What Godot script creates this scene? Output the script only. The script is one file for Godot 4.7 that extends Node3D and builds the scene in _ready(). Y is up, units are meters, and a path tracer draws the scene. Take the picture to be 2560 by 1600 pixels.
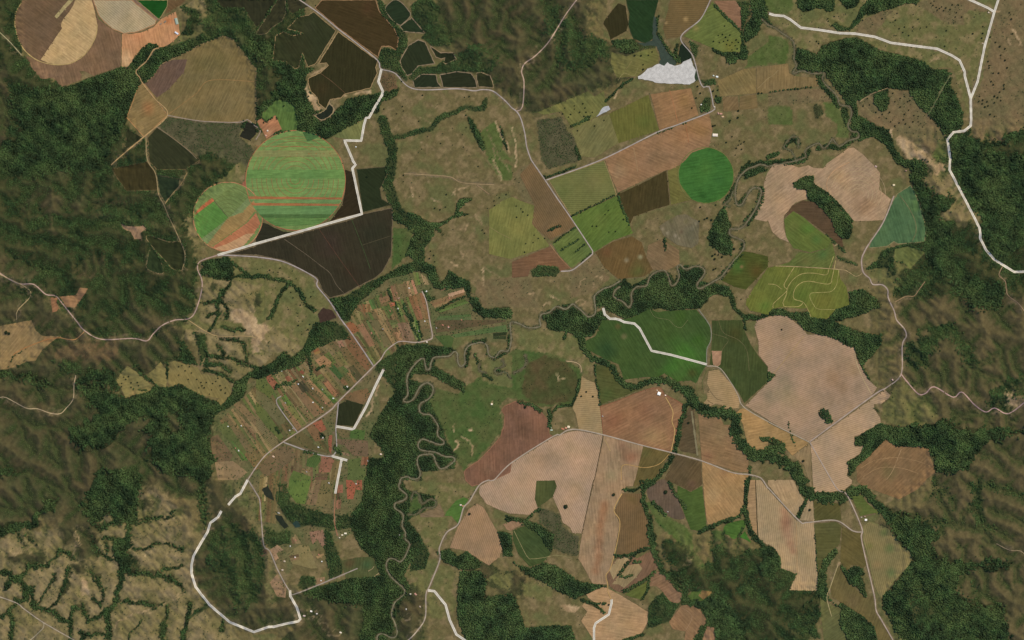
extends Node3D
# A farming valley seen from high above: x runs east, z runs south, one map unit (MU) is 4 m.

const MU := 4.0
const CELL := 10.0
const X0 := -5520.0
const Z0 := -3600.0
const NX := 1105
const NZ := 721
const KX := 1380
const KZ := 900
const KC := 8.0
const FIELD := 12
const ROADSIDE := 16
const RIVERBED := 17
const SHORE := 18

# ground cover: two tones, share of cells with a tree or shrub, its radius in metres, hilliness, palette
var cover := [
	["71633f", "635b3a", 0.002, 4.5, 0.05, 2],
	["4b452d", "3f4429", 0.85, 2.7, 1.0, 1],
	["1f2515", "262d1a", 1.0, 7.1, 0.35, 0],
	["3a4227", "444c2c", 0.86, 5.8, 0.4, 0],
	["404226", "333b22", 0.9, 5.4, 1.0, 0],
	["8a7854", "746942", 0.04, 4.0, 0.45, 2],
	["6e683f", "646239", 0.012, 4.5, 0.1, 2],
	["b99d76", "9b805c", 0.01, 3.0, 0.3, 2],
	["475a2d", "565b33", 0.03, 4.0, 0.0, 2],
	["5b5236", "4a482d", 0.42, 2.9, 1.0, 1],
	["58533a", "4e4d34", 0.5, 3.6, 0.05, 0],
	["6e6241", "5d5f3a", 0.11, 4.4, 0.0, 0],
	["715f44", "68593c", 0.0, 3.0, 0.04, 2],
	["4f5d2e", "5b6136", 0.01, 4.0, 0.0, 2],
	["6e573c", "5f5036", 0.36, 3.2, 0.4, 1],
	["232b19", "2a321d", 0.97, 6.4, 0.0, 0],
	["7c6b50", "6d6047", 0.0, 3.0, 0.1, 2],
	["5a5038", "655a42", 0.0, 3.0, 0.0, 2],
	["4c4a34", "5a553e", 0.0, 3.0, 0.0, 2],
	["776445", "6a6040", 0.03, 4.0, 0.15, 2],
	["8b7857", "7d6b4a", 0.0, 3.0, 0.1, 2],
	["474c2a", "584c30", 0.02, 4.0, 0.0, 2],
]
var classes := PackedByteArray()
var ground := PackedFloat32Array()
var gully := PackedFloat32Array()
var relief := PackedFloat32Array()
var wide := FastNoiseLite.new()
var fine := FastNoiseLite.new()
var patch := FastNoiseLite.new()
var rng := RandomNumberGenerator.new()
var taken := {}
var looks := {}
var layer := 0
var n_trees := 0


func _ready() -> void:
	view()
	noises()
	rng.seed = 7
	looks.land = look(grain("land"), 1.0)
	looks.plain = look(grain("tilled"), 1.0)
	looks.rows = look(grain("rows"), 1.0)
	looks.leaf = look(null, 0.9)
	looks.road = look(grain("gravel"), 0.95)
	classes.resize(KX * KZ)
	classes.fill(0)
	paint_cover()
	paint_fields()
	paint_lines()
	shape_ground()
	build_ground()
	build_waters()
	build_fields()
	build_roads()
	build_buildings()
	build_lone_trees()
	build_woods()


func view() -> void:
	var cam := Camera3D.new()
	cam.name = "camera"
	cam.fov = rad_to_deg(2.0 * atan(3200.0 / 60000.0))
	cam.near = 1000.0
	cam.far = 200000.0
	add_child(cam)
	cam.position = Vector3(0, 60000, 0)
	cam.rotation_degrees = Vector3(-90, 0, 0)
	cam.current = true
	var e := Environment.new()
	e.background_mode = Environment.BG_SKY
	var sky := Sky.new()
	var air := ProceduralSkyMaterial.new()
	air.sky_top_color = Color(0.36, 0.50, 0.72)
	air.sky_horizon_color = Color(0.72, 0.78, 0.86)
	air.sky_curve = 0.14
	air.ground_bottom_color = Color(0.25, 0.22, 0.16)
	air.ground_horizon_color = Color(0.62, 0.64, 0.64)
	air.sky_energy_multiplier = 1.0
	sky.sky_material = air
	e.sky = sky
	e.tonemap_mode = Environment.TONE_MAPPER_LINEAR
	e.tonemap_exposure = 1.25
	e.sdfgi_enabled = true
	e.ssao_enabled = true
	e.ssil_enabled = true
	var w := WorldEnvironment.new()
	w.name = "world_environment"
	w.environment = e
	add_child(w)
	var sun := DirectionalLight3D.new()
	sun.name = "sun"
	sun.light_energy = 1.2
	sun.light_color = Color(1.0, 0.955, 0.85)
	sun.light_angular_distance = 0.5
	sun.shadow_enabled = true
	add_child(sun)
	var az := deg_to_rad(50.0)
	var el := deg_to_rad(44.0)
	sun.look_at_from_position(Vector3(cos(el) * sin(az), sin(el), -cos(el) * cos(az)) * 1000.0, Vector3.ZERO)


func noises() -> void:
	wide.seed = 3
	wide.noise_type = FastNoiseLite.TYPE_SIMPLEX_SMOOTH
	wide.frequency = 1.0 / 420.0
	wide.fractal_octaves = 3
	fine.seed = 11
	fine.noise_type = FastNoiseLite.TYPE_SIMPLEX_SMOOTH
	fine.frequency = 1.0 / 46.0
	fine.fractal_octaves = 2
	patch.seed = 29
	patch.noise_type = FastNoiseLite.TYPE_SIMPLEX_SMOOTH
	patch.frequency = 1.0 / 150.0
	patch.fractal_octaves = 2


func grain(kind: String) -> ImageTexture:
	var n := FastNoiseLite.new()
	n.seed = kind.length() * 5
	n.frequency = 0.06
	n.fractal_octaves = 3
	var a := n.get_seamless_image(256, 256)
	n.frequency = 0.015
	n.seed += 1
	var b := n.get_seamless_image(256, 256)
	var im := Image.create(256, 256, false, Image.FORMAT_RGB8)
	for y in 256:
		for x in 256:
			var s := a.get_pixel(x, y).r - 0.5
			var t := b.get_pixel(x, y).r - 0.5
			var v := 0.0
			if kind == "rows":
				v = 0.86 + 0.055 * sin(TAU * y / 64.0 + t * 1.2) + 0.14 * s
			elif kind == "tilled":
				var q := a.get_pixel((x / 14 + 40) % 256, y).r - 0.5
				v = 0.86 + 0.17 * q + 0.06 * t + 0.06 * s
			elif kind == "gravel":
				v = 0.88 + 0.2 * s
			else:
				v = 0.86 + 0.15 * s + 0.12 * t
			v = clampf(v, 0.0, 1.0)
			im.set_pixel(x, y, Color(v, v, v))
	return ImageTexture.create_from_image(im)


func look(tex: Texture2D, rough: float) -> StandardMaterial3D:
	var m := StandardMaterial3D.new()
	m.vertex_color_use_as_albedo = true
	m.vertex_color_is_srgb = true
	m.roughness = rough
	m.metallic_specular = 0.15
	if tex:
		m.albedo_texture = tex
	return m


func wet(col: Color, rough: float) -> StandardMaterial3D:
	var m := StandardMaterial3D.new()
	m.albedo_color = col
	m.roughness = rough
	m.metallic_specular = 0.18
	m.albedo_texture = looks.land.albedo_texture
	m.uv1_triplanar = true
	m.uv1_world_triplanar = true
	m.uv1_scale = Vector3.ONE / 190.0
	return m


# ---- naming
func numbered(called: String) -> String:
	var n: int = taken.get(called, 0)
	taken[called] = n + 1
	return called if n == 0 else "%s_%03d" % [called, n]


func put(called: String, mesh: Mesh, mat: Material, at: Vector3, parent: Node = null) -> MeshInstance3D:
	var o := MeshInstance3D.new()
	o.mesh = mesh
	o.material_override = mat
	o.position = at
	if parent == null:
		o.name = numbered(called)
		add_child(o)
	else:
		o.name = called
		parent.add_child(o, true)
	return o


func tag(o: Node, label: String, category := "", group := "", kind := "") -> void:
	o.set_meta("label", label)
	if category:
		o.set_meta("category", category)
	if group:
		o.set_meta("group", group)
	if kind:
		o.set_meta("kind", kind)


# ---- map helpers
func pts(a: Array) -> PackedVector2Array:
	var out := PackedVector2Array()
	for i in range(0, a.size(), 2):
		out.append(Vector2((a[i] - 1280.0) * MU, (a[i + 1] - 800.0) * MU))
	return out


func ring(x: float, y: float, r: float) -> Array:
	var out := []
	for i in 45:
		out.append(x + r * cos(TAU * i / 44.0))
		out.append(y + r * sin(TAU * i / 44.0))
	return out


func tone(hex: String) -> Color:
	var c := Color.html(hex).srgb_to_linear()
	return Color(pow(c.r, 1.0 / 2.2), pow(c.g, 1.0 / 2.2), pow(c.b, 1.0 / 2.2))


func mid(p: PackedVector2Array) -> Vector2:
	var s := Vector2.ZERO
	for q in p:
		s += q
	return s / p.size()


func fill(p: PackedVector2Array, what: int) -> void:
	var lo := 1e9
	var hi := -1e9
	for q in p:
		lo = minf(lo, q.y)
		hi = maxf(hi, q.y)
	for r in range(maxi(0, int((lo - Z0) / KC)), mini(KZ - 1, int((hi - Z0) / KC)) + 1):
		var z := Z0 + (r + 0.5) * KC
		var xs := []
		for i in p.size():
			var a := p[i]
			var b := p[(i + 1) % p.size()]
			if (a.y > z) != (b.y > z):
				xs.append(a.x + (z - a.y) / (b.y - a.y) * (b.x - a.x))
		xs.sort()
		for k in range(0, xs.size() - 1, 2):
			for c in range(maxi(0, int((xs[k] - X0) / KC + 0.5)), mini(KX - 1, int((xs[k + 1] - X0) / KC - 0.5)) + 1):
				classes[r * KX + c] = what


func stroke(p: PackedVector2Array, width: float, what: int) -> void:
	var h := width * 0.5
	for i in p.size() - 1:
		var a := p[i]
		var b := p[i + 1]
		var ab := b - a
		var l2 := maxf(ab.length_squared(), 0.01)
		var c0 := maxi(0, int((minf(a.x, b.x) - h - X0) / KC))
		var c1 := mini(KX - 1, int((maxf(a.x, b.x) + h - X0) / KC))
		var r0 := maxi(0, int((minf(a.y, b.y) - h - Z0) / KC))
		var r1 := mini(KZ - 1, int((maxf(a.y, b.y) + h - Z0) / KC))
		for r in range(r0, r1 + 1):
			for c in range(c0, c1 + 1):
				var q := Vector2(X0 + (c + 0.5) * KC, Z0 + (r + 0.5) * KC)
				var t := clampf((q - a).dot(ab) / l2, 0.0, 1.0)
				var reach := h * (0.82 + 0.6 * fine.get_noise_2d(q.x * 0.6, q.y * 0.6)) if what == 2 and width > 26.0 else h
				if q.distance_squared_to(a + ab * t) < reach * reach:
					classes[r * KX + c] = what


func class_at(x: float, z: float) -> int:
	var c := clampi(int((x - X0) / KC), 0, KX - 1)
	var r := clampi(int((z - Z0) / KC), 0, KZ - 1)
	return classes[r * KX + c]


func height(x: float, z: float) -> float:
	var u := clampf((x - X0) / CELL, 0.0, NX - 1.001)
	var v := clampf((z - Z0) / CELL, 0.0, NZ - 1.001)
	var c := int(u)
	var r := int(v)
	u -= c
	v -= r
	var i := r * NX + c
	var h10 := ground[i + 1]
	var h01 := ground[i + NX]
	if u + v <= 1.0:
		return ground[i] + (h10 - ground[i]) * u + (h01 - ground[i]) * v
	return ground[i + NX + 1] + (h01 - ground[i + NX + 1]) * (1.0 - u) + (h10 - ground[i + NX + 1]) * (1.0 - v)


var hills := PackedByteArray()


func paint_cover() -> void:
	g(1, [1677, 1348, 1714, 1338, 1746, 1369, 1777, 1327, 1857, 1348, 1915, 1417, 1920, 1544, 1954, 1570, 1920, 1570, 1836, 1512, 1730, 1454, 1677, 1417])
	g(1, [-42, 180, 127, 190, 349, 307, 370, 360, 476, 466, 497, 593, 497, 677, 466, 804, 455, 878, 317, 942, 497, 989, 550, 1058, 540, 1185, 635, 1249, 677, 1376, 709, 1545, 635, 1577, 487, 1482, 476, 1365, 349, 1249, 254, 1333, -42, 1323])
	g(1, [1122, -42, 1513, -42, 1482, 127, 1609, 148, 1587, 190, 1418, 249, 1333, 280, 1302, 254, 1238, 212, 1122, 116])
	g(1, [2296, 339, 2603, 317, 2603, 1651, 2275, 1651, 2212, 1503, 2286, 1408, 2191, 1323, 2339, 1122, 2212, 1016, 2191, 762, 2233, 677])
	g(1, [487, 42, 677, 63, 773, 317, 677, 349, 593, 190, 497, 127])
	hills = classes.duplicate()
	classes.fill(0)
	g(4, [-42, 159, 63, 190, 159, 212, 317, 317, 360, 349, 466, 444, 487, 624, 497, 677, 487, 762, 466, 799, 370, 847, 222, 836, 148, 762, -42, 688])
	g(4, [-42, -21, 63, 0, 53, 138, 138, 212, 63, 254, -42, 233])
	g(4, [508, -21, 762, -21, 762, 349, 635, 328, 508, 296, 444, 106])
	g(1, [-42, 677, 63, 730, 148, 773, 222, 847, 370, 847, 466, 804, 444, 900, 317, 952, 190, 931, 106, 952, -42, 931])
	g(1, [-42, 952, 212, 931, 317, 995, 487, 984, 550, 1037, 529, 1164, 508, 1249, 370, 1228, 317, 1312, 254, 1333, 138, 1291, -42, 1323])
	g(1, [519, 1196, 593, 1196, 677, 1270, 677, 1376, 720, 1482, 741, 1556, 635, 1577, 571, 1545, 482, 1450, 482, 1386, 529, 1302])
	g(1, [1122, -32, 1482, -32, 1471, 42, 1482, 127, 1566, 106, 1651, 106, 1587, 190, 1418, 254, 1333, 286, 1302, 254, 1238, 212, 1164, 169, 1122, 95, 1069, 53])
	g(4, [2328, 317, 2603, 339, 2603, 804, 2286, 804, 2233, 730, 2180, 635, 2318, 593, 2275, 444])
	g(9, [2233, 741, 2603, 741, 2603, 1640, 2254, 1640, 2212, 1482, 2275, 1408, 2201, 1312, 2328, 1259, 2339, 1122, 2201, 1005, 2254, 931])
	g(1, [677, 1482, 1058, 1460, 1058, 1640, 677, 1640, 741, 1556])
	g(4, [1672, 1429, 2042, 1333, 2074, 1503, 1990, 1640, 1736, 1640, 1736, 1482])
	g(11, [529, 1037, 847, 773, 1016, 656, 1164, 720, 1281, 794, 1281, 857, 1005, 857, 942, 952, 952, 1037, 931, 1143, 910, 1323, 741, 1397, 677, 1524, 635, 1323, 550, 1185])
	g(19, [1423, 680, 1486, 633, 1523, 694, 1481, 733, 1428, 744])
	g(19, [1190, 702, 1280, 691, 1322, 694, 1349, 770, 1280, 770, 1209, 765, 1190, 739])
	g(19, [1280, 432, 1328, 405, 1367, 453, 1444, 564, 1375, 601, 1333, 564])
	g(5, [-16, 1356, 45, 1330, 111, 1322, 148, 1322, 153, 1369, 201, 1343, 249, 1348, 254, 1282, 294, 1301, 320, 1306, 344, 1234, 392, 1211, 429, 1248, 476, 1295, 489, 1327, 508, 1348, 482, 1401, 484, 1438, 492, 1470, 503, 1491, 497, 1512, 529, 1544, 574, 1557, 609, 1623, -16, 1623])
	g(1, [153, 1287, 212, 1306, 246, 1348, 238, 1369, 249, 1390, 225, 1401, 196, 1396, 190, 1343, 159, 1359, 148, 1322])
	g(1, [13, 1390, 48, 1383, 111, 1385, 111, 1406, 66, 1412, 26, 1406])
	g(1, [180, 1409, 212, 1404, 217, 1433, 190, 1435])
	g(5, [455, 845, 466, 816, 529, 784, 640, 784, 688, 747, 698, 826, 688, 879, 640, 924, 590, 951, 545, 932, 503, 911, 497, 866, 476, 848])
	g(6, [624, 784, 788, 784, 783, 840, 767, 863, 719, 887, 624, 887])
	g(6, [624, 646, 714, 657, 786, 696, 796, 717, 825, 757, 809, 800, 624, 800, 614, 717])
	g(6, [505, 694, 569, 691, 582, 657, 571, 643, 661, 646, 661, 823, 450, 823, 497, 776])
	g(8, [1063, 964, 1143, 985, 1280, 879, 1373, 826, 1449, 842, 1465, 906, 1452, 948, 1449, 1012, 1391, 1012, 1359, 1020, 1312, 1001, 1264, 996, 1249, 1017, 1259, 1065, 1243, 1096, 1159, 1176, 1137, 1144, 1106, 1065, 1074, 1012])
	g(21, [1314, 911, 1365, 887, 1412, 906, 1439, 932, 1447, 964, 1433, 1001, 1381, 1012, 1333, 1009, 1306, 985])
	g(6, [1285, 821, 1328, 821, 1370, 824, 1418, 832, 1439, 848, 1460, 877, 1486, 911, 1465, 938, 1423, 901, 1359, 882, 1325, 877, 1296, 874])
	g(6, [1106, 842, 1185, 840, 1182, 853, 1143, 869, 1127, 871])
	g(6, [1169, 901, 1280, 887, 1280, 969, 1222, 959, 1182, 927])
	g(8, [1611, 1253, 1629, 1256, 1669, 1293, 1714, 1316, 1727, 1348, 1740, 1385, 1780, 1428, 1730, 1412, 1693, 1348, 1650, 1316])
	g(8, [1780, 1324, 1809, 1327, 1806, 1359, 1783, 1348])
	g(13, [1635, 1258, 1672, 1293, 1703, 1311, 1730, 1332, 1730, 1369, 1756, 1406, 1730, 1401, 1693, 1353, 1656, 1311, 1632, 1287])
	g(4, [1656, 1348, 1693, 1353, 1730, 1385, 1740, 1417, 1714, 1428, 1677, 1412, 1656, 1375])
	g(7, [1693, 1414, 1717, 1404, 1730, 1396, 1714, 1417])
	g(6, [1024, 1200, 1196, 1213, 1169, 1253, 1129, 1287, 1116, 1332, 1095, 1375, 1074, 1369, 1053, 1338, 1042, 1306, 1024, 1290, 1090, 1266, 1092, 1240, 1037, 1226])
	g(6, [1016, 1412, 1090, 1396, 1098, 1412, 1129, 1416, 1149, 1430, 1152, 1462, 1129, 1478, 1143, 1499, 1132, 1539, 1124, 1552, 1074, 1544, 1063, 1491, 1032, 1459, 1016, 1438])
	g(6, [1904, -16, 2089, -16, 2158, -16, 2304, -16, 2581, -16, 2581, 312, 2529, 349, 2423, 344, 2431, 315, 2423, 291, 2380, 169, 2333, 169, 2251, 135, 2200, 124, 2166, 103, 2140, 91, 2100, 95, 2052, 111, 2042, 132, 1991, 114, 1983, 93, 1949, 66, 1904, 40])
	g(19, [1920, 233, 2047, 217, 2068, 238, 2087, 257, 2058, 254, 2031, 257, 1920, 265])
	g(19, [2502, -11, 2576, -11, 2576, 312, 2502, 347, 2423, 341, 2431, 312, 2432, 251, 2449, 212, 2470, 132, 2484, 53])
	g(19, [2137, 79, 2155, 50, 2211, 24, 2237, 26, 2211, 53, 2185, 90])
	g(19, [2285, 11, 2343, -11, 2423, -11, 2476, 24, 2462, 29, 2423, 24, 2409, 42, 2412, 63, 2370, 61, 2317, 26])
	g(19, [2150, 257, 2219, 222, 2267, 225, 2290, 259, 2320, 288, 2354, 317, 2367, 347, 2333, 376, 2330, 400, 2264, 400, 2243, 331, 2185, 310, 2148, 288])
	g(5, [2304, 448, 2370, 426, 2412, 477, 2417, 511, 2454, 538, 2454, 569, 2428, 559, 2359, 559, 2346, 540, 2380, 519, 2388, 501, 2343, 493, 2304, 456])
	g(6, [2153, 638, 2200, 630, 2235, 625, 2237, 654, 2256, 657, 2275, 675, 2251, 680, 2237, 728, 2219, 725, 2185, 712, 2174, 696])
	g(7, [2240, 349, 2251, 339, 2275, 352, 2312, 376, 2327, 400, 2367, 416, 2367, 424, 2338, 445, 2327, 429, 2309, 400, 2269, 397])
	g(7, [2222, 323, 2230, 323, 2232, 344, 2222, 341])
	g(13, [1904, -16, 1983, -16, 1981, 26, 1957, 40, 1920, 29, 1904, 16])
	g(13, [1920, 87, 1949, 93, 1969, 101, 1970, 127, 1965, 156, 1920, 161, 1862, 169, 1875, 138, 1920, 106])
	g(13, [2333, 370, 2354, 357, 2367, 370, 2370, 400, 2333, 400])
	g(13, [1920, 267, 1978, 265, 1983, 312, 1920, 312])
	g(13, [2060, 254, 2089, 254, 2110, 286, 2124, 328, 2116, 347, 2089, 344, 2095, 312, 2066, 291])
	g(1, [2031, 265, 2044, 257, 2063, 288, 2039, 296])
	g(10, [421, 294, 497, 303, 577, 307, 606, 307, 598, 341, 640, 378, 651, 400, 529, 450, 492, 397, 466, 373, 392, 317])
	g(10, [1341, 302, 1404, 291, 1418, 325, 1433, 341, 1452, 392, 1439, 405, 1370, 423, 1354, 400, 1346, 344])
	g(4, [392, 405, 529, 384, 616, 426, 595, 453, 529, 458, 492, 495, 484, 538, 489, 572, 476, 606, 450, 559, 413, 506, 450, 453])
	g(6, [537, 456, 603, 405, 616, 421, 601, 461, 561, 456])
	g(5, [458, 548, 484, 543, 489, 572, 511, 609, 511, 625, 487, 620, 466, 580])
	g(7, [127, 317, 156, 291, 185, 278, 217, 278, 206, 299, 175, 317, 153, 328])
	g(1, [185, 278, 254, 262, 265, 280, 212, 304])
	g(1, [101, 365, 132, 352, 143, 378, 111, 384])
	g(1, [-16, 159, 16, 185, 24, 238, 26, 317, 0, 370, -16, 370])
	g(1, [101, 479, 159, 479, 169, 501, 238, 495, 304, 501, 344, 511, 331, 524, 265, 514, 238, 548, 228, 511, 169, 532, 132, 548, 138, 580, 127, 585, 119, 532, 101, 548, 79, 569, 101, 519, 79, 511, 58, 527, 40, 516, 66, 501])
	g(1, [185, 665, 228, 633, 265, 638, 275, 686, 238, 694, 196, 694])
	g(1, [-16, 625, 40, 638, 106, 678, 79, 704, 0, 680])
	g(1, [312, 765, 344, 760, 376, 784, 434, 797, 397, 816, 317, 842, 265, 826, 291, 797])
	g(1, [11, 411, 79, 416, 79, 432, 26, 445])
	g(1, [143, 416, 175, 413, 175, 453, 148, 448])
	g(14, [135, 874, 212, 856, 299, 853, 291, 887, 251, 911, 212, 901, 164, 906, 138, 898])
	g(2, [26, 222, 119, 228, 159, 220, 238, 191, 302, 169, 319, 169, 327, 159, 341, 140, 355, 119, 370, 108, 392, 109, 405, 119, 434, 111, 476, 108, 492, 114, 466, 130, 434, 144, 405, 159, 376, 196, 361, 208, 349, 212, 328, 254, 317, 294, 304, 331, 267, 392, 238, 423, 79, 437, -16, 437, -16, 370, 53, 331, 34, 265])
	g(3, [397, 116, 476, 85, 511, 61, 450, 19, 466, 8, 519, 50, 516, -16, 542, -5, 556, 21, 640, 26, 640, 164, 624, 148, 582, 90, 550, 87, 495, 111, 434, 114])
	g(6, [429, 106, 450, 87, 479, 85, 497, 63, 511, 61, 508, 79, 471, 101, 423, 116])
	g(5, [460, 16, 484, 0, 505, -16, 519, 50, 503, 50, 497, 26])
	g(2, [624, 101, 682, 98, 682, 148, 717, 157, 738, 173, 767, 170, 788, 169, 764, 191, 767, 220, 791, 244, 804, 276, 784, 287, 799, 302, 825, 294, 852, 265, 868, 247, 905, 239, 957, 231, 997, 220, 995, 239, 952, 255, 947, 276, 931, 286, 905, 299, 836, 339, 809, 347, 756, 329, 745, 312, 738, 265, 722, 252, 693, 249, 656, 281, 624, 299, 640, 265, 680, 255, 690, 212, 706, 186, 656, 149, 624, 132])
	g(7, [767, 209, 772, 228, 791, 243, 791, 259, 809, 273, 788, 278, 770, 249, 762, 220])
	g(7, [823, 246, 854, 243, 926, 222, 926, 233, 862, 238, 836, 254])
	g(7, [788, 180, 823, 161, 815, 175, 772, 193])
	g(14, [955, 180, 987, 185, 992, 220, 971, 228, 960, 228, 947, 206])
	g(3, [942, -11, 965, 16, 963, 24, 997, 66, 1018, 87, 1021, 114, 1002, 140, 1000, 159, 1018, 190, 1016, 204, 1005, 204, 992, 185, 957, 169, 947, 151, 952, 122, 971, 119, 992, 127, 996, 95, 984, 71, 952, 34])
	g(3, [1021, 191, 1045, 167, 1090, 167, 1108, 149, 1143, 154, 1169, 170, 1185, 180, 1143, 178, 1090, 185, 1053, 184, 1029, 202])
	g(3, [1143, 127, 1196, 111, 1249, 148, 1243, 180, 1185, 180, 1145, 153])
	g(3, [1026, 16, 1063, -16, 1095, 16, 1095, 53, 1116, 74, 1132, 111, 1090, 116, 1053, 98, 1063, 82, 1032, 42])
	g(2, [1166, 287, 1180, 299, 1198, 328, 1213, 362, 1213, 378, 1201, 370, 1182, 333])
	g(2, [1250, 312, 1259, 336, 1268, 370, 1270, 381, 1256, 352])
	g(13, [1201, 331, 1235, 304, 1256, 339, 1256, 370, 1280, 400, 1222, 400, 1214, 376])
	g(3, [1359, 0, 1407, 16, 1391, 53, 1428, 42, 1439, 79, 1465, 87, 1513, 101, 1526, 127, 1523, 153, 1505, 143, 1465, 169, 1402, 175, 1394, 127, 1418, 87, 1386, 106, 1359, 87])
	g(2, [1526, 101, 1584, 97, 1597, 122, 1568, 130, 1534, 116])
	g(2, [1873, -11, 1907, -11, 1920, 26, 1920, 48, 1907, 56, 1894, 85, 1867, 104, 1859, 98, 1862, 69, 1881, 34])
	g(3, [1841, 0, 1873, 0, 1875, 32, 1862, 61, 1854, 77, 1851, 21])
	g(2, [1775, 114, 1806, 125, 1851, 132, 1857, 101, 1870, 127, 1870, 148, 1844, 149, 1838, 159, 1820, 159, 1814, 143, 1783, 128])
	g(3, [1724, 101, 1746, 114, 1740, 148, 1730, 127])
	g(3, [1762, 243, 1775, 243, 1775, 278, 1751, 283, 1751, 265])
	g(3, [1743, 201, 1788, 198, 1791, 212, 1756, 214])
	g(2, [1788, 243, 1804, 243, 1801, 259, 1791, 257])
	g(2, [2055, 114, 2100, 98, 2140, 94, 2166, 106, 2200, 127, 2251, 138, 2301, 151, 2333, 172, 2367, 175, 2380, 185, 2375, 212, 2394, 243, 2407, 280, 2409, 307, 2394, 325, 2380, 331, 2367, 347, 2349, 317, 2320, 286, 2296, 265, 2269, 225, 2219, 220, 2153, 251, 2145, 249, 2140, 259, 2145, 288, 2121, 267, 2105, 238, 2089, 220, 2063, 185, 2044, 183, 1997, 177, 1987, 159, 1989, 119, 2013, 124, 2042, 138])
	g(2, [2124, 265, 2142, 259, 2145, 288, 2185, 310, 2222, 325, 2230, 347, 2237, 370, 2261, 400, 2280, 400, 2314, 411, 2312, 448, 2304, 453, 2338, 487, 2386, 495, 2383, 519, 2349, 535, 2354, 559, 2317, 572, 2312, 532, 2296, 487, 2277, 453, 2275, 419, 2243, 411, 2216, 362, 2182, 341, 2145, 355, 2132, 328])
	g(2, [2380, 333, 2409, 331, 2423, 347, 2476, 353, 2515, 341, 2571, 315, 2571, 339, 2462, 370, 2439, 400, 2380, 407, 2370, 347])
	g(2, [2185, 235, 2219, 223, 2222, 254, 2216, 275, 2203, 278, 2187, 259])
	g(2, [1991, 13, 1997, -11, 2089, -11, 2084, 26, 2068, 29, 2058, 19, 2036, 21, 2007, 29])
	g(2, [2095, -5, 2158, -11, 2137, 16, 2116, 21])
	g(2, [2155, 16, 2185, -11, 2304, -11, 2290, 11, 2261, 11, 2224, 21, 2185, 34, 2158, 38, 2145, 61, 2126, 77, 2097, 77, 2081, 63, 2089, 53, 2100, 66, 2124, 69, 2140, 45])
	g(3, [238, 516, 291, 514, 331, 532, 397, 548, 392, 580, 365, 575, 344, 564, 304, 559, 265, 569, 243, 559])
	g(2, [503, 654, 569, 641, 581, 657, 582, 699, 542, 696, 503, 688])
	g(2, [2388, 389, 2571, 389, 2571, 612, 2502, 646, 2465, 609, 2454, 569, 2454, 538, 2420, 516, 2412, 477, 2391, 434])
	g(2, [1981, 457, 1991, 453, 2007, 442, 2023, 439, 2035, 441, 2034, 458, 2047, 467, 2068, 480, 2084, 495, 2105, 516, 2132, 549, 2129, 572, 2124, 596, 2105, 596, 2089, 580, 2079, 549, 2058, 525, 2036, 506, 2018, 498, 2017, 482, 1999, 473, 1986, 469])
	g(2, [2317, 569, 2357, 559, 2396, 612, 2357, 638, 2409, 691, 2513, 717, 2502, 770, 2423, 770, 2396, 712, 2343, 678, 2312, 638])
	g(3, [2198, 633, 2219, 622, 2237, 625, 2235, 654, 2243, 680, 2222, 691, 2219, 665, 2163, 675, 2195, 649])
	g(3, [2251, 691, 2317, 665, 2333, 686, 2317, 717, 2264, 728, 2237, 712])
	g(2, [2124, 729, 2158, 723, 2185, 744, 2200, 766, 2158, 784, 2105, 800, 2068, 800, 2091, 774, 2125, 762])
	g(2, [1904, 774, 1957, 771, 1973, 782, 2018, 779, 2052, 795, 2068, 798, 1999, 802, 1946, 787, 1904, 789])
	g(3, [2089, 638, 2110, 646, 2142, 659, 2145, 665, 2126, 659, 2100, 651])
	g(3, [2063, 583, 2079, 580, 2105, 606, 2116, 633, 2103, 628])
	g(2, [190, 948, 225, 927, 280, 924, 288, 948, 302, 969, 291, 975, 238, 948, 196, 959])
	g(2, [-16, 927, 40, 932, 106, 948, 138, 969, 114, 969, 53, 948, -16, 943])
	g(2, [378, 969, 397, 969, 421, 969, 450, 959, 503, 988, 542, 1004, 553, 1015, 579, 985, 590, 953, 640, 924, 635, 919, 672, 911, 714, 879, 738, 893, 759, 869, 788, 803, 825, 805, 836, 832, 809, 858, 778, 879, 775, 911, 767, 895, 754, 911, 693, 932, 648, 948, 624, 943, 609, 990, 569, 1020, 534, 1038, 524, 1078, 526, 1131, 542, 1144, 532, 1170, 526, 1200, 413, 1181, 370, 1139, 376, 1104, 370, 1078, 344, 1075, 381, 1038, 317, 1059, 265, 1112, 193, 1131, 190, 1099, 175, 1096, 172, 1075, 222, 1054, 249, 1020, 228, 1017, 201, 969, 238, 959, 304, 996, 357, 983])
	g(1, [291, 1073, 341, 1054, 376, 1038, 376, 1054, 352, 1073, 376, 1112, 365, 1155, 331, 1155, 278, 1144, 265, 1117])
	g(1, [418, 1033, 450, 1030, 447, 1080, 429, 1086, 418, 1059])
	g(3, [286, 1173, 344, 1165, 352, 1200, 286, 1200])
	g(2, [-16, 1168, 26, 1173, 66, 1181, 53, 1189, -16, 1186])
	g(3, [124, 903, 164, 908, 201, 914, 228, 924, 190, 938, 148, 916])
	g(2, [450, 850, 476, 879, 495, 914, 463, 906, 447, 863])
	g(3, [482, 829, 513, 837, 519, 879, 503, 914, 497, 866])
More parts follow.
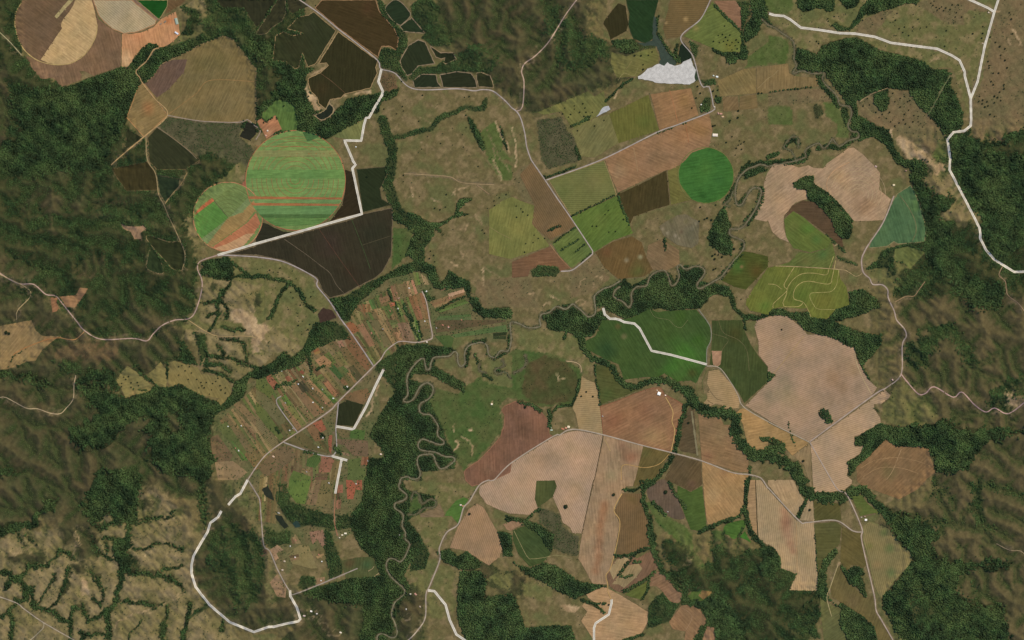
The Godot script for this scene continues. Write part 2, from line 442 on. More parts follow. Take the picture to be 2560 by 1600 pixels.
	g(15, [992, 863, 1063, 860, 1129, 869, 1143, 879, 1090, 898, 1084, 914, 1164, 959, 1161, 980, 1116, 959, 1077, 935, 1037, 933, 1026, 948, 1053, 959, 1084, 959, 1087, 985, 1074, 1004, 1090, 1039, 1106, 1065, 1116, 1104, 1143, 1144, 1137, 1170, 1100, 1176, 1053, 1176, 1053, 1200, 915, 1200, 920, 1144, 965, 1144, 952, 1117, 923, 1091, 957, 1025, 984, 985, 992, 906])
	g(15, [913, 1189, 1002, 1195, 1016, 1226, 1090, 1240, 1092, 1266, 1053, 1280, 1018, 1301, 1053, 1341, 1074, 1386, 1024, 1412, 1010, 1439, 1026, 1465, 1016, 1491, 992, 1517, 989, 1570, 957, 1613, 894, 1613, 910, 1544, 905, 1512, 788, 1496, 751, 1480, 894, 1439, 952, 1439, 936, 1398, 905, 1373, 883, 1333, 868, 1301, 905, 1253])
	g(8, [1026, 1248, 1053, 1240, 1053, 1269, 1024, 1285])
	g(3, [926, 916, 992, 879, 989, 932, 984, 975, 968, 948])
	g(15, [1481, 741, 1505, 720, 1534, 715, 1560, 696, 1579, 712, 1624, 694, 1650, 680, 1672, 680, 1687, 704, 1701, 665, 1743, 665, 1759, 680, 1751, 704, 1783, 707, 1822, 717, 1836, 744, 1841, 770, 1862, 786, 1920, 789, 1920, 800, 1862, 800, 1830, 770, 1822, 741, 1793, 736, 1775, 741, 1751, 770, 1677, 776, 1645, 768, 1579, 792, 1560, 797, 1505, 770, 1486, 770])
	g(15, [1351, 786, 1391, 765, 1428, 760, 1460, 784, 1486, 786, 1508, 776, 1526, 800, 1508, 800, 1492, 821, 1481, 842, 1463, 842, 1465, 874, 1441, 840, 1418, 829, 1370, 824, 1367, 805, 1359, 800])
	g(2, [1769, 596, 1791, 538, 1812, 514, 1825, 559, 1825, 596, 1833, 612, 1830, 638, 1801, 633, 1777, 612])
	g(15, [1851, 416, 1883, 405, 1920, 426, 1889, 437, 1862, 448])
	g(3, [1325, 678, 1346, 663, 1391, 665, 1399, 676, 1391, 689, 1330, 692])
	g(2, [981, 516, 1016, 527, 1047, 540, 1077, 559, 1100, 559, 1135, 538, 1148, 498, 1182, 495, 1143, 527, 1169, 535, 1129, 548, 1098, 569, 1108, 588, 1084, 569, 1079, 596, 1061, 612, 1063, 654, 1087, 667, 1100, 712, 1124, 675, 1143, 691, 1177, 704, 1174, 741, 1193, 744, 1209, 773, 1270, 768, 1280, 776, 1280, 797, 1209, 792, 1185, 776, 1159, 717, 1111, 725, 1084, 717, 1069, 686, 1045, 673, 1016, 686, 971, 696, 905, 749, 889, 770, 873, 800, 857, 800, 825, 747, 860, 741, 897, 723, 939, 699, 963, 686, 1010, 662, 1037, 654, 1024, 638, 1002, 643, 1037, 585, 1010, 561, 981, 548])
	g(3, [823, 808, 836, 803, 860, 816, 878, 848, 841, 848, 809, 866, 788, 863, 799, 832])
	g(8, [981, 569, 1037, 572, 1016, 638, 1000, 654, 979, 678, 981, 638])
	g(3, [868, 755, 905, 749, 928, 725, 934, 715, 931, 699, 897, 723, 862, 741])
	g(2, [206, 1261, 230, 1205, 238, 1174, 357, 1189, 352, 1232, 341, 1280, 341, 1303, 320, 1306, 291, 1301, 278, 1283, 254, 1285, 249, 1317, 230, 1311])
	g(2, [-16, 1317, 66, 1303, 111, 1269, 116, 1248, 143, 1248, 143, 1272, 106, 1285, 93, 1314, 53, 1324, -16, 1348])
	g(3, [542, 1332, 582, 1311, 640, 1327, 661, 1385, 656, 1465, 635, 1517, 593, 1531, 569, 1438, 516, 1417, 519, 1369])
	g(2, [283, 1353, 317, 1340, 331, 1359, 323, 1369, 320, 1380, 328, 1406, 355, 1428, 310, 1433, 286, 1396])
	g(3, [693, 1208, 719, 1211, 725, 1253, 772, 1271, 825, 1287, 870, 1287, 878, 1319, 825, 1327, 809, 1319, 772, 1311, 741, 1319, 709, 1287, 690, 1248])
	g(3, [812, 1324, 825, 1327, 836, 1359, 852, 1398, 857, 1438, 825, 1451, 820, 1412, 809, 1369])
	g(3, [754, 1438, 788, 1443, 793, 1465, 759, 1480, 746, 1465])
	g(2, [788, 1470, 894, 1438, 952, 1438, 907, 1512, 825, 1502, 767, 1488])
	g(3, [656, 1311, 693, 1332, 725, 1327, 727, 1359, 706, 1361, 674, 1369, 656, 1348])
	g(3, [1032, 1359, 1053, 1343, 1074, 1385, 1063, 1422, 1026, 1428])
	g(2, [1090, 1380, 1124, 1372, 1143, 1390, 1169, 1377, 1211, 1414, 1156, 1425, 1129, 1412, 1106, 1401])
	g(2, [1151, 1430, 1196, 1425, 1222, 1451, 1209, 1491, 1286, 1488, 1314, 1570, 1386, 1562, 1428, 1565, 1444, 1613, 1169, 1613, 1143, 1544, 1143, 1491])
	g(1, [1196, 1412, 1222, 1401, 1249, 1428, 1280, 1428, 1314, 1438, 1306, 1486, 1280, 1491, 1222, 1465])
	g(6, [1214, 1446, 1249, 1430, 1280, 1433, 1280, 1486, 1249, 1465])
	g(6, [1306, 1486, 1314, 1459, 1351, 1454, 1383, 1465, 1381, 1507, 1349, 1502])
	g(7, [1402, 1517, 1423, 1510, 1449, 1517, 1439, 1533, 1412, 1528])
	g(7, [1375, 1314, 1399, 1316, 1410, 1348, 1404, 1369, 1383, 1353])
	g(10, [1343, 1269, 1367, 1274, 1399, 1287, 1407, 1316, 1433, 1338, 1449, 1338, 1444, 1390, 1407, 1383, 1381, 1369, 1375, 1327, 1349, 1306])
	g(2, [1264, 1287, 1314, 1301, 1349, 1311, 1386, 1338, 1378, 1383, 1359, 1359, 1346, 1332, 1314, 1314, 1264, 1302])
	g(2, [1296, 1412, 1325, 1420, 1359, 1406, 1394, 1417, 1426, 1438, 1449, 1454, 1518, 1465, 1505, 1467, 1465, 1486, 1439, 1496, 1399, 1480, 1359, 1454, 1320, 1438, 1280, 1401])
	g(2, [1230, 1332, 1256, 1327, 1280, 1338, 1280, 1385, 1283, 1390, 1259, 1390, 1256, 1369, 1246, 1348])
	g(3, [1624, 1504, 1661, 1478, 1677, 1504, 1701, 1510, 1672, 1552, 1640, 1565, 1616, 1568, 1621, 1531])
	g(2, [1746, 1507, 1769, 1488, 1809, 1496, 1836, 1531, 1862, 1555, 1862, 1613, 1791, 1613, 1785, 1565, 1767, 1555, 1769, 1533])
	g(4, [1687, 1412, 1730, 1406, 1783, 1433, 1783, 1475, 1730, 1438, 1714, 1454])
	g(4, [1780, 1369, 1851, 1385, 1862, 1428, 1915, 1438, 1920, 1552, 1883, 1555, 1836, 1504, 1783, 1480, 1777, 1428])
	g(4, [1904, 1465, 1970, 1475, 1978, 1517, 1952, 1570, 1904, 1597])
	g(2, [1904, 1364, 1949, 1385, 1952, 1420, 1941, 1425, 1939, 1451, 1904, 1438])
	g(2, [2211, 1266, 2251, 1287, 2317, 1301, 2354, 1343, 2330, 1359, 2333, 1396, 2396, 1406, 2529, 1404, 2526, 1417, 2409, 1425, 2383, 1478, 2449, 1517, 2502, 1517, 2529, 1613, 2272, 1613, 2237, 1576, 2224, 1539, 2206, 1517, 2206, 1494, 2264, 1425, 2280, 1396, 2272, 1375, 2243, 1348])
	g(3, [2264, 1496, 2301, 1449, 2304, 1491, 2333, 1531, 2317, 1570, 2277, 1544])
	g(6, [2200, 1544, 2224, 1541, 2237, 1578, 2272, 1613, 2235, 1613])
	g(2, [2126, 1420, 2142, 1414, 2158, 1423, 2161, 1436, 2150, 1439, 2158, 1454, 2166, 1491, 2161, 1492, 2145, 1470, 2124, 1459, 2105, 1431, 2097, 1412, 2105, 1412, 2121, 1433])
	g(2, [2092, 1518, 2105, 1507, 2148, 1531, 2185, 1566, 2195, 1613, 2116, 1613, 2095, 1563, 2103, 1523, 2071, 1499, 2079, 1497])
	g(2, [2047, 1439, 2058, 1396, 2089, 1370, 2095, 1380, 2068, 1420, 2063, 1465, 2071, 1478, 2063, 1499, 2047, 1478, 2007, 1517, 1978, 1544, 2031, 1486, 2047, 1465])
	g(3, [1965, 1544, 2026, 1526, 2052, 1597, 1999, 1589, 1973, 1571])
	g(2, [1983, 789, 2066, 789, 2105, 813, 2158, 832, 2208, 840, 2200, 869, 2174, 895, 2158, 916, 2174, 948, 2193, 964, 2171, 948, 2148, 906, 2140, 879, 2116, 863, 2079, 845, 2034, 832, 2010, 824])
	g(3, [2264, 853, 2317, 826, 2370, 800, 2423, 866, 2449, 914, 2417, 911, 2383, 848, 2349, 853, 2317, 906, 2304, 924, 2267, 906])
	g(2, [2137, 1094, 2200, 1059, 2251, 1070, 2317, 1057, 2349, 1043, 2386, 1065, 2423, 1078, 2571, 1070, 2571, 1080, 2476, 1099, 2428, 1131, 2428, 1170, 2343, 1181, 2333, 1144, 2322, 1121, 2240, 1115, 2214, 1097, 2174, 1139, 2140, 1171, 2121, 1189, 2116, 1157, 2150, 1136, 2161, 1115, 2137, 1115])
	g(3, [2465, 996, 2497, 959, 2560, 938, 2566, 996, 2536, 990, 2513, 1025, 2476, 1014])
	g(7, [2519, 975, 2526, 975, 2530, 993, 2550, 998, 2555, 1009, 2536, 1020, 2518, 1006])
	g(6, [2211, 1006, 2230, 985, 2253, 948, 2285, 980, 2312, 996, 2343, 1006, 2343, 1038, 2312, 1057, 2253, 1067, 2206, 1054, 2203, 1033])
	g(2, [2044, 1028, 2058, 1020, 2071, 1025, 2081, 1051, 2081, 1058, 2066, 1059, 2052, 1043])
	g(13, [1217, 333, 1238, 320, 1259, 344, 1249, 376, 1280, 400, 1233, 400, 1214, 370])
	g(13, [1217, 400, 1249, 400, 1280, 416, 1280, 453, 1254, 450])
	g(5, [505, 694, 582, 699, 640, 712, 656, 710, 632, 800, 497, 807])
	g(7, [574, 778, 598, 770, 640, 792, 646, 813, 582, 807])
	g(7, [629, 811, 666, 811, 685, 832, 659, 877, 629, 885])
	g(7, [606, 808, 640, 805, 646, 853, 616, 840])
	g(5, [680, 816, 756, 869, 730, 893, 706, 879, 672, 885, 645, 866])
	g(1, [640, 736, 656, 741, 648, 770, 635, 765])
	g(1, [529, 704, 545, 707, 540, 733, 524, 728])
	g(7, [201, 1446, 220, 1454, 220, 1486, 204, 1488])
	g(1, [148, 1470, 169, 1433, 175, 1465, 159, 1491, 143, 1502])
	g(1, [325, 1385, 341, 1390, 352, 1428, 328, 1425])
	g(1, [341, 1253, 386, 1248, 381, 1263, 347, 1277])
	k(3, 25.1, [957, 302, 965, 331, 981, 370, 979, 400, 971, 466, 984, 501, 995, 527, 1024, 551, 1053, 569, 1074, 585, 1053, 612, 1042, 665])
	k(3, 11.9, [1214, 249, 1209, 270, 1190, 273, 1166, 265, 1143, 278, 1098, 296, 1077, 320, 1037, 331, 1005, 341, 981, 344])
	k(15, 6.9, [1920, 53, 1936, 69, 1954, 82, 1978, 98, 1989, 114])
	k(15, 15.9, [2047, 183, 2052, 206, 2079, 233, 2097, 262])
	k(15, 13.2, [2110, 273, 2121, 315, 2140, 344, 2105, 368, 2068, 365, 2047, 370])
	k(15, 15.9, [2018, 378, 2007, 400, 1920, 411, 1899, 408, 1883, 416])
	k(15, 10.6, [1920, 394, 1946, 384])
	k(15, 11.9, [1962, 370, 1968, 352, 1986, 344, 1997, 360])
	k(15, 15.9, [1904, 474, 1902, 498, 1886, 532, 1867, 556])
	k(15, 10.6, [1859, 606, 1854, 633, 1828, 662, 1801, 694])
	k(15, 7.9, [1873, 403, 1857, 421, 1844, 453, 1825, 482, 1812, 511])
	k(15, 6.3, [1844, 514, 1862, 490, 1886, 469])
	k(2, 5.8, [1399, 564, 1370, 577])
	k(2, 3.7, [1439, 567, 1407, 588, 1386, 606])
	k(2, 4.2, [1402, 625, 1428, 609, 1447, 598])
	k(2, 3.7, [1436, 633, 1460, 612])
	k(2, 4.2, [1449, 662, 1476, 633])
	k(2, 5.3, [1661, 596, 1664, 628])
	k(2, 3.2, [1428, 540, 1481, 514, 1537, 487])
	k(2, 4.8, [1574, 561, 1553, 514, 1546, 487])
	k(2, 4.2, [1357, 440, 1370, 442, 1407, 429, 1439, 416])
	k(2, 2.6, [1492, 402, 1642, 333, 1693, 315, 1777, 280])
	k(2, 2.6, [1925, 230, 1957, 225, 1994, 221, 2031, 216])
	k(2, 7.4, [1428, 315, 1449, 307, 1476, 291])
	k(2, 5.3, [1513, 254, 1534, 233, 1560, 209, 1579, 198])
	k(2, 5.8, [1645, 40, 1640, 74, 1656, 103, 1672, 127, 1693, 153])
	k(2, 7.9, [1693, 111, 1687, 132, 1701, 153])
	k(2, 5.3, [1787, 11, 1809, 37, 1833, 58, 1853, 79])
	k(2, 6.3, [1854, 79, 1859, 111])
	k(2, 7.9, [1439, 368, 1449, 397])
	k(2, 4.2, [1730, 143, 1742, 172, 1748, 196])
	k(2, 14.6, [1447, 834, 1455, 866, 1481, 898])
	k(2, 16.4, [1481, 898, 1513, 906, 1534, 922, 1545, 948, 1560, 961, 1587, 967, 1613, 956, 1648, 948])
	k(2, 23.8, [1648, 951, 1669, 951, 1693, 964, 1719, 980])
	k(2, 31.7, [1719, 980, 1735, 1006, 1756, 1022, 1783, 1030, 1820, 1033, 1841, 1046])
	k(2, 31.7, [1841, 1051, 1836, 1080, 1854, 1112, 1886, 1141, 1920, 1136, 1920, 1133, 1952, 1152, 1989, 1170, 2002, 1200, 2010, 1221, 2034, 1240, 2079, 1245, 2116, 1240])
	k(2, 23.8, [1920, 1125, 1946, 1120, 1957, 1128])
	k(2, 7.9, [1902, 1096, 1920, 1096, 1936, 1099, 1960, 1110])
	k(2, 21.2, [2121, 1229, 2158, 1224, 2185, 1253, 2216, 1285, 2237, 1319])
	k(2, 10.6, [2018, 1248, 2005, 1271, 1999, 1290])
	k(2, 12.7, [1714, 1014, 1709, 1038, 1701, 1051, 1697, 1091, 1686, 1131, 1664, 1170, 1637, 1200, 1637, 1204, 1608, 1221, 1608, 1253, 1624, 1301, 1627, 1359, 1642, 1396])
	k(2, 19.8, [1624, 1311, 1637, 1385, 1656, 1425, 1685, 1454, 1709, 1480, 1714, 1504, 1746, 1510])
	k(2, 11.1, [1869, 1195, 1863, 1266, 1849, 1290, 1804, 1306, 1769, 1319, 1748, 1332])
	k(2, 15.9, [1863, 1279, 1875, 1327, 1896, 1353, 1920, 1380, 1936, 1401])
	k(2, 10.6, [1875, 1170, 1873, 1200])
	k(2, 10.6, [1539, 1389, 1571, 1390, 1597, 1377, 1627, 1369])
	k(2, 9.3, [1582, 1390, 1566, 1412, 1550, 1433])
	k(2, 6.6, [1584, 1404, 1601, 1405])
	k(2, 5.8, [1547, 1437, 1563, 1443, 1579, 1438])
	k(2, 9.5, [1636, 1430, 1621, 1446, 1592, 1462, 1560, 1478])
	k(2, 5.3, [1621, 1446, 1621, 1470, 1605, 1499])
	k(2, 7.9, [1455, 1499, 1486, 1510, 1513, 1508])
	k(2, 6.6, [1489, 1512, 1510, 1531])
	k(2, 10.6, [1756, 1568, 1740, 1597])
	k(2, 7.9, [1560, 1600, 1608, 1586])
	k(2, 5.8, [1280, 1295, 1317, 1301, 1336, 1279, 1349, 1274])
	k(2, 7.9, [1672, 1205, 1687, 1234, 1703, 1253, 1714, 1269])
	k(2, 9.0, [1632, 1256, 1650, 1271, 1666, 1290])
	k(2, 9.0, [1558, 1224, 1579, 1226, 1605, 1216])
	k(3, 5.3, [1780, 1324, 1783, 1385, 1783, 1425])
	k(3, 5.3, [1809, 1327, 1812, 1364, 1804, 1380])
	k(3, 5.8, [1857, 1319, 1844, 1348, 1844, 1369])
	k(3, 3.7, [1849, 1401, 1822, 1433])
	k(3, 3.7, [1875, 1428, 1873, 1470])
	k(3, 3.2, [1796, 1465, 1785, 1480])
	k(2, 9.0, [1296, 1004, 1333, 1014, 1351, 1028])
	k(2, 11.9, [1373, 1028, 1375, 1054, 1373, 1067])
	k(2, 5.8, [1449, 948, 1444, 985, 1428, 1012, 1396, 1017, 1383, 1028])
	k(2, 3.2, [1488, 911, 1489, 948, 1497, 972, 1500, 1012])
	k(2, 6.3, [1410, 848, 1418, 829])
	k(2, 6.9, [1862, 800, 1862, 821])
	k(2, 6.3, [1143, 885, 1148, 914, 1166, 916, 1172, 874, 1185, 853, 1214, 850])
	k(2, 7.9, [1217, 861, 1219, 887, 1238, 895, 1272, 877, 1275, 826])
	k(2, 6.9, [1053, 1009, 1050, 1033, 1084, 1043, 1100, 1067])
	k(2, 6.3, [1190, 887, 1198, 916, 1206, 932, 1230, 948])
	k(2, 5.3, [1238, 919, 1256, 932])
	k(2, 5.8, [1026, 805, 1049, 850])
	k(2, 4.2, [1045, 803, 1055, 842])
	k(2, 9.0, [770, 887, 778, 911, 780, 932])
	k(2, 6.9, [741, 948, 727, 959, 711, 959])
	k(2, 11.9, [690, 969, 706, 959, 727, 959])
	k(2, 10.6, [793, 924, 809, 916])
	k(2, 10.6, [799, 1086, 809, 1091])
	k(2, 10.6, [693, 1070, 698, 1080])
	k(2, 9.0, [762, 1128, 788, 1133])
	k(2, 10.6, [836, 1117, 852, 1133])
	k(2, 7.9, [865, 969, 873, 972])
	k(2, 10.6, [1010, 762, 1021, 786, 1032, 800])
	k(2, 6.3, [973, 723, 979, 749])
	k(2, 4.2, [989, 755, 1000, 789])
	k(2, 7.9, [1063, 728, 1074, 749, 1084, 744])
	k(2, 7.9, [1209, 792, 1249, 776, 1280, 784])
	k(2, 5.3, [1095, 776, 1124, 755, 1161, 741])
	k(2, 9.5, [624, 691, 656, 688, 693, 699, 725, 707, 746, 723, 756, 741, 767, 762, 788, 776])
	k(2, 9.0, [722, 710, 703, 728, 693, 752, 680, 789, 672, 797])
	k(2, 5.8, [582, 657, 609, 678, 632, 694])
	k(2, 6.9, [582, 691, 603, 688, 640, 694])
	k(2, 7.9, [579, 702, 556, 733, 545, 762, 545, 789])
	k(2, 6.9, [548, 755, 511, 757])
	k(2, 5.8, [545, 776, 516, 792])
	k(2, 5.3, [553, 749, 569, 770, 566, 797])
	k(2, 6.9, [521, 829, 537, 805, 550, 789])
	k(2, 6.9, [556, 816, 582, 826, 609, 824])
	k(2, 6.9, [550, 845, 582, 848, 609, 856, 611, 879])
	k(2, 6.3, [526, 890, 550, 893, 558, 879, 542, 861])
	k(2, 6.9, [558, 890, 593, 901, 609, 908, 640, 919])
	k(2, 7.9, [511, 924, 550, 935, 582, 953])
	k(2, 6.3, [519, 914, 550, 911, 577, 932])
	k(2, 3.2, [418, 906, 417, 964])
	k(2, 5.3, [336, 914, 357, 938, 370, 948])
	k(2, 5.3, [434, 890, 466, 908])
	k(2, 4.2, [370, 946, 397, 967])
	k(3, 3.2, [63, 874, 34, 890, 19, 924])
	k(3, 3.2, [63, 901, 40, 916])
	k(2, 2.6, [333, 972, 370, 977])
	k(2, 14.6, [323, 1311, 320, 1348, 312, 1369])
	k(2, 6.6, [347, 1375, 370, 1364, 397, 1359, 423, 1359, 455, 1375])
	k(2, 4.8, [352, 1305, 384, 1298, 421, 1287])
	k(2, 6.3, [304, 1502, 344, 1506, 389, 1515])
	k(2, 6.9, [407, 1428, 434, 1420, 452, 1412])
	k(2, 13.2, [312, 1428, 344, 1435, 397, 1438])
	k(2, 11.6, [397, 1438, 429, 1449, 452, 1462])
	k(2, 14.8, [304, 1430, 302, 1454, 291, 1499, 286, 1515])
	k(2, 11.9, [288, 1517, 273, 1525, 267, 1555, 273, 1600])
	k(3, 6.9, [325, 1385, 339, 1412])
	k(2, 12.7, [-5, 1430, 24, 1433, 26, 1451, 13, 1465])
	k(2, 16.4, [29, 1449, 53, 1454, 69, 1480, 63, 1499, 40, 1499])
	k(2, 12.2, [53, 1449, 69, 1422, 87, 1414, 114, 1414])
	k(2, 4.8, [114, 1414, 138, 1396, 153, 1375])
	k(2, 12.2, [77, 1470, 82, 1517, 119, 1525, 148, 1544, 161, 1552, 180, 1552])
	k(2, 11.6, [175, 1597, 175, 1541, 185, 1523, 206, 1517, 220, 1555, 254, 1533, 280, 1520])
	k(2, 11.6, [-5, 1544, 24, 1528, 40, 1512])
	k(2, 11.6, [21, 1531, 32, 1557, 24, 1607])
	k(2, 9.0, [124, 1517, 143, 1499, 159, 1465, 169, 1433])
	k(2, 3.7, [91, 1510, 114, 1483, 135, 1446, 138, 1428])
	k(2, 11.6, [242, 1446, 249, 1467])
	k(2, 5.3, [251, 1517, 257, 1483, 262, 1475])
	k(2, 6.3, [228, 1494, 254, 1510])
	k(2, 10.6, [262, 1541, 275, 1570])
	k(2, 6.9, [235, 1584, 267, 1586])
	k(2, 13.2, [201, 1581, 228, 1589])
	k(2, 15.9, [405, 1607, 410, 1557])
	k(2, 4.2, [413, 1555, 421, 1515])
	k(2, 11.6, [458, 1607, 466, 1544, 474, 1510])
	k(2, 10.6, [503, 1205, 505, 1253, 511, 1314])
	k(2, 7.9, [257, 1346, 286, 1348])
	k(2, 6.9, [249, 1383, 280, 1398])
	k(2, 5.3, [265, 1359, 270, 1380])
	k(2, 6.3, [225, 1348, 246, 1380])
	k(2, 10.6, [254, 1319, 291, 1308])
	k(2, 3.2, [42, 1332, 63, 1369])
	k(2, 3.2, [66, 1338, 90, 1364])
	k(2, 3.2, [357, 1549, 328, 1581, 320, 1597])
	k(2, 7.9, [553, 1576, 556, 1549])
	k(3, 6.9, [489, 1528, 516, 1512, 476, 1544])
	k(3, 18.5, [2449, 1200, 2441, 1232, 2446, 1274, 2452, 1311])
	k(3, 10.6, [2465, 1211, 2560, 1240])
	k(3, 3.7, [2341, 1216, 2322, 1242])
	k(3, 3.7, [2341, 1219, 2351, 1253])
	k(3, 3.7, [2349, 1216, 2375, 1240, 2388, 1271])
	k(3, 7.9, [2335, 1195, 2341, 1216])
	k(3, 6.3, [2454, 1311, 2489, 1327])
	k(3, 7.9, [2298, 1295, 2333, 1301, 2370, 1311])
	k(3, 6.9, [2304, 1451, 2309, 1486, 2333, 1512, 2354, 1533])
	k(3, 6.9, [2433, 1454, 2444, 1475])
	k(3, 5.3, [1970, 1054, 1981, 1099, 1989, 1115])
	k(1, 4.8, [2185, 1020, 2198, 1030])
	k(7, 3.7, [1029, 469, 1032, 493])
	k(7, 3.7, [1137, 471, 1135, 487])
	k(7, 3.7, [1169, 466, 1143, 477])
	k(7, 3.7, [1169, 564, 1159, 575, 1132, 575])
	k(7, 3.7, [1127, 654, 1143, 667])
	k(7, 3.7, [1153, 630, 1159, 643])
	k(7, 3.7, [1206, 670, 1209, 715])
	k(7, 3.7, [1084, 498, 1098, 503])
	k(7, 3.7, [1021, 434, 1053, 437])
	k(7, 3.7, [1188, 538, 1206, 556])
	k(7, 2.4, [1320, 736, 1338, 733])
	k(7, 2.4, [1373, 736, 1396, 747])
	k(7, 2.4, [1661, 635, 1666, 625, 1680, 625])
	k(7, 2.4, [1484, 715, 1481, 707])
	k(7, 2.4, [1449, 717, 1452, 704, 1463, 699])
	k(7, 2.4, [1505, 699, 1502, 688, 1489, 691])
	k(7, 2.4, [1357, 765, 1365, 756, 1375, 760])
	k(7, 2.4, [1439, 755, 1452, 748, 1464, 755, 1463, 762, 1449, 765])
	k(7, 2.4, [1642, 665, 1664, 654, 1677, 641])
	k(7, 2.4, [1870, 749, 1883, 731, 1904, 715, 1915, 694])
	k(7, 2.4, [1632, 776, 1653, 797])
	k(7, 2.4, [1539, 848, 1560, 842, 1576, 829])
	k(7, 2.4, [1391, 930, 1399, 951, 1412, 943])
	k(7, 3.7, [931, 996, 928, 1025, 915, 1041])
	k(7, 3.7, [947, 959, 939, 990])
	k(7, 3.7, [1153, 1091, 1172, 1102, 1182, 1117, 1181, 1141])
	k(7, 3.7, [1172, 1073, 1182, 1075])
	k(7, 3.7, [1132, 1125, 1145, 1120, 1148, 1110, 1140, 1102])
	k(7, 3.7, [1135, 1062, 1135, 1078])
	k(7, 3.7, [1230, 1004, 1230, 1012])
	k(7, 3.7, [315, 169, 331, 175])
	k(7, 3.7, [2521, 101, 2526, 110])
	k(7, 3.7, [2534, 74, 2555, 114])
	k(7, 3.7, [2446, 106, 2457, 108])
	k(7, 3.7, [2327, 153, 2346, 146])
	k(7, 3.7, [2391, 183, 2404, 177])
	k(7, 3.7, [2476, 34, 2499, 29])
	k(7, 3.7, [1288, 278, 1293, 270])
	k(7, 3.7, [1306, 156, 1304, 172])
	k(7, 3.7, [1280, 317, 1288, 347, 1291, 370, 1288, 416])
	k(7, 3.7, [1547, 225, 1534, 246])
	k(7, 3.7, [1264, 352, 1275, 384])
	k(7, 3.7, [1238, 304, 1256, 347])
	k(7, 3.7, [1235, 400, 1254, 448])
	k(7, 3.7, [349, 1377, 365, 1388])
	k(7, 3.7, [206, 1451, 217, 1478, 206, 1491])
	k(7, 3.7, [767, 1531, 788, 1533])
	k(7, 3.7, [778, 1517, 778, 1544])
	k(7, 3.7, [825, 1581, 860, 1578])
	k(7, 3.7, [793, 1531, 812, 1568])
	k(7, 3.7, [1010, 1547, 1024, 1541])
	k(7, 3.7, [2095, 606, 2089, 612])
	k(7, 3.7, [2089, 1369, 2097, 1372])
	k(7, 3.7, [2095, 1343, 2100, 1348])
	k(7, 3.7, [2092, 1409, 2100, 1406])
	k(20, 2.1, [1010, 434, 1037, 432, 1061, 437, 1087, 440, 1124, 442])
	k(20, 2.1, [1124, 442, 1143, 453, 1156, 457, 1196, 462, 1280, 463])
	k(20, 2.1, [1063, 440, 1074, 456])
	k(20, 2.1, [1024, 463, 1029, 487, 1021, 493])
	k(20, 2.1, [1127, 487, 1137, 474, 1180, 463])
	k(20, 2.1, [1143, 569, 1159, 575, 1172, 556, 1164, 569])
	k(20, 2.1, [1172, 543, 1196, 538, 1206, 559])
	k(20, 2.1, [1111, 590, 1129, 577, 1143, 573])
	k(20, 2.1, [1143, 601, 1159, 612, 1172, 609])
	k(20, 2.1, [1148, 620, 1153, 638, 1159, 642, 1169, 633])
	k(20, 2.1, [1190, 651, 1204, 665, 1249, 691])
	k(20, 2.1, [1206, 680, 1209, 715])
	k(20, 2.1, [1106, 633, 1143, 643, 1190, 657])
	k(20, 2.1, [1077, 493, 1095, 503])
	k(20, 2.1, [1196, 437, 1148, 433, 1140, 408])
	k(20, 2.1, [1233, 400, 1246, 432, 1251, 450])
	k(20, 2.1, [1256, 400, 1275, 429])
	k(20, 2.1, [1217, 400, 1238, 421])
	k(20, 2.1, [1037, 450, 1053, 461])
	k(20, 2.1, [1032, 501, 1045, 502])
	k(20, 2.1, [1204, 498, 1206, 514])
	k(20, 2.1, [1185, 569, 1190, 585])
	k(20, 2.1, [1219, 442, 1233, 445])
	k(20, 2.1, [1063, 254, 1090, 270, 1124, 254])
	k(20, 2.1, [1005, 230, 1037, 228])
	k(20, 2.1, [1047, 291, 1077, 307])
	k(20, 2.1, [1233, 370, 1238, 397])
	k(20, 2.1, [1217, 325, 1238, 370, 1249, 400])
	k(20, 2.1, [1053, 355, 1090, 376, 1116, 381])
	k(2, 5.3, [325, 1308, 352, 1305])
	k(2, 6.9, [328, 1369, 347, 1375])
	k(2, 3.7, [114, 1483, 93, 1510, 87, 1515])
	k(2, 6.9, [143, 1499, 124, 1517])
	k(2, 5.8, [254, 1473, 249, 1465])
	k(2, 5.3, [183, 1396, 153, 1375])
	k(2, 6.3, [278, 1586, 265, 1586])
	k(2, 7.9, [212, 1589, 201, 1602])
	k(2, 3.7, [452, 1462, 460, 1480])
	k(2, 3.2, [389, 1515, 413, 1507])
	k(2, 3.2, [423, 1287, 439, 1282])
	k(2, 6.3, [169, 1433, 175, 1420])
	k(2, 4.2, [238, 1454, 233, 1438, 225, 1433])
	k(2, 4.2, [463, 906, 450, 887])
	k(2, 4.2, [611, 879, 619, 887, 616, 901])
	k(2, 4.2, [593, 901, 598, 914])
	k(2, 10.6, [519, 882, 516, 914])
	k(7, 2.6, [0, 1375, 42, 1380, 69, 1375, 95, 1364])
	k(7, 2.6, [183, 1393, 196, 1364, 196, 1322])
	k(7, 2.4, [280, 1581, 291, 1562, 331, 1533, 392, 1520, 463, 1483])
	k(7, 2.6, [669, 856, 656, 842, 685, 813])
	k(7, 2.4, [640, 776, 609, 781, 577, 770])
	pass


func g(what: int, a: Array) -> void:
	fill(pts(a), what)


func k(what: int, width: float, a: Array) -> void:
	strokes.append([pts(a), width * MU, what])


var strokes := []


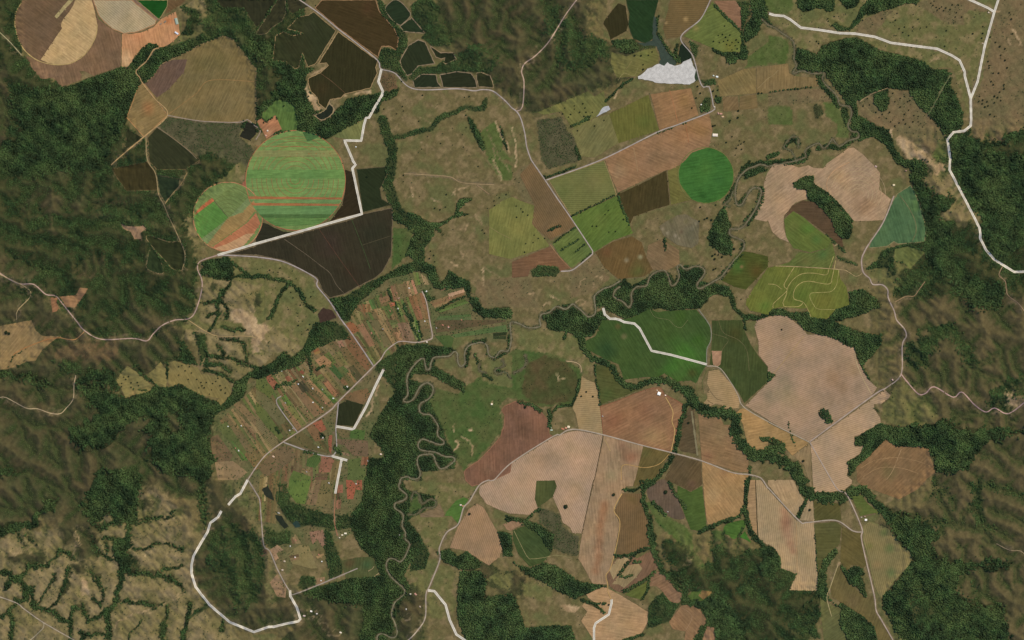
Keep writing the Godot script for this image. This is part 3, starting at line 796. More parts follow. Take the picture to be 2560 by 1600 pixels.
func paint_fields() -> void:
	for f in fields():
		fill(pts(f[4]), FIELD)
	g(2, [2044, 1028, 2058, 1020, 2071, 1025, 2081, 1051, 2081, 1058, 2066, 1059, 2052, 1043])
	g(2, [1341, 800, 1341, 800, 1341, 801])
	g(2, [1920, 928, 1940, 938, 1920, 956])
	g(2, [1857, 101, 1849, 132, 1862, 127])
	g(2, [1597, 1200, 1650, 1197, 1624, 1211, 1605, 1224])
	g(2, [1902, 1095, 1920, 1092, 1936, 1098, 1964, 1110, 1960, 1116, 1936, 1112, 1920, 1104, 1904, 1103])


func paint_lines() -> void:
	for s in strokes:
		stroke(s[0], s[1], s[2])
	for w in rivers():
		stroke(bend(pts(w[2]), 18.0), w[1] + 26.0, 10)
	for r in roads():
		stroke(pts(r[3]), r[2] + 14.0, ROADSIDE)
	for w in rivers():
		stroke(bend(pts(w[2]), 18.0), w[1] + 6.0, RIVERBED)
	for w in waters():
		fill(pts(w[3]), SHORE)


# ---- ground
const EX := 553
const EZ := 361
const SPUR := 34.0
var hill := PackedFloat32Array()
var above := PackedFloat32Array()


# Rain cuts the hills: land rises, streams gather downhill and wear their valleys down; the photographed valley lines stay low.
func erode(rough: PackedFloat32Array, gx: int, gz: int) -> void:
	var seeds := PackedByteArray()
	seeds.resize(EX * EZ)
	var lines := []
	for v in valleys():
		lines.append([pts(v), 12.0])
	for s2 in strokes:
		if s2[2] == 2 or s2[2] == 3:
			lines.append([s2[0], minf(s2[1], 60.0) * 0.5])
	for w in rivers():
		lines.append([pts(w[2]), 14.0])
	for l in lines:
		var p: PackedVector2Array = l[0]
		for i in p.size() - 1:
			var n := int(p[i].distance_to(p[i + 1]) / 9.0) + 1
			for j in n + 1:
				var q := p[i].lerp(p[i + 1], float(j) / n)
				q += Vector2(patch.get_noise_2d(q.x, q.y), patch.get_noise_2d(q.x + 777.0, q.y)) * 30.0
				var c := int((q.x - X0) / 20.0 + 0.5)
				var r := int((q.y - Z0) / 20.0 + 0.5)
				if c > 0 and r > 0 and c < EX - 1 and r < EZ - 1:
					seeds[r * EX + c] = 1
	hill.resize(EX * EZ)
	above.resize(EX * EZ)
	above.fill(12.0)
	var lift := PackedFloat32Array()
	lift.resize(EX * EZ)
	var live := PackedInt32Array()
	for r in EZ:
		for c in EX:
			var i := r * EX + c
			var m: float = rough[mini(gz - 1, r / 4) * gx + mini(gx - 1, c / 4)]
			if m > 0.12 and c > 1 and r > 1 and c < EX - 2 and r < EZ - 2 and not seeds[i]:
				lift[i] = clampf((m - 0.12) * 1.6, 0.05, 1.0) * 5.5
				hill[i] = fine.get_noise_2d(c * 14.0, r * 14.0) * 0.8 + 1.0 + wide.get_noise_2d(c * 20.0, r * 20.0) * 3.0
				live.append(i)
	var near := [1, -1, EX, -EX, EX + 1, EX - 1, -EX + 1, -EX - 1]
	var down := PackedInt32Array()
	down.resize(EX * EZ)
	var area := PackedFloat32Array()
	area.resize(EX * EZ)
	var keys := PackedInt64Array()
	keys.resize(live.size())
	for turn in 26:
		area.fill(1.0)
		for k2 in live.size():
			var i := live[k2]
			var h := hill[i] + lift[i]
			hill[i] = h
			keys[k2] = (int((h + 50.0) * 2000.0) << 20) | i
		for i in live:
			var h := hill[i]
			var best := 0.0
			var to := i
			for j in 4:
				var t := i + (near[j] as int)
				if h - hill[t] > best:
					best = h - hill[t]
					to = t
			for j in range(4, 8):
				var t := i + (near[j] as int)
				if (h - hill[t]) * 0.7071 > best:
					best = (h - hill[t]) * 0.7071
					to = t
			down[i] = to
		keys.sort()
		for k2 in range(keys.size() - 1, -1, -1):
			var i := keys[k2] & 0xFFFFF
			if down[i] != i:
				area[down[i]] += area[i]
		for k2 in keys.size():
			var i := keys[k2] & 0xFFFFF
			var t := down[i]
			if t == i:
				continue
			var f := 0.28 * sqrt(area[i])
			var d := absi(t - i)
			var run := 20.0 if d == 1 or d == EX else 28.28
			hill[i] = minf((hill[i] + f * hill[t]) / (1.0 + f), hill[t] + 0.46 * run)
		if turn % 5 == 4:
			var old := hill.duplicate()
			for i in live:
				hill[i] = old[i] * 0.84 + 0.04 * (old[i + 1] + old[i - 1] + old[i + EX] + old[i - EX])
	for k2 in keys.size():
		var i := keys[k2] & 0xFFFFF
		above[i] = 0.0 if down[i] == i or area[i] > 40.0 else above[down[i]] * (1.0 if lift[down[i]] > 0.0 else 0.0) + maxf(0.0, hill[i] - hill[down[i]])
	for i in live:
		if area[i] > 1.0:
			hill[i] -= minf(3.0, 0.35 * log(area[i]))


func shape_ground() -> void:
	var swell := FastNoiseLite.new()
	swell.seed = 5
	swell.frequency = 1.0 / 3800.0
	swell.fractal_octaves = 2
	# hilliness on a coarse grid, smoothed
	var gx := KX / 10
	var gz := KZ / 10
	var coarse := PackedFloat32Array()
	coarse.resize(gx * gz)
	for r in gz:
		for c in gx:
			var s := 0.0
			for j in 5:
				for i in 5:
					var at := (r * 10 + j * 2) * KX + c * 10 + i * 2
					var what := classes[at]
					var bump: float = cover[what][4]
					s += maxf(bump, 0.8) if hills[at] and what != FIELD and what != RIVERBED and what != SHORE else bump
			coarse[r * gx + c] = s / 25.0
	for pass_ in 2:
		var next := coarse.duplicate()
		for r in range(1, gz - 1):
			for c in range(1, gx - 1):
				var i := r * gx + c
				next[i] = (coarse[i] * 2.0 + coarse[i - 1] + coarse[i + 1] + coarse[i - gx] + coarse[i + gx]) / 6.0
		coarse = next
	erode(coarse, gx, gz)
	ground.resize(NX * NZ)
	gully.resize(NX * NZ)
	relief.resize(NX * NZ)
	for r in NZ:
		var z := Z0 + r * CELL
		var v := clampf(r * CELL / 80.0 - 0.5, 0.0, gz - 1.001)
		var cr := int(v)
		v -= cr
		for c in NX:
			var x := X0 + c * CELL
			var u := clampf(c * CELL / 80.0 - 0.5, 0.0, gx - 1.001)
			var cc := int(u)
			u -= cc
			var i := cr * gx + cc
			var m := lerpf(lerpf(coarse[i], coarse[i + 1], u), lerpf(coarse[i + gx], coarse[i + gx + 1], u), v)
			var edge := minf(minf(c, NX - 1 - c), minf(r, NZ - 1 - r)) / 40.0
			var fade := minf(1.0, edge)
			var h := swell.get_noise_2d(x, z) * 22.0
			var d := 0.0
			var at := r * NX + c
			if m > 0.01:
				var e := (r / 2) * EX + c / 2
				var e2 := e + (1 if c % 2 else 0)
				var e3 := e + (EX if r % 2 else 0)
				var e4 := e3 + (1 if c % 2 else 0)
				h += (hill[e] + hill[e2] + hill[e3] + hill[e4]) * 0.25 + clampf(m, 0.0, 0.8) * 4.5 * fine.get_noise_2d(x * 0.8, z * 0.8)
				d = 1.0 - 2.0 * clampf((above[e] + above[e2] + above[e3] + above[e4]) * 0.25 / SPUR, 0.0, 1.0)
			gully[at] = d
			relief[at] = m
			ground[at] = h * fade
	for w in waters():
		var p := pts(w[3])
		var level := 1e9
		for q in p:
			level = minf(level, height(q.x, q.y))
		var lo := p[0]
		var hi := p[0]
		for q in p:
			lo = lo.min(q)
			hi = hi.max(q)
		for r in range(int((lo.y - 90.0 - Z0) / CELL), int((hi.y + 90.0 - Z0) / CELL) + 1):
			for c in range(int((lo.x - 90.0 - X0) / CELL), int((hi.x + 90.0 - X0) / CELL) + 1):
				if r < 0 or c < 0 or r >= NZ or c >= NX:
					continue
				var q := Vector2(X0 + c * CELL, Z0 + r * CELL)
				var t := 0.0
				if not Geometry2D.is_point_in_polygon(q, p):
					var far := 1e9
					for i in p.size():
						far = minf(far, q.distance_to(Geometry2D.get_closest_point_to_segment(q, p[i], p[(i + 1) % p.size()])))
					t = smoothstep(8.0, 90.0, far)
				ground[r * NX + c] = lerpf(level - 1.0, ground[r * NX + c], t)
		levels.append(level)


var levels := []


func build_ground() -> void:
	var v := PackedVector3Array()
	var n := PackedVector3Array()
	var col := PackedColorArray()
	var uv := PackedVector2Array()
	v.resize(NX * NZ)
	n.resize(NX * NZ)
	col.resize(NX * NZ)
	uv.resize(NX * NZ)
	var tones_a := []
	var tones_b := []
	for c in cover:
		tones_a.append(tone(c[0]))
		tones_b.append(tone(c[1]))
	var green := tone("3c4726")
	var crest := tone("64563a")
	var dry := tone("8f7855")
	var meadow := tone("585f37")
	for r in NZ:
		var z := Z0 + r * CELL
		for c in NX:
			var x := X0 + c * CELL
			var i := r * NX + c
			var hl := ground[i - 1] if c > 0 else ground[i]
			var hr := ground[i + 1] if c < NX - 1 else ground[i]
			var hu := ground[i - NX] if r > 0 else ground[i]
			var hd := ground[i + NX] if r < NZ - 1 else ground[i]
			v[i] = Vector3(x, ground[i], z)
			n[i] = Vector3(hl - hr, 2.0 * CELL, hu - hd).normalized()
			uv[i] = Vector2(x, z) / 300.0
			var f := fine.get_noise_2d(x, z)
			var w := wide.get_noise_2d(x, z)
			var p := patch.get_noise_2d(x, z)
			var loose := 19.0 + 80.0 * clampf(relief[i] - 0.2, 0.0, 0.7)
			var k1 := class_at(x + p * loose + f * 7.0, z + w * loose - f * 7.0)
			var k2 := class_at(x + f * loose, z + p * loose * 1.3)
			var t := clampf(0.5 + w * 0.9 + p * 0.5, 0.0, 1.0)
			var a: Color = (tones_a[k1] as Color).lerp(tones_b[k1], t)
			var b: Color = (tones_a[k2] as Color).lerp(tones_b[k2], t)
			a = a.lerp(b, 0.5)
			if relief[i] > 0.25 and k1 != 2:
				var s := (relief[i] - 0.25) / 0.75
				a = a.lerp(green, s * smoothstep(-0.1, 0.75, gully[i] + p * 0.25) * 0.8)
				a = a.lerp(crest, s * smoothstep(0.0, -0.9, gully[i] + p * 0.4) * (0.22 if k1 == 4 else 0.36))
			elif k1 == 0 or k1 == 6 or k1 == 5:
				a = a.lerp(dry, clampf(p * 1.0 + w * 0.6 + f * 0.25, 0.0, 0.55)).lerp(meadow, clampf(-w * 1.3 - p * 0.5 - 0.05, 0.0, 0.6))
			a *= 1.06 + f * 0.07
			a.a = 1.0
			col[i] = a
	var index := PackedInt32Array()
	index.resize((NX - 1) * (NZ - 1) * 6)
	var j := 0
	for r in NZ - 1:
		for c in NX - 1:
			var i := r * NX + c
			index[j] = i
			index[j + 1] = i + 1
			index[j + 2] = i + NX
			index[j + 3] = i + 1
			index[j + 4] = i + NX + 1
			index[j + 5] = i + NX
			j += 6
	var o := put("ground", mesh_of(v, n, col, uv, index), looks.land, Vector3.ZERO)
	tag(o, "rolling valley floor and dissected brown hills between fields", "", "", "structure")
	# plains on to the horizon
	v = PackedVector3Array()
	n = PackedVector3Array()
	col = PackedColorArray()
	uv = PackedVector2Array()
	index = PackedInt32Array()
	var x1 := X0 + (NX - 1) * CELL
	var z1 := Z0 + (NZ - 1) * CELL
	var xs := [-90000.0, -40000.0, -18000.0, -9000.0, X0, -2000.0, 2000.0, x1, 9000.0, 18000.0, 40000.0, 90000.0]
	var zs := [-90000.0, -40000.0, -18000.0, -8000.0, Z0, 0.0, z1, 8000.0, 18000.0, 40000.0, 90000.0]
	for z: float in zs:
		for x: float in xs:
			v.append(Vector3(x, 0.0, z))
			n.append(Vector3.UP)
			uv.append(Vector2(x, z) / 300.0)
			var t := clampf(0.5 + wide.get_noise_2d(x, z) * 2.0, 0.0, 1.0)
			col.append(tone("71633f").lerp(tone("5a5a38"), t))
	for r in zs.size() - 1:
		for c in xs.size() - 1:
			if xs[c] >= X0 and xs[c + 1] <= x1 and zs[r] >= Z0 and zs[r + 1] <= z1:
				continue
			var i := r * xs.size() + c
			index.append_array([i, i + 1, i + xs.size(), i + 1, i + xs.size() + 1, i + xs.size()])
	o = put("terrain", mesh_of(v, n, col, uv, index), looks.land, Vector3.ZERO)
	tag(o, "wooded brown plains stretching away around the valley", "", "", "structure")


func mesh_of(v: PackedVector3Array, n: PackedVector3Array, col: PackedColorArray, uv: PackedVector2Array, index: PackedInt32Array) -> ArrayMesh:
	var a := []
	a.resize(Mesh.ARRAY_MAX)
	a[Mesh.ARRAY_VERTEX] = v
	a[Mesh.ARRAY_NORMAL] = n
	if col.size():
		a[Mesh.ARRAY_COLOR] = col
	if uv.size():
		a[Mesh.ARRAY_TEX_UV] = uv
	a[Mesh.ARRAY_INDEX] = index
	var m := ArrayMesh.new()
	m.add_surface_from_arrays(Mesh.PRIMITIVE_TRIANGLES, a)
	return m


func slope(x: float, z: float) -> Vector3:
	return Vector3(height(x - 10.0, z) - height(x + 10.0, z), 20.0, height(x, z - 10.0) - height(x, z + 10.0)).normalized()


# ---- fields: a polygon laid on the ground cell by cell, cut cleanly along its outline
func wobble(p: PackedVector2Array, by: float) -> PackedVector2Array:
	var out := PackedVector2Array()
	for i in p.size():
		var a := p[i]
		var b := p[(i + 1) % p.size()]
		var d := b - a
		var steps := maxi(1, int(d.length() / 22.0))
		var side := d.orthogonal().normalized()
		for s in steps:
			var q := a.lerp(b, float(s) / steps)
			out.append(q + side * fine.get_noise_2d(q.x * 0.9, q.y * 0.9 + 900.0) * by)
	return out


func bend(p: PackedVector2Array, step: float, closed := false) -> PackedVector2Array:
	var out := PackedVector2Array()
	var n := p.size()
	for i in (n if closed else n - 1):
		var a := p[(i - 1 + n) % n] if closed or i > 0 else p[0]
		var b := p[i]
		var c := p[(i + 1) % n]
		var d := p[(i + 2) % n] if closed or i + 2 < n else p[n - 1]
		var steps := maxi(1, int(b.distance_to(c) / step))
		for s in steps:
			out.append(b.cubic_interpolate(c, a, d, float(s) / steps))
	if not closed:
		out.append(p[n - 1])
	return out


func drape(p: PackedVector2Array, hex: String, lift: float, angle: float, amp: float, stains: Array, origin: Vector2, tile: float) -> ArrayMesh:
	var lo := p[0]
	var hi := p[0]
	for q in p:
		lo = lo.min(q)
		hi = hi.max(q)
	var c0 := int(floor((lo.x - X0) / CELL))
	var r0 := int(floor((lo.y - Z0) / CELL))
	var w := int(floor((hi.x - X0) / CELL)) - c0 + 2
	var h := int(floor((hi.y - Z0) / CELL)) - r0 + 2
	var inside := PackedByteArray()
	inside.resize(w * h)
	for r in h:
		var z := Z0 + (r0 + r) * CELL + 0.001
		var xs := []
		for i in p.size():
			var a := p[i]
			var b := p[(i + 1) % p.size()]
			if (a.y > z) != (b.y > z):
				xs.append(a.x + (z - a.y) / (b.y - a.y) * (b.x - a.x))
		xs.sort()
		for s in range(0, xs.size() - 1, 2):
			for c in range(maxi(0, int(ceil((xs[s] - X0) / CELL)) - c0), mini(w - 1, int(floor((xs[s + 1] - X0) / CELL)) - c0) + 1):
				inside[r * w + c] = 1
	var cut := PackedByteArray()
	cut.resize(w * h)
	for i in p.size():
		var a := p[i]
		var b := p[(i + 1) % p.size()]
		var steps := int(a.distance_to(b) / 2.5) + 1
		for s in steps + 1:
			var q := a.lerp(b, float(s) / steps)
			cut[(int(floor((q.y - Z0) / CELL)) - r0) * w + int(floor((q.x - X0) / CELL)) - c0] = 1
	var v := PackedVector3Array()
	var n := PackedVector3Array()
	var col := PackedColorArray()
	var uv := PackedVector2Array()
	var index := PackedInt32Array()
	var known := PackedInt32Array()
	known.resize(w * h)
	known.fill(-1)
	var base := tone(hex)
	var turn := deg_to_rad(angle)
	var blots := []
	for s in stains:
		blots.append([Vector2((s[0] - 1280.0) * MU, (s[1] - 800.0) * MU), s[2] * MU, tone(s[3]), s[4]])
	var add := func(q: Vector2) -> int:
		v.append(Vector3(q.x - origin.x, height(q.x, q.y) + lift, q.y - origin.y))
		n.append(slope(q.x, q.y))
		uv.append(q.rotated(turn) / tile)
		var k := base
		var f := fine.get_noise_2d(q.x + 300.0, q.y)
		var m := patch.get_noise_2d(q.x * 0.7, q.y * 0.7)
		var big := wide.get_noise_2d(q.x, q.y + 5000.0)
		for s in blots:
			var d: float = q.distance_to(s[0]) / s[1] + m * 0.35
			if d < 1.25:
				k = k.lerp(s[2], 0.85 * s[3] * smoothstep(1.25, -0.1, d))
		k = Color(k.r * (1.0 + amp * (0.045 * f + 0.05 * m + 0.07 * big)), k.g * (1.0 + amp * (0.045 * f + 0.04 * m + 0.045 * big)), k.b * (1.0 + amp * (0.045 * f + 0.05 * m + 0.02 * big)))
		k *= 1.06
		k.a = 1.0
		col.append(k)
		return v.size() - 1
	for r in h - 1:
		for c in w - 1:
			var i := r * w + c
			if cut[i]:
				var x := X0 + (c0 + c) * CELL
				var z := Z0 + (r0 + r) * CELL
				for half in 2:
					var cell := PackedVector2Array([Vector2(x, z), Vector2(x + CELL, z), Vector2(x, z + CELL)]) if half == 0 else PackedVector2Array([Vector2(x + CELL, z), Vector2(x + CELL, z + CELL), Vector2(x, z + CELL)])
					for piece in Geometry2D.intersect_polygons(cell, p):
						var tri := Geometry2D.triangulate_polygon(piece)
						var ids := []
						for q in piece:
							ids.append(add.call(q))
						for t in range(0, tri.size(), 3):
							var a: Vector2 = piece[tri[t]]
							var turned := (piece[tri[t + 1]] - a).cross(piece[tri[t + 2]] - a) > 0.0
							index.append_array([ids[tri[t]], ids[tri[t + 1 if turned else t + 2]], ids[tri[t + 2 if turned else t + 1]]])
			elif inside[i]:
				for s in 4:
					var at := i + (s & 1) + (s >> 1) * w
					if known[at] < 0:
						known[at] = add.call(Vector2(X0 + (c0 + c + (s & 1)) * CELL, Z0 + (r0 + r + (s >> 1)) * CELL))
				index.append_array([known[i], known[i + 1], known[i + w], known[i + 1], known[i + w + 1], known[i + w]])
	if index.is_empty():
		return null
	return mesh_of(v, n, col, uv, index)


func ribbon(p: PackedVector2Array, width: float, lift: float, hex: String, origin: Vector2, closed := false, sunk := true, vary := 0.0) -> ArrayMesh:
	var v := PackedVector3Array()
	var n := PackedVector3Array()
	var col := PackedColorArray()
	var uv := PackedVector2Array()
	var index := PackedInt32Array()
	var base := tone(hex)
	var shape := [-0.62, -0.5, 0.0, 0.5, 0.62] if sunk else [-0.5, 0.0, 0.5]
	var m := shape.size()
	var run := 0.0
	var count := p.size()
	for i in count:
		var a := p[(i - 1 + count) % count] if closed or i > 0 else p[0]
		var b := p[(i + 1) % count] if closed or i < count - 1 else p[count - 1]
		var side := (b - a).orthogonal().normalized()
		if i > 0:
			run += p[i].distance_to(p[i - 1])
		var wd := width * (1.0 + vary * fine.get_noise_2d(p[i].x, p[i].y))
		for s in m:
			var q: Vector2 = p[i] + side * (shape[s] * wd)
			var y := height(q.x, q.y) + lift
			if sunk and absf(shape[s]) > 0.55:
				y -= lift + 0.6
			v.append(Vector3(q.x - origin.x, y, q.y - origin.y))
			n.append(slope(q.x, q.y))
			uv.append(Vector2(shape[s] * width, run) / 40.0)
			var k := base * (1.06 + 0.09 * fine.get_noise_2d(q.x, q.y) + 0.07 * patch.get_noise_2d(q.x, q.y))
			k.a = 1.0
			col.append(k)
	for i in (count if closed else count - 1):
		for s in m - 1:
			var a := i * m + s
			var b := ((i + 1) % count) * m + s
			index.append_array([a, a + 1, b, a + 1, b + 1, b])
	return mesh_of(v, n, col, uv, index)


func build_fields() -> void:
	for f in fields():
		field(f[0], f[1], f[2], f[3], f[4], f[5])
	for b in blocks():
		var centre := Vector2.ZERO
		for p in b[1]:
			centre += mid(pts(p[1])) / b[1].size()
		var root := Node3D.new()
		root.name = numbered("smallholding")
		root.position = Vector3(centre.x, 0, centre.y)
		add_child(root)
		tag(root, b[0], "smallholding", "smallholding blocks along the village road", "thing")
		var at := 0
		for p in b[1]:
			var q := wobble(pts(p[1]), 2.5)
			var d := q[int(q.size() / 4.0)] - q[0]
			var m := drape(q, p[0], b[2] + (at % 9) * 0.06, rad_to_deg(-d.angle()) + 90.0, 1.3, [], centre, 68.0)
			at += 1
			if m:
				put("plot", m, looks.rows if at % 5 == 0 else looks.plain, Vector3.ZERO, root)


func field(called: String, label: String, category: String, hex: String, a: Array, opt: Dictionary) -> void:
	var raw := pts(a)
	var p := bend(raw, 24.0, true) if opt.get("smooth", 0) else wobble(raw, 4.0)
	if a.size() > 90:
		p = raw
	var centre := mid(raw)
	layer += 1
	var lift := 0.7 + (layer % 9) * 0.07
	var rows: bool = opt.has("rows")
	var m := drape(p, hex, lift, -opt.get("rows", layer * 37.0), opt.get("amp", 1.0) * 1.25, opt.get("stains", []), centre, 78.0 if rows else 300.0)
	var o := put(called, m, looks.rows if rows else looks.plain, Vector3(centre.x, 0, centre.y))
	tag(o, label, category, "", "thing")
	lift += 0.75
	for s in opt.get("strips", []):
		lift += 0.08
		var clip := Geometry2D.intersect_polygons(wobble(pts(s[2]), 3.0), p)
		for piece in clip:
			var sm := drape(piece, s[1], lift, -opt.get("rows", layer * 37.0), 1.2, [], centre, 260.0)
			if sm:
				put(s[0], sm, looks.plain, Vector3.ZERO, o)
	if opt.has("edge"):
		var rim := p.duplicate()
		rim = bend(rim, 40.0, true) if rim.size() < 12 else rim
		put("field_margin", ribbon(rim, 7.5, 1.75, opt.edge, centre, true, false, 0.5), looks.road, Vector3.ZERO, o)
	for l in opt.get("lines", []):
		put(l[0], ribbon(bend(pts(l[3]), 20.0), l[2] * MU, 2.0, l[1], centre, false, false, 0.4), looks.road, Vector3.ZERO, o)


func build_roads() -> void:
	var at := 0
	for r in roads():
		var p := pts(r[3])
		p = bend(p, 20.0) if r[6] else tidy(p)
		var c := mid(p)
		at += 1
		var lift := 2.2 + (at % 12) * 0.12
		var o := put(r[0], ribbon(p, r[2], lift, r[4], c, false, true, 0.12), looks.road, Vector3(c.x, 0, c.y))
		tag(o, r[1], "", "", "structure")
		if r[5]:
			for s in [-1.0, 1.0]:
				put("verge", ribbon(beside(p, s * r[2] * 0.41), r[2] * 0.2, lift + 0.5, r[5], c, false, false), looks.road, Vector3.ZERO, o)


func tidy(p: PackedVector2Array) -> PackedVector2Array:
	var out := PackedVector2Array()
	for i in p.size() - 1:
		var n := maxi(1, int(p[i].distance_to(p[i + 1]) / 20.0))
		for s in n:
			out.append(p[i].lerp(p[i + 1], float(s) / n))
	out.append(p[p.size() - 1])
	return out


func beside(p: PackedVector2Array, by: float) -> PackedVector2Array:
	var out := PackedVector2Array()
	for i in p.size():
		var d := p[mini(i + 1, p.size() - 1)] - p[maxi(i - 1, 0)]
		out.append(p[i] - d.orthogonal().normalized() * -by)
	return out


func build_waters() -> void:
	var at := 0
	for w in waters():
		var p := PackedVector2Array()
		for piece in Geometry2D.offset_polygon(wobble(pts(w[3]), 9.0), 1.0):
			if piece.size() > p.size():
				p = piece
		var c := mid(p)
		var v := PackedVector3Array()
		var n := PackedVector3Array()
		for q in p:
			v.append(Vector3(q.x - c.x, 0, q.y - c.y))
			n.append(Vector3.UP)
		var tri := Geometry2D.triangulate_polygon(p)
		var index := PackedInt32Array()
		for t in range(0, tri.size(), 3):
			var turned := (p[tri[t + 1]] - p[tri[t]]).cross(p[tri[t + 2]] - p[tri[t]]) > 0.0
			index.append_array([tri[t], tri[t + 1 if turned else t + 2], tri[t + 2 if turned else t + 1]])
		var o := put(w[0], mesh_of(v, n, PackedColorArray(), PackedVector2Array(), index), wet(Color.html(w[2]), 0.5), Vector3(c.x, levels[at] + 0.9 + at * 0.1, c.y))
		tag(o, w[1], "", "", "structure")
		at += 1
	for r in rivers():
		var p := bend(pts(r[2]), 14.0)
		var c := mid(p)
		var o := put("river", ribbon(p, r[1], 1.2, r[3], c, false, true, 0.5), looks.road, Vector3(c.x, 0, c.y))
		tag(o, r[0], "", "", "structure")


# ---- buildings
func build_buildings() -> void:
	for b in buildings():
		var x: float = (b[2] - 1280.0) * MU
		var z: float = (b[3] - 800.0) * MU
		var root := Node3D.new()
		root.name = numbered(b[0])
		root.position = Vector3(x, height(x, z) + 0.4, z)
		root.rotation_degrees.y = -b[6]
		add_child(root)
		tag(root, b[1], b[0])
		var l: float = b[4]
		var w: float = b[5]
		var h: float = b[9]
		var wall := BoxMesh.new()
		wall.size = Vector3(l, h + 3.0, w)
		put("wall", wall, paint_of(b[8]), Vector3(0, h * 0.5 - 1.5, 0), root)
		var st := SurfaceTool.new()
		st.begin(Mesh.PRIMITIVE_TRIANGLES)
		var e := 0.8
		var top := h + w * 0.16
		for s in [-1.0, 1.0]:
			var a := Vector3(-l * 0.5 - e, h - 0.1, s * (w * 0.5 + e))
			var b2 := Vector3(l * 0.5 + e, h - 0.1, s * (w * 0.5 + e))
			var c := Vector3(l * 0.5 + e, top, 0)
			var d := Vector3(-l * 0.5 - e, top, 0)
			for q in ([a, d, c, a, c, b2] if s < 0.0 else [a, b2, c, a, c, d]):
				st.add_vertex(q)
			var g1 := Vector3(s * l * 0.5, h, -w * 0.5)
			var g2 := Vector3(s * l * 0.5, h, w * 0.5)
			var g3 := Vector3(s * l * 0.5, top - 0.1, 0)
			for q in ([g1, g2, g3] if s < 0.0 else [g1, g3, g2]):
				st.add_vertex(q)
		st.generate_normals()
		put("roof", st.commit(), paint_of(b[7]), Vector3.ZERO, root)
		var door := BoxMesh.new()
		door.size = Vector3(minf(l * 0.3, 4.0), h * 0.7, 0.3)
		put("door", door, paint_of("4a4036"), Vector3(0, h * 0.35, w * 0.5 + 0.12), root)


func paint_of(hex: String) -> StandardMaterial3D:
	if not looks.has(hex):
		var m := StandardMaterial3D.new()
		m.albedo_color = tone(hex)
		m.roughness = 0.85
		looks[hex] = m
	return looks[hex]


# ---- trees
func crown(seed_: int, leaves: int, tall: float) -> ArrayMesh:
	var r := RandomNumberGenerator.new()
	r.seed = seed_
	var st := SurfaceTool.new()
	st.begin(Mesh.PRIMITIVE_TRIANGLES)
	var rings := []
	var seg := 7
	for k2 in 3:
		var ring := []
		var rad: float = [0.72, 0.98, 0.6][k2]
		var y: float = [0.28, 0.55, 0.86][k2]
		for s in seg:
			var an := TAU * (s + k2 * 0.5) / seg
			var q := rad * r.randf_range(0.74, 1.12)
			ring.append(Vector3(cos(an) * q, y * tall * r.randf_range(0.9, 1.1), sin(an) * q))
		rings.append(ring)
	var tip := Vector3(r.randf_range(-0.2, 0.2), tall * 1.02, r.randf_range(-0.2, 0.2))
	for k2 in 2:
		for s in seg:
			var a: Vector3 = rings[k2][s]
			var b: Vector3 = rings[k2][(s + 1) % seg]
			var c: Vector3 = rings[k2 + 1][s]
			var d: Vector3 = rings[k2 + 1][(s + 1) % seg]
			for q in [a, c, b, b, c, d]:
				st.add_vertex(q)
	for s in seg:
		for q in [rings[2][s], tip, rings[2][(s + 1) % seg]]:
			st.add_vertex(q)
	for i in leaves:
		var an := r.randf() * TAU
		var up := r.randf_range(0.15, 1.0)
		var out := Vector3(cos(an) * sqrt(1.0 - up * up * 0.9), 0.0, sin(an) * sqrt(1.0 - up * up * 0.9)) * r.randf_range(0.9, 1.12)
		out.y = tall * (0.35 + 0.7 * up) * r.randf_range(0.92, 1.1)
		var u := Vector3(r.randf_range(-1, 1), r.randf_range(-0.5, 0.5), r.randf_range(-1, 1)).normalized() * 0.3
		var w := Vector3(r.randf_range(-1, 1), r.randf_range(-0.6, 0.6), r.randf_range(-1, 1)).normalized() * 0.26
		for q in [out - u, out + w, out + u, out - u, out + u, out - w]:
			st.add_vertex(q)
	st.generate_normals()
	return st.commit()


func trunk() -> ArrayMesh:
	var st := SurfaceTool.new()
	st.begin(Mesh.PRIMITIVE_TRIANGLES)
	var limbs := [[Vector3.ZERO, Vector3(0, 0.75, 0), 0.10, 0.05], [Vector3(0, 0.35, 0), Vector3(0.5, 0.8, 0.2), 0.05, 0.02], [Vector3(0, 0.4, 0), Vector3(-0.45, 0.8, 0.25), 0.05, 0.02], [Vector3(0, 0.45, 0), Vector3(0.05, 0.9, -0.5), 0.05, 0.02]]
	for l in limbs:
		var a: Vector3 = l[0]
		var b: Vector3 = l[1]
		for s in 5:
			var t0 := TAU * s / 5.0
			var t1 := TAU * (s + 1) / 5.0
			var d0 := Vector3(cos(t0), 0, sin(t0))
			var d1 := Vector3(cos(t1), 0, sin(t1))
			var ra: float = l[2]
			var rb: float = l[3]
			for q in [a + d0 * ra, b + d0 * rb, a + d1 * ra, a + d1 * ra, b + d0 * rb, b + d1 * rb]:
				st.add_vertex(q)
	st.generate_normals()
	return st.commit()


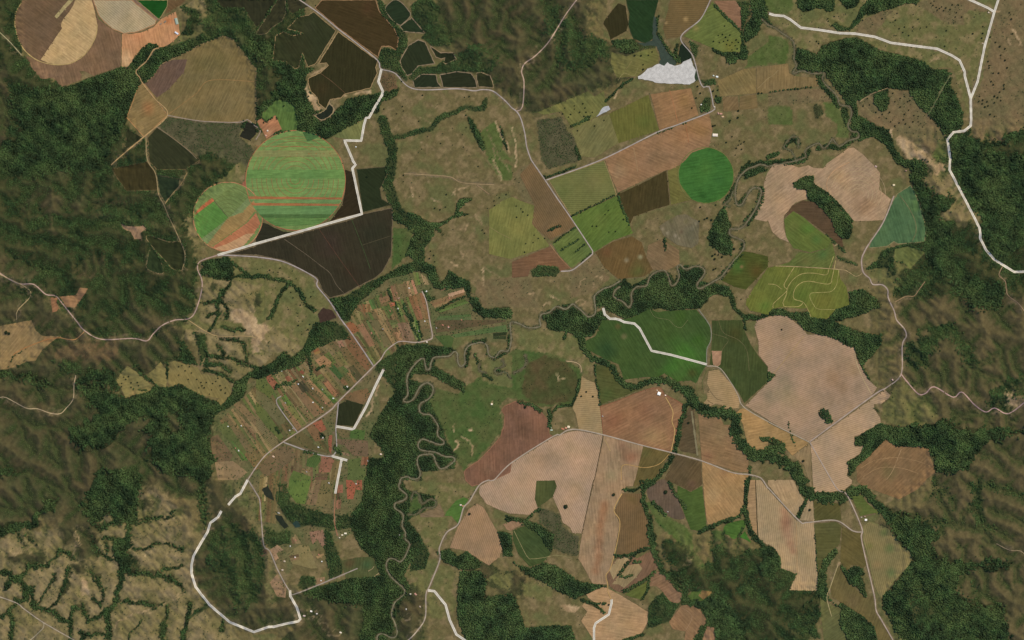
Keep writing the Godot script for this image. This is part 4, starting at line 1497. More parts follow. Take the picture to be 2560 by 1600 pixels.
func build_lone_trees() -> void:
	var bark := paint_of("4a3c2c")
	var leaf := StandardMaterial3D.new()
	leaf.albedo_color = tone("222c18")
	leaf.roughness = 0.9
	leaf.metallic_specular = 0.1
	var proto := Node3D.new()
	put("trunk", trunk(), bark, Vector3.ZERO, proto)
	put("crown", crown(5, 60, 1.25), leaf, Vector3.ZERO, proto)
	var ordinals := ["first", "second", "third", "fourth", "fifth", "sixth", "seventh", "eighth", "ninth", "tenth", "eleventh", "twelfth", "thirteenth", "fourteenth", "fifteenth", "sixteenth", "seventeenth", "eighteenth", "nineteenth", "twentieth"]
	var tens := ["", "", "twenty", "thirty", "forty"]
	for t in lone_trees():
		var p := pts(t[3])
		var order := range(p.size())
		order.sort_custom(func(i, j): return p[i].y < p[j].y)
		var nth := 0
		for i in order:
			var o := proto.duplicate()
			o.name = numbered("tree")
			var q: Vector2 = p[i]
			var size: float = t[2] * rng.randf_range(0.85, 1.2)
			o.position = Vector3(q.x, height(q.x, q.y) + 0.5, q.y)
			o.rotation.y = rng.randf() * TAU
			o.scale = Vector3(size, size * rng.randf_range(0.85, 1.1) if size < 11.0 else 10.0, size)
			add_child(o)
			var word: String = ordinals[nth] if nth < 20 else tens[(nth + 1) / 10] + ("" if (nth + 1) % 10 == 0 else "-" + ordinals[(nth + 1) % 10 - 1])
			tag(o, t[1] if p.size() == 1 else "%s, %s from the top" % [t[1], word], "tree", t[0])
			nth += 1
	proto.free()


func build_woods() -> void:
	var names := [
		["forest", "dense dark green forest over the western hills and valleys"], ["forest", "dense forest of the central valley along river and streams"], ["forest", "dense dark green forest on the eastern slopes and gullies"],
		["shrubbery", "low scrub dotted over the western brown hills"], ["shrubbery", "low scrub dotted over the central hills and clearings"], ["shrubbery", "low scrub dotted over the eastern dissected hills"],
		["undergrowth", "small bushes scattered over the western pastures"], ["undergrowth", "small bushes scattered over the central pastures"], ["undergrowth", "small bushes scattered over the eastern pastures"]]
	var rows := []
	var tints := []
	for i in 9:
		rows.append([])
		tints.append(PackedColorArray())
	var dark := tone("2c3a24")
	var lush := tone("3d542c")
	var olive := tone("4a5530")
	var brush := tone("5a5438")
	for r in range(6, NZ - 6):
		for c in range(6, NX - 6):
			var x := X0 + (c + rng.randf_range(-0.5, 0.5)) * CELL
			var z := Z0 + (r + rng.randf_range(-0.5, 0.5)) * CELL
			var luck := rng.randf()
			var f := fine.get_noise_2d(x * 1.3, z * 1.3)
			var here := class_at(x, z)
			if here == FIELD or (here >= ROADSIDE and here <= SHORE):
				continue
			var i := r * NX + c
			var p := patch.get_noise_2d(x, z)
			var loose := 10.0 + 110.0 * clampf(relief[i] - 0.2, 0.0, 0.7)
			var k2 := class_at(x + (f + p * 0.8) * loose * 0.7, z + (p - f) * loose * 0.7)
			if k2 == FIELD or (k2 >= ROADSIDE and k2 <= SHORE):
				k2 = here
			var kind: Array = cover[k2]
			var dens: float = kind[2]
			if dens <= 0.0:
				continue
			var w := wide.get_noise_2d(x, z)
			if kind[4] >= 1.0:
				dens *= clampf((1.5 if k2 == 4 else 0.75) + gully[i] * 1.0 + p * 0.9, 0.08, 2.2)
			elif k2 == 3 or k2 == 10 or k2 == 14 or k2 == 11:
				dens *= clampf(0.95 + p * 1.4 + f * 0.6, 0.1, 1.15)
			elif k2 == 2 or k2 == 15:
				dens *= clampf(1.1 + p * 0.6 + w * 0.3, 0.62 if relief[i] > 0.3 else 0.85, 1.0)
			elif dens < 0.1:
				dens *= clampf(1.0 + p * 3.0, 0.0, 4.0)
			if luck > dens:
				continue
			var rad: float = kind[3] * rng.randf_range(0.62, 1.35)
			if kind[4] >= 1.0:
				rad *= clampf(0.9 + gully[i] * 0.5, 0.6, 1.4)
			var tallness := rad * rng.randf_range(0.9, 1.3)
			var t: Color = dark.lerp(lush, clampf(0.4 + p * 0.65 + w * 0.5, 0.0, 1.0)).lerp(olive, clampf(0.25 + w * 0.8 + rng.randf_range(-0.25, 0.35), 0.0, 0.8))
			if kind[5] == 1:
				t = t.lerp(brush, clampf(0.75 - gully[i] * 0.7, 0.1, 0.95))
			elif kind[5] == 2:
				t = dark.lerp(olive, 0.3)
			t *= rng.randf_range(0.84, 1.15) * (1.0 + p * 0.1 + f * 0.08)
			t.a = 1.0
			var zone := 0 if x < -1100.0 else 1 if x < 2500.0 else 2
			var what := zone + (0 if k2 == 2 or k2 == 3 or k2 == 4 or k2 == 15 else 3 if kind[5] == 1 or k2 == 10 else 6)
			var an := rng.randf() * TAU
			rows[what].append(Transform3D(Basis(Vector3.UP, an).scaled(Vector3(rad, tallness, rad)), Vector3(x, height(x, z) - 0.2, z)))
			tints[what].append(t)
	for i in 9:
		var mm := MultiMesh.new()
		mm.transform_format = MultiMesh.TRANSFORM_3D
		mm.use_colors = true
		mm.mesh = crown(40 + i, 10, 1.2)
		mm.instance_count = rows[i].size()
		for j in rows[i].size():
			mm.set_instance_transform(j, rows[i][j])
			mm.set_instance_color(j, tints[i][j])
		n_trees += rows[i].size()
		var o := MultiMeshInstance3D.new()
		o.name = numbered(names[i][0])
		o.multimesh = mm
		o.material_override = looks.leaf
		add_child(o)
		tag(o, names[i][1], "", "", "stuff")
	print("trees ", n_trees)


# ---- what stands where, in map units
func fields() -> Array:
	return [
		["pivot_field", "dark brown tilled pivot circle with a wide tan strip across it", "crop field", "6b553d", [57, 0, 40, 30, 37, 53, 40, 77, 48, 103, 63, 127, 87, 147, 111, 157, 140, 162, 169, 160, 190, 151, 212, 135, 228, 114, 239, 88, 243, 61, 242, 40, 233, 0], {"stains": [[148, 26, 45, "584a36", 0.6], [53, 111, 30, "7a614a", 0.5]], "strips": [["harvested_strip", "b39566", [188, 0, 183, 13, 173, 30, 159, 46, 153, 58, 152, 65, 155, 70, 102, 149, 119, 157, 140, 162, 169, 160, 190, 151, 212, 135, 228, 114, 239, 88, 243, 61, 237, 29, 229, 0]], ["harvested_strip", "a08f60", [171, 0, 183, 0, 142, 46, 136, 41]]], "lines": [["field_margin", "a98f5c", 2.2, [53, 8, 40, 30, 37, 53, 40, 77, 48, 103, 63, 127, 87, 147, 111, 157, 140, 162, 169, 160, 190, 152, 212, 136, 228, 114, 240, 88, 243, 61]]]}],
		["crop_field", "brown ploughed field wrapped under the tan-striped pivot circle", "crop field", "785e44", [66, 140, 79, 169, 102, 196, 114, 198, 130, 194, 140, 200, 146, 209, 156, 217, 201, 200, 204, 187, 197, 177, 212, 178, 233, 189, 302, 166, 303, 85, 283, 75, 265, 63, 249, 50, 243, 44, 241, 89, 228, 115, 212, 137, 191, 152, 169, 161, 140, 164, 111, 158, 87, 148], {"stains": [[265, 106, 40, "66513a", 0.6], [119, 180, 35, "8a6b50", 0.5]]}],
		["pivot_field", "pale grey stubble half circle beside the orange farm yard", "crop field", "a59370", [233, 0, 329, 0, 390, 50, 388, 60, 365, 71, 336, 81, 310, 83, 280, 71, 259, 53, 246, 37], {"rows": 40.0, "edge": "a57c56", "stains": [[304, 40, 30, "8f7f60", 0.5]]}],
		["crop_field", "narrow brown band between grey stubble and dark green pivot sector", "crop field", "7d6450", [329, 0, 341, 0, 398, 49, 390, 52], {}],
		["pivot_field", "very dark green pivot sector at the top edge of the farm", "crop field", "1f4a1c", [341, 0, 419, 0, 418, 16, 407, 34, 398, 49], {"edge": "8f7a50"}],
		["crop_field", "small brown wedge field east of the dark green pivot sector", "crop field", "6c5335", [421, 0, 464, 0, 450, 13, 413, 34, 419, 16], {}],
		["farm_yard", "bright orange bare earth yard fading to tan below the farm sheds", "farm yard", "b8855a", [305, 85, 328, 85, 357, 80, 384, 67, 402, 48, 439, 29, 447, 63, 450, 87, 429, 106, 413, 116, 398, 118, 392, 110, 370, 108, 355, 119, 336, 140, 327, 159, 319, 166, 304, 168], {"stains": [[315, 148, 26, "c9a878", 0.9], [423, 50, 14, "b06a3e", 0.8], [344, 87, 25, "b5794f", 0.7]]}],
		["pasture_field", "large olive pasture with straight pale track and brown upper corner", "pasture", "74643f", [361, 208, 376, 196, 405, 159, 434, 147, 466, 130, 503, 111, 556, 90, 582, 97, 640, 172, 640, 310, 619, 299, 577, 306, 497, 302, 421, 291, 418, 286, 386, 244], {"edge": "8a7350", "stains": [[529, 146, 60, "6d6138", 0.5], [582, 251, 50, "7b6b47", 0.5]], "strips": [["brown_corner", "655040", [363, 209, 378, 196, 405, 160, 434, 149, 468, 148, 460, 180, 423, 222, 392, 244]]], "lines": [["farm_track", "8d6f45", 1.6, [421, 286, 489, 235, 526, 201, 635, 204]]]}],
		["pasture_field", "small kite-shaped olive pasture with orange soil showing through", "pasture", "7f6a43", [349, 210, 360, 210, 419, 288, 361, 343, 317, 294], {"edge": "a0774c", "stains": [[370, 270, 22, "9a6a42", 0.9], [357, 312, 25, "8f774c", 0.6]]}],
		["plantation_block", "blackish plantation corner beside the grey road above the small farm", "plantation", "2a2a20", [618, 303, 640, 315, 640, 336, 624, 351, 599, 341], {"amp": 0.3}],
		["plantation_block", "dark olive plantation south of the kite-shaped pasture", "plantation", "333521", [370, 344, 392, 319, 437, 347, 489, 389, 500, 400, 463, 424, 450, 424, 392, 424, 373, 403], {"amp": 0.3, "edge": "6a5a3c"}],
		["plantation_block", "dark brown plantation block cut by a pale track among hill woods", "plantation", "3c361f", [280, 422, 368, 404, 392, 434, 394, 475, 317, 477, 299, 453], {"amp": 0.35, "edge": "5f5035"}],
		["plantation_block", "small dark plantation wedge west of the fork of farm tracks", "plantation", "2f321f", [315, 321, 356, 344, 307, 381, 317, 352], {"amp": 0.3}],
		["plantation_block", "triangular dark plantation between two meeting hill tracks", "plantation", "2b3522", [392, 437, 450, 448, 447, 471, 413, 506, 400, 485], {"amp": 0.3, "edge": "6d6044"}],
		["plantation_block", "dark olive plantation with curving pale border below the pink clearing", "plantation", "31351f", [366, 594, 378, 590, 423, 605, 451, 605, 464, 635, 458, 674, 434, 673, 413, 651, 384, 620], {"amp": 0.35, "smooth": 1, "edge": "7d6c4a"}],
		["plantation_block", "leaf-shaped dark plantation ringed by a pale track in hill woods", "plantation", "2c3620", [378, 620, 394, 635, 405, 659, 407, 684, 370, 673, 369, 651], {"amp": 0.3, "smooth": 1, "edge": "77684a"}],
		["plantation_block", "dark plantation at the top edge west of the pale diagonal road", "plantation", "313120", [542, 0, 640, 0, 689, 0, 649, 63, 640, 66, 609, 19, 556, 19], {"amp": 0.3}],
		["plantation_block", "dark plantation strip between gully and diagonal road at the top", "plantation", "363522", [694, 0, 713, 0, 715, 29, 705, 53, 680, 69, 666, 85, 640, 87, 651, 66], {"amp": 0.3, "edge": "6d6044"}],
		["plantation_block", "small dark plantation triangle at the top beside the diagonal road", "plantation", "373523", [719, 0, 747, 0, 770, 16, 730, 33, 723, 24], {"amp": 0.3}],
		["plantation_block", "large brown-black plantation northeast of the pale diagonal road", "plantation", "42361f", [805, 0, 939, 0, 948, 29, 985, 71, 996, 95, 992, 126, 976, 116, 954, 116, 947, 132, 946, 144, 846, 70, 788, 20], {"amp": 0.35, "edge": "92704e", "stains": [[891, 111, 30, "4d3a20", 0.5], [918, 21, 25, "5a3c28", 0.5]]}],
		["plantation_block", "dark green plantation with a sand spit cutting in, west of diagonal road", "plantation", "333620", [784, 29, 840, 77, 789, 159, 770, 167, 763, 151, 756, 132, 747, 169, 738, 172, 714, 153, 682, 153, 689, 90, 709, 79, 730, 90, 758, 83, 719, 72, 746, 42, 772, 38], {"amp": 0.35, "edge": "8d7550", "stains": [[741, 114, 40, "35321f", 0.5], [772, 69, 25, "40402a", 0.6]]}],
		["plantation_block", "biggest dark plantation between diagonal road and winding pale track", "plantation", "34311c", [845, 79, 944, 151, 939, 169, 943, 183, 926, 220, 862, 235, 852, 245, 825, 249, 815, 273, 796, 258, 793, 243, 778, 230, 771, 212, 770, 196, 799, 183, 820, 164, 816, 157, 796, 159], {"amp": 0.35, "edge": "9a8058", "stains": [[804, 225, 30, "45351f", 0.5]], "lines": [["firebreak_track", "57452e", 1.5, [801, 183, 830, 204, 862, 232]]]}],
		["plantation_block", "small near-black plantation lobe framed by pale track in the woods", "plantation", "262b20", [789, 288, 809, 278, 825, 258, 834, 273, 827, 288, 804, 300], {"amp": 0.3, "smooth": 1, "edge": "8d7c58"}],
		["plantation_block", "dark plantation ringed by pale track at the top of the creek woods", "plantation", "283320", [963, 19, 984, 0, 1002, 5, 1021, 26, 1026, 40, 1002, 63, 995, 61, 981, 50, 963, 26], {"amp": 0.3, "smooth": 1, "edge": "86745a"}],
		["plantation_block", "dark triangular plantation with its point towards the brown hills", "plantation", "293420", [1029, 44, 1062, 83, 1047, 82, 1010, 79, 1000, 66], {"amp": 0.3, "edge": "86745a"}],
		["plantation_block", "rounded dark plantation between creek woods and a grassy strip", "plantation", "2c321f", [1046, 100, 1063, 106, 1077, 138, 1087, 159, 1045, 165, 1029, 185, 1018, 189, 1005, 169, 1000, 152, 1021, 114], {"amp": 0.3, "edge": "86745a"}],
		["plantation_block", "hooked dark plantation at the foot of the brown hills", "plantation", "292e1c", [1074, 114, 1102, 132, 1132, 132, 1141, 148, 1114, 160, 1108, 156, 1113, 145, 1103, 147, 1090, 143], {"amp": 0.3, "edge": "8f7a5c"}],
		["plantation_block", "dark plantation strip beside the road with a grassy gap to its east", "plantation", "2a311f", [1032, 202, 1053, 186, 1090, 187, 1094, 206, 1104, 219, 1037, 219], {"amp": 0.3, "edge": "86745a"}],
		["plantation_block", "long dark plantation strip along the road under the brown hills", "plantation", "2a2e1d", [1100, 187, 1143, 179, 1177, 183, 1189, 201, 1192, 219, 1108, 219], {"amp": 0.3, "edge": "86745a"}],
		["plantation_block", "small dark plantation closing the roadside row at its east end", "plantation", "33351f", [1192, 183, 1204, 181, 1225, 190, 1232, 205, 1233, 220, 1197, 217, 1191, 198], {"amp": 0.3, "edge": "8f7a5c"}],
		["crop_field", "olive green field north of the white road corner", "crop field", "6f7042", [830, 341, 870, 317, 916, 296, 905, 351, 861, 347], {}],
		["crop_field", "bright green field beside the orange yard north of the big pivot", "crop field", "556a35", [657, 280, 693, 249, 719, 254, 737, 267, 745, 310, 742, 325, 705, 327, 689, 287, 668, 302, 656, 294], {}],
		["farm_yard", "red-orange bare yard with tiny buildings at the big green pivot", "farm yard", "a0704e", [643, 304, 653, 295, 666, 306, 688, 288, 705, 323, 688, 331, 666, 347, 656, 328], {"stains": [[672, 331, 12, "b0855e", 0.8]]}],
		["pivot_field", "big round green pivot field with red bands across its south", "crop field", "70864a", [864, 451, 863, 462, 862, 473, 859, 483, 856, 494, 852, 504, 847, 513, 841, 522, 834, 531, 827, 539, 819, 546, 810, 553, 801, 559, 792, 564, 782, 568, 771, 571, 761, 574, 750, 575, 739, 576, 728, 575, 717, 574, 707, 571, 696, 568, 686, 564, 677, 559, 668, 553, 659, 546, 651, 539, 644, 531, 637, 522, 631, 513, 626, 504, 622, 494, 619, 483, 616, 473, 615, 462, 614, 451, 615, 440, 616, 429, 619, 419, 622, 408, 626, 398, 631, 389, 637, 380, 644, 371, 651, 363, 659, 356, 668, 349, 677, 343, 686, 338, 696, 334, 707, 331, 717, 328, 728, 327, 739, 326, 750, 327, 761, 328, 771, 331, 782, 334, 792, 338, 801, 343, 810, 349, 819, 356, 827, 363, 834, 371, 841, 380, 847, 389, 852, 398, 856, 408, 859, 419, 862, 429, 863, 440], {"edge": "a56a48", "stains": [[739, 380, 50, "7f8a48", 0.6], [739, 470, 40, "6a9048", 0.5]], "strips": [["crop_band", "80804d", [640, 376, 838, 376, 846, 392, 632, 392]], ["crop_band", "668446", [619, 424, 858, 424, 863, 446, 615, 446]], ["red_soil_band", "98653f", [620, 491, 856, 494, 855, 499, 621, 498]], ["crop_band", "6c844d", [621, 498, 854, 499, 850, 508, 624, 507]], ["red_soil_band", "98653f", [624, 507, 849, 510, 847, 515, 627, 514]], ["crop_band", "607e4a", [627, 514, 847, 515, 832, 536, 640, 536]], ["dark_crop_band", "4c6638", [640, 536, 832, 536, 824, 545, 650, 545]], ["crop_band", "5d7a41", [650, 545, 824, 545, 800, 561, 690, 566]], ["dark_notch", "4e6a3a", [757, 331, 775, 326, 800, 341, 775, 352, 768, 353]]], "lines": [["wheel_track", "8c6440", 1.0, [750, 449, 750, 451, 750, 452, 749, 454, 748, 456, 747, 457, 746, 458, 744, 459, 743, 460, 741, 460, 740, 461, 738, 461, 736, 461, 735, 460, 733, 460, 732, 459, 730, 458, 729, 457, 728, 456, 727, 454, 726, 452, 726, 451, 726, 449, 726, 447, 726, 446, 727, 444, 728, 442, 729, 441, 730, 440, 732, 439, 733, 438, 735, 438, 736, 437, 738, 437, 740, 437, 741, 438, 743, 438, 744, 439, 746, 440, 747, 441, 748, 442, 749, 444, 750, 446, 750, 447]], ["wheel_track", "8c6440", 1.0, [760, 449, 760, 452, 759, 455, 758, 458, 756, 461, 755, 463, 752, 466, 750, 468, 747, 469, 744, 470, 741, 471, 738, 471, 735, 471, 732, 470, 729, 469, 726, 468, 724, 466, 721, 463, 720, 461, 718, 458, 717, 455, 716, 452, 716, 449, 716, 446, 717, 443, 718, 440, 720, 437, 721, 435, 724, 432, 726, 430, 729, 429, 732, 428, 735, 427, 738, 427, 741, 427, 744, 428, 747, 429, 750, 430, 752, 432, 755, 435, 756, 437, 758, 440, 759, 443, 760, 446]], ["wheel_track", "8c6440", 1.0, [772, 449, 772, 454, 771, 459, 769, 463, 767, 467, 764, 471, 760, 475, 756, 478, 752, 480, 748, 482, 743, 483, 738, 483, 733, 483, 728, 482, 724, 480, 720, 478, 716, 475, 712, 471, 709, 467, 707, 463, 705, 459, 704, 454, 704, 449, 704, 444, 705, 439, 707, 435, 709, 431, 712, 427, 716, 423, 720, 420, 724, 418, 728, 416, 733, 415, 738, 415, 743, 415, 748, 416, 752, 418, 756, 420, 760, 423, 764, 427, 767, 431, 769, 435, 771, 439, 772, 444]], ["wheel_track", "8c6440", 1.0, [784, 449, 784, 456, 782, 462, 780, 468, 777, 474, 773, 479, 768, 484, 763, 488, 757, 491, 751, 493, 744, 494, 738, 495, 732, 494, 725, 493, 719, 491, 713, 488, 708, 484, 703, 479, 699, 474, 696, 468, 694, 462, 692, 456, 692, 449, 692, 442, 694, 436, 696, 430, 699, 424, 703, 419, 708, 414, 713, 410, 719, 407, 725, 405, 732, 404, 738, 403, 744, 404, 751, 405, 757, 407, 763, 410, 768, 414, 773, 419, 777, 424, 780, 430, 782, 436, 784, 442]], ["wheel_track", "8c6440", 1.0, [797, 449, 796, 457, 795, 466, 792, 474, 788, 481, 783, 488, 777, 494, 770, 499, 762, 503, 755, 506, 746, 507, 738, 508, 730, 507, 721, 506, 714, 503, 706, 499, 699, 494, 693, 488, 688, 481, 684, 474, 681, 466, 680, 457, 679, 449, 680, 441, 681, 432, 684, 424, 688, 417, 693, 410, 699, 404, 706, 399, 714, 395, 721, 392, 730, 391, 738, 390, 746, 391, 755, 392, 762, 395, 770, 399, 777, 404, 783, 410, 788, 417, 792, 424, 795, 432, 796, 441]], ["wheel_track", "8c6440", 1.0, [810, 449, 809, 459, 807, 469, 804, 479, 799, 488, 792, 496, 785, 503, 777, 510, 768, 514, 758, 518, 748, 520, 738, 521, 728, 520, 718, 518, 708, 514, 699, 510, 691, 503, 684, 496, 677, 488, 672, 479, 669, 469, 667, 459, 666, 449, 667, 439, 669, 429, 672, 419, 677, 410, 684, 402, 691, 395, 699, 388, 708, 384, 718, 380, 728, 378, 738, 377, 748, 378, 758, 380, 768, 384, 777, 388, 785, 395, 792, 402, 799, 410, 804, 419, 807, 429, 809, 439]], ["wheel_track", "8c6440", 1.0, [822, 449, 821, 461, 819, 473, 814, 484, 809, 494, 802, 504, 793, 512, 783, 520, 773, 525, 762, 530, 750, 532, 738, 533, 726, 532, 714, 530, 703, 525, 693, 520, 683, 512, 674, 504, 667, 494, 662, 484, 657, 473, 655, 461, 654, 449, 655, 437, 657, 425, 662, 414, 667, 404, 674, 394, 683, 386, 693, 378, 703, 373, 714, 368, 726, 366, 738, 365, 750, 366, 762, 368, 773, 373, 783, 378, 793, 386, 802, 394, 809, 404, 814, 414, 819, 425, 821, 437]], ["wheel_track", "8c6440", 1.0, [834, 449, 833, 463, 830, 476, 825, 489, 819, 501, 811, 512, 801, 522, 790, 530, 778, 536, 765, 541, 752, 544, 738, 545, 724, 544, 711, 541, 698, 536, 686, 530, 675, 522, 665, 512, 657, 501, 651, 489, 646, 476, 643, 463, 642, 449, 643, 435, 646, 422, 651, 409, 657, 397, 665, 386, 675, 376, 686, 368, 698, 362, 711, 357, 724, 354, 738, 353, 752, 354, 765, 357, 778, 362, 790, 368, 801, 376, 811, 386, 819, 397, 825, 409, 830, 422, 833, 435]], ["wheel_track", "8c6440", 1.0, [846, 449, 845, 464, 842, 479, 836, 494, 829, 507, 820, 520, 809, 531, 796, 540, 783, 547, 768, 553, 753, 556, 738, 557, 723, 556, 708, 553, 693, 547, 680, 540, 667, 531, 656, 520, 647, 507, 640, 494, 634, 479, 631, 464, 630, 449, 631, 434, 634, 419, 640, 404, 647, 391, 656, 378, 667, 367, 680, 358, 693, 351, 708, 345, 723, 342, 738, 341, 753, 342, 768, 345, 783, 351, 796, 358, 809, 367, 820, 378, 829, 391, 836, 404, 842, 419, 845, 434]], ["red_streak", "9a6c42", 1.2, [640, 365, 835, 368]], ["red_streak", "94703f", 1.4, [632, 383, 845, 384]], ["red_streak", "8f7a45", 1.0, [660, 348, 815, 350]], ["red_streak", "7f8046", 1.6, [618, 470, 860, 472]]]}],
		["pivot_field", "smaller round pivot field split between green crop and red soil", "crop field", "6c7a45", [656, 542, 656, 551, 655, 560, 652, 569, 649, 577, 645, 585, 640, 593, 634, 600, 628, 606, 621, 612, 613, 617, 605, 621, 597, 624, 588, 627, 579, 628, 570, 628, 561, 628, 552, 627, 543, 624, 535, 621, 527, 617, 519, 612, 512, 606, 506, 600, 500, 593, 495, 585, 491, 577, 488, 569, 485, 560, 484, 551, 484, 542, 484, 533, 485, 524, 488, 515, 491, 507, 495, 499, 500, 491, 506, 484, 512, 478, 519, 472, 527, 467, 535, 463, 543, 460, 552, 457, 561, 456, 570, 456, 579, 456, 588, 457, 597, 460, 605, 463, 613, 467, 621, 472, 628, 478, 634, 484, 640, 491, 645, 499, 649, 507, 652, 515, 655, 524, 656, 533], {"edge": "b07a55", "strips": [["green_sector", "587c3a", [487, 538, 503, 524, 534, 504, 570, 544, 542, 569, 503, 597, 492, 580]], ["red_soil_band", "a8623f", [486, 534, 503, 516, 530, 494, 536, 502, 489, 537]], ["olive_band", "748050", [503, 598, 571, 546, 619, 495, 630, 514, 609, 538, 519, 609]], ["brown_band", "917648", [571, 544, 603, 532, 635, 501, 640, 524, 616, 556, 545, 606, 526, 617, 519, 610]], ["red_soil_band", "a56c4a", [619, 556, 640, 532, 651, 559, 630, 590, 598, 622, 564, 629, 528, 618, 548, 606]], ["tan_band", "b08a62", [569, 609, 616, 585, 635, 583, 609, 614, 577, 626, 550, 625, 537, 621]], ["olive_band", "71804a", [519, 487, 561, 461, 595, 460, 550, 487, 526, 497]]], "lines": [["wheel_track", "5f6638", 0.9, ring(570, 543, 14)], ["wheel_track", "5f6638", 0.9, ring(570, 543, 24)], ["wheel_track", "5f6638", 0.9, ring(570, 543, 34)], ["wheel_track", "5f6638", 0.9, ring(570, 543, 44)], ["wheel_track", "5f6638", 0.9, ring(570, 543, 54)], ["wheel_track", "5f6638", 0.9, ring(570, 543, 64)], ["wheel_track", "5f6638", 0.9, ring(570, 543, 74)], ["pivot_arm", "4a4a35", 1.2, [534, 501, 553, 523, 570, 544]]]}],
		["bare_patch", "red bare soil wedge where the two pivot circles meet", "bare soil", "a65c40", [616, 487, 640, 491, 651, 495, 651, 506, 640, 512, 627, 512], {}],
		["bare_patch", "narrow red bare corner north of where the two pivots touch", "bare soil", "9a6048", [601, 465, 614, 450, 620, 473, 609, 470], {}],
		["plantation_block", "dark crescent plantation hugging the east side of the big pivot", "plantation", "332b1c", [862, 425, 879, 429, 905, 532, 844, 546, 823, 555, 841, 532, 856, 511, 863, 479], {"amp": 0.4}],
		["plantation_block", "dark crescent plantation between small pivot and white road", "plantation", "2f2e20", [652, 556, 666, 559, 688, 571, 709, 579, 738, 581, 640, 608, 640, 591, 648, 569], {"amp": 0.4}],
		["plantation_block", "dark green plantation east of the white road bend", "plantation", "2a311d", [891, 423, 969, 416, 968, 437, 950, 471, 955, 498, 980, 512, 907, 531], {"amp": 0.3, "edge": "5a5238"}],
		["plantation_block", "huge dark plantation south of the white road crossed by thin tracks", "plantation", "373223", [569, 636, 640, 615, 640, 613, 878, 549, 907, 535, 980, 520, 981, 559, 978, 638, 957, 678, 939, 694, 894, 717, 860, 735, 825, 745, 809, 731, 793, 694, 711, 651, 640, 637, 640, 637], {"amp": 0.35, "edge": "6b5d45", "stains": [[944, 585, 55, "2d2f20", 0.8], [825, 612, 45, "42332a", 0.7], [719, 625, 40, "302d20", 0.6], [878, 678, 40, "382c1f", 0.5]], "lines": [["firebreak_track", "675a46", 1.3, [711, 598, 764, 635, 799, 662, 825, 683, 841, 712, 860, 733]], ["firebreak_track", "5a4030", 1.2, [795, 569, 846, 643, 899, 717]], ["firebreak_track", "3f4a2c", 1.6, [879, 548, 905, 614, 926, 673]], ["firebreak_track", "524a35", 1.1, [905, 613, 976, 590]]]}],
		["bare_patch", "pinkish cleared patch with ragged edges in the hill woods", "bare soil", "937658", [303, 559, 317, 565, 341, 567, 357, 563, 367, 572, 352, 583, 354, 597, 337, 598, 328, 580, 307, 572], {}],
		["bare_patch", "red-brown clearing beside the grey hill road, crossed by a track", "bare soil", "8c6446", [127, 744, 144, 744, 142, 756, 148, 770, 143, 778, 132, 781], {}],
		["bare_patch", "red-brown forked clearing east of the grey hill road", "bare soil", "8a6a4a", [148, 741, 190, 738, 201, 719, 220, 721, 212, 736, 190, 768, 167, 768, 156, 752], {}],
		["crop_field", "very dark green wet field west of the lake inlet", "crop field", "26391f", [1566, 0, 1646, 0, 1637, 32, 1632, 53, 1633, 95, 1616, 108, 1584, 96, 1572, 66, 1574, 34], {"edge": "2f3d24"}],
		["plantation_block", "dark brown five-sided plantation beside the dark green wet field", "plantation", "35311c", [1545, 8, 1564, 15, 1571, 61, 1566, 77, 1526, 100, 1521, 79, 1508, 59, 1513, 48], {"amp": 0.3}],
		["orchard", "striped brown orchard with two pale bare spots north of the lake", "orchard", "6a5837", [1676, 0, 1775, 0, 1756, 45, 1701, 90, 1691, 93, 1666, 98, 1658, 69], {"rows": 2.0, "stains": [[1714, 48, 8, "a68a5c", 0.9], [1665, 57, 5, "a08458", 0.9]]}],
		["pasture_field", "green paddock with scattered dark trees northeast of the lake", "pasture", "646b36", [1781, 4, 1851, 77, 1855, 130, 1804, 130, 1767, 114, 1709, 90, 1751, 48], {"stains": [[1740, 71, 12, "94804a", 0.8], [1822, 116, 25, "70682f", 0.5]]}],
		["crop_field", "reddish brown triangular field with dark hedge on its diagonal", "crop field", "87654a", [1785, 2, 1838, 2, 1852, 21, 1853, 76, 1809, 34], {"amp": 0.5}],
		["pasture_field", "light green pasture along the slope below the brown hills", "pasture", "6c6a3b", [1343, 281, 1470, 228, 1486, 241, 1510, 228, 1515, 254, 1518, 265, 1492, 291, 1439, 323, 1426, 315, 1404, 278, 1359, 287], {}],
		["pasture_field", "mottled olive green field west of the brown striped field", "pasture", "62602f", [1523, 284, 1621, 237, 1648, 326, 1547, 358], {"amp": 0.5, "stains": [[1611, 304, 25, "55602c", 0.5]]}],
		["pasture_field", "plain olive pasture with faint tracks north of the hedged road", "pasture", "706a40", [1428, 326, 1489, 294, 1523, 286, 1547, 358, 1486, 394, 1452, 392, 1439, 352], {}],
		["crop_field", "orange-brown field split by a thin red fence line", "crop field", "8d6b47", [1627, 236, 1727, 220, 1746, 286, 1690, 313, 1650, 329], {"stains": [[1709, 251, 25, "84683f", 0.6]], "lines": [["fence_line", "a5704a", 1.2, [1674, 225, 1685, 265, 1695, 308]]]}],
		["pasture_field", "olive green slope running to the pointed west end of the lake", "pasture", "6a6539", [1526, 159, 1529, 130, 1566, 141, 1611, 124, 1638, 120, 1648, 138, 1645, 157, 1608, 175, 1592, 191, 1542, 194], {"stains": [[1611, 138, 25, "6b7038", 0.7]], "lines": [["cattle_track", "8f8256", 0.9, [1595, 169, 1584, 190, 1560, 183, 1545, 201]], ["cattle_track", "8a7a4e", 0.9, [1579, 153, 1566, 172]]]}],
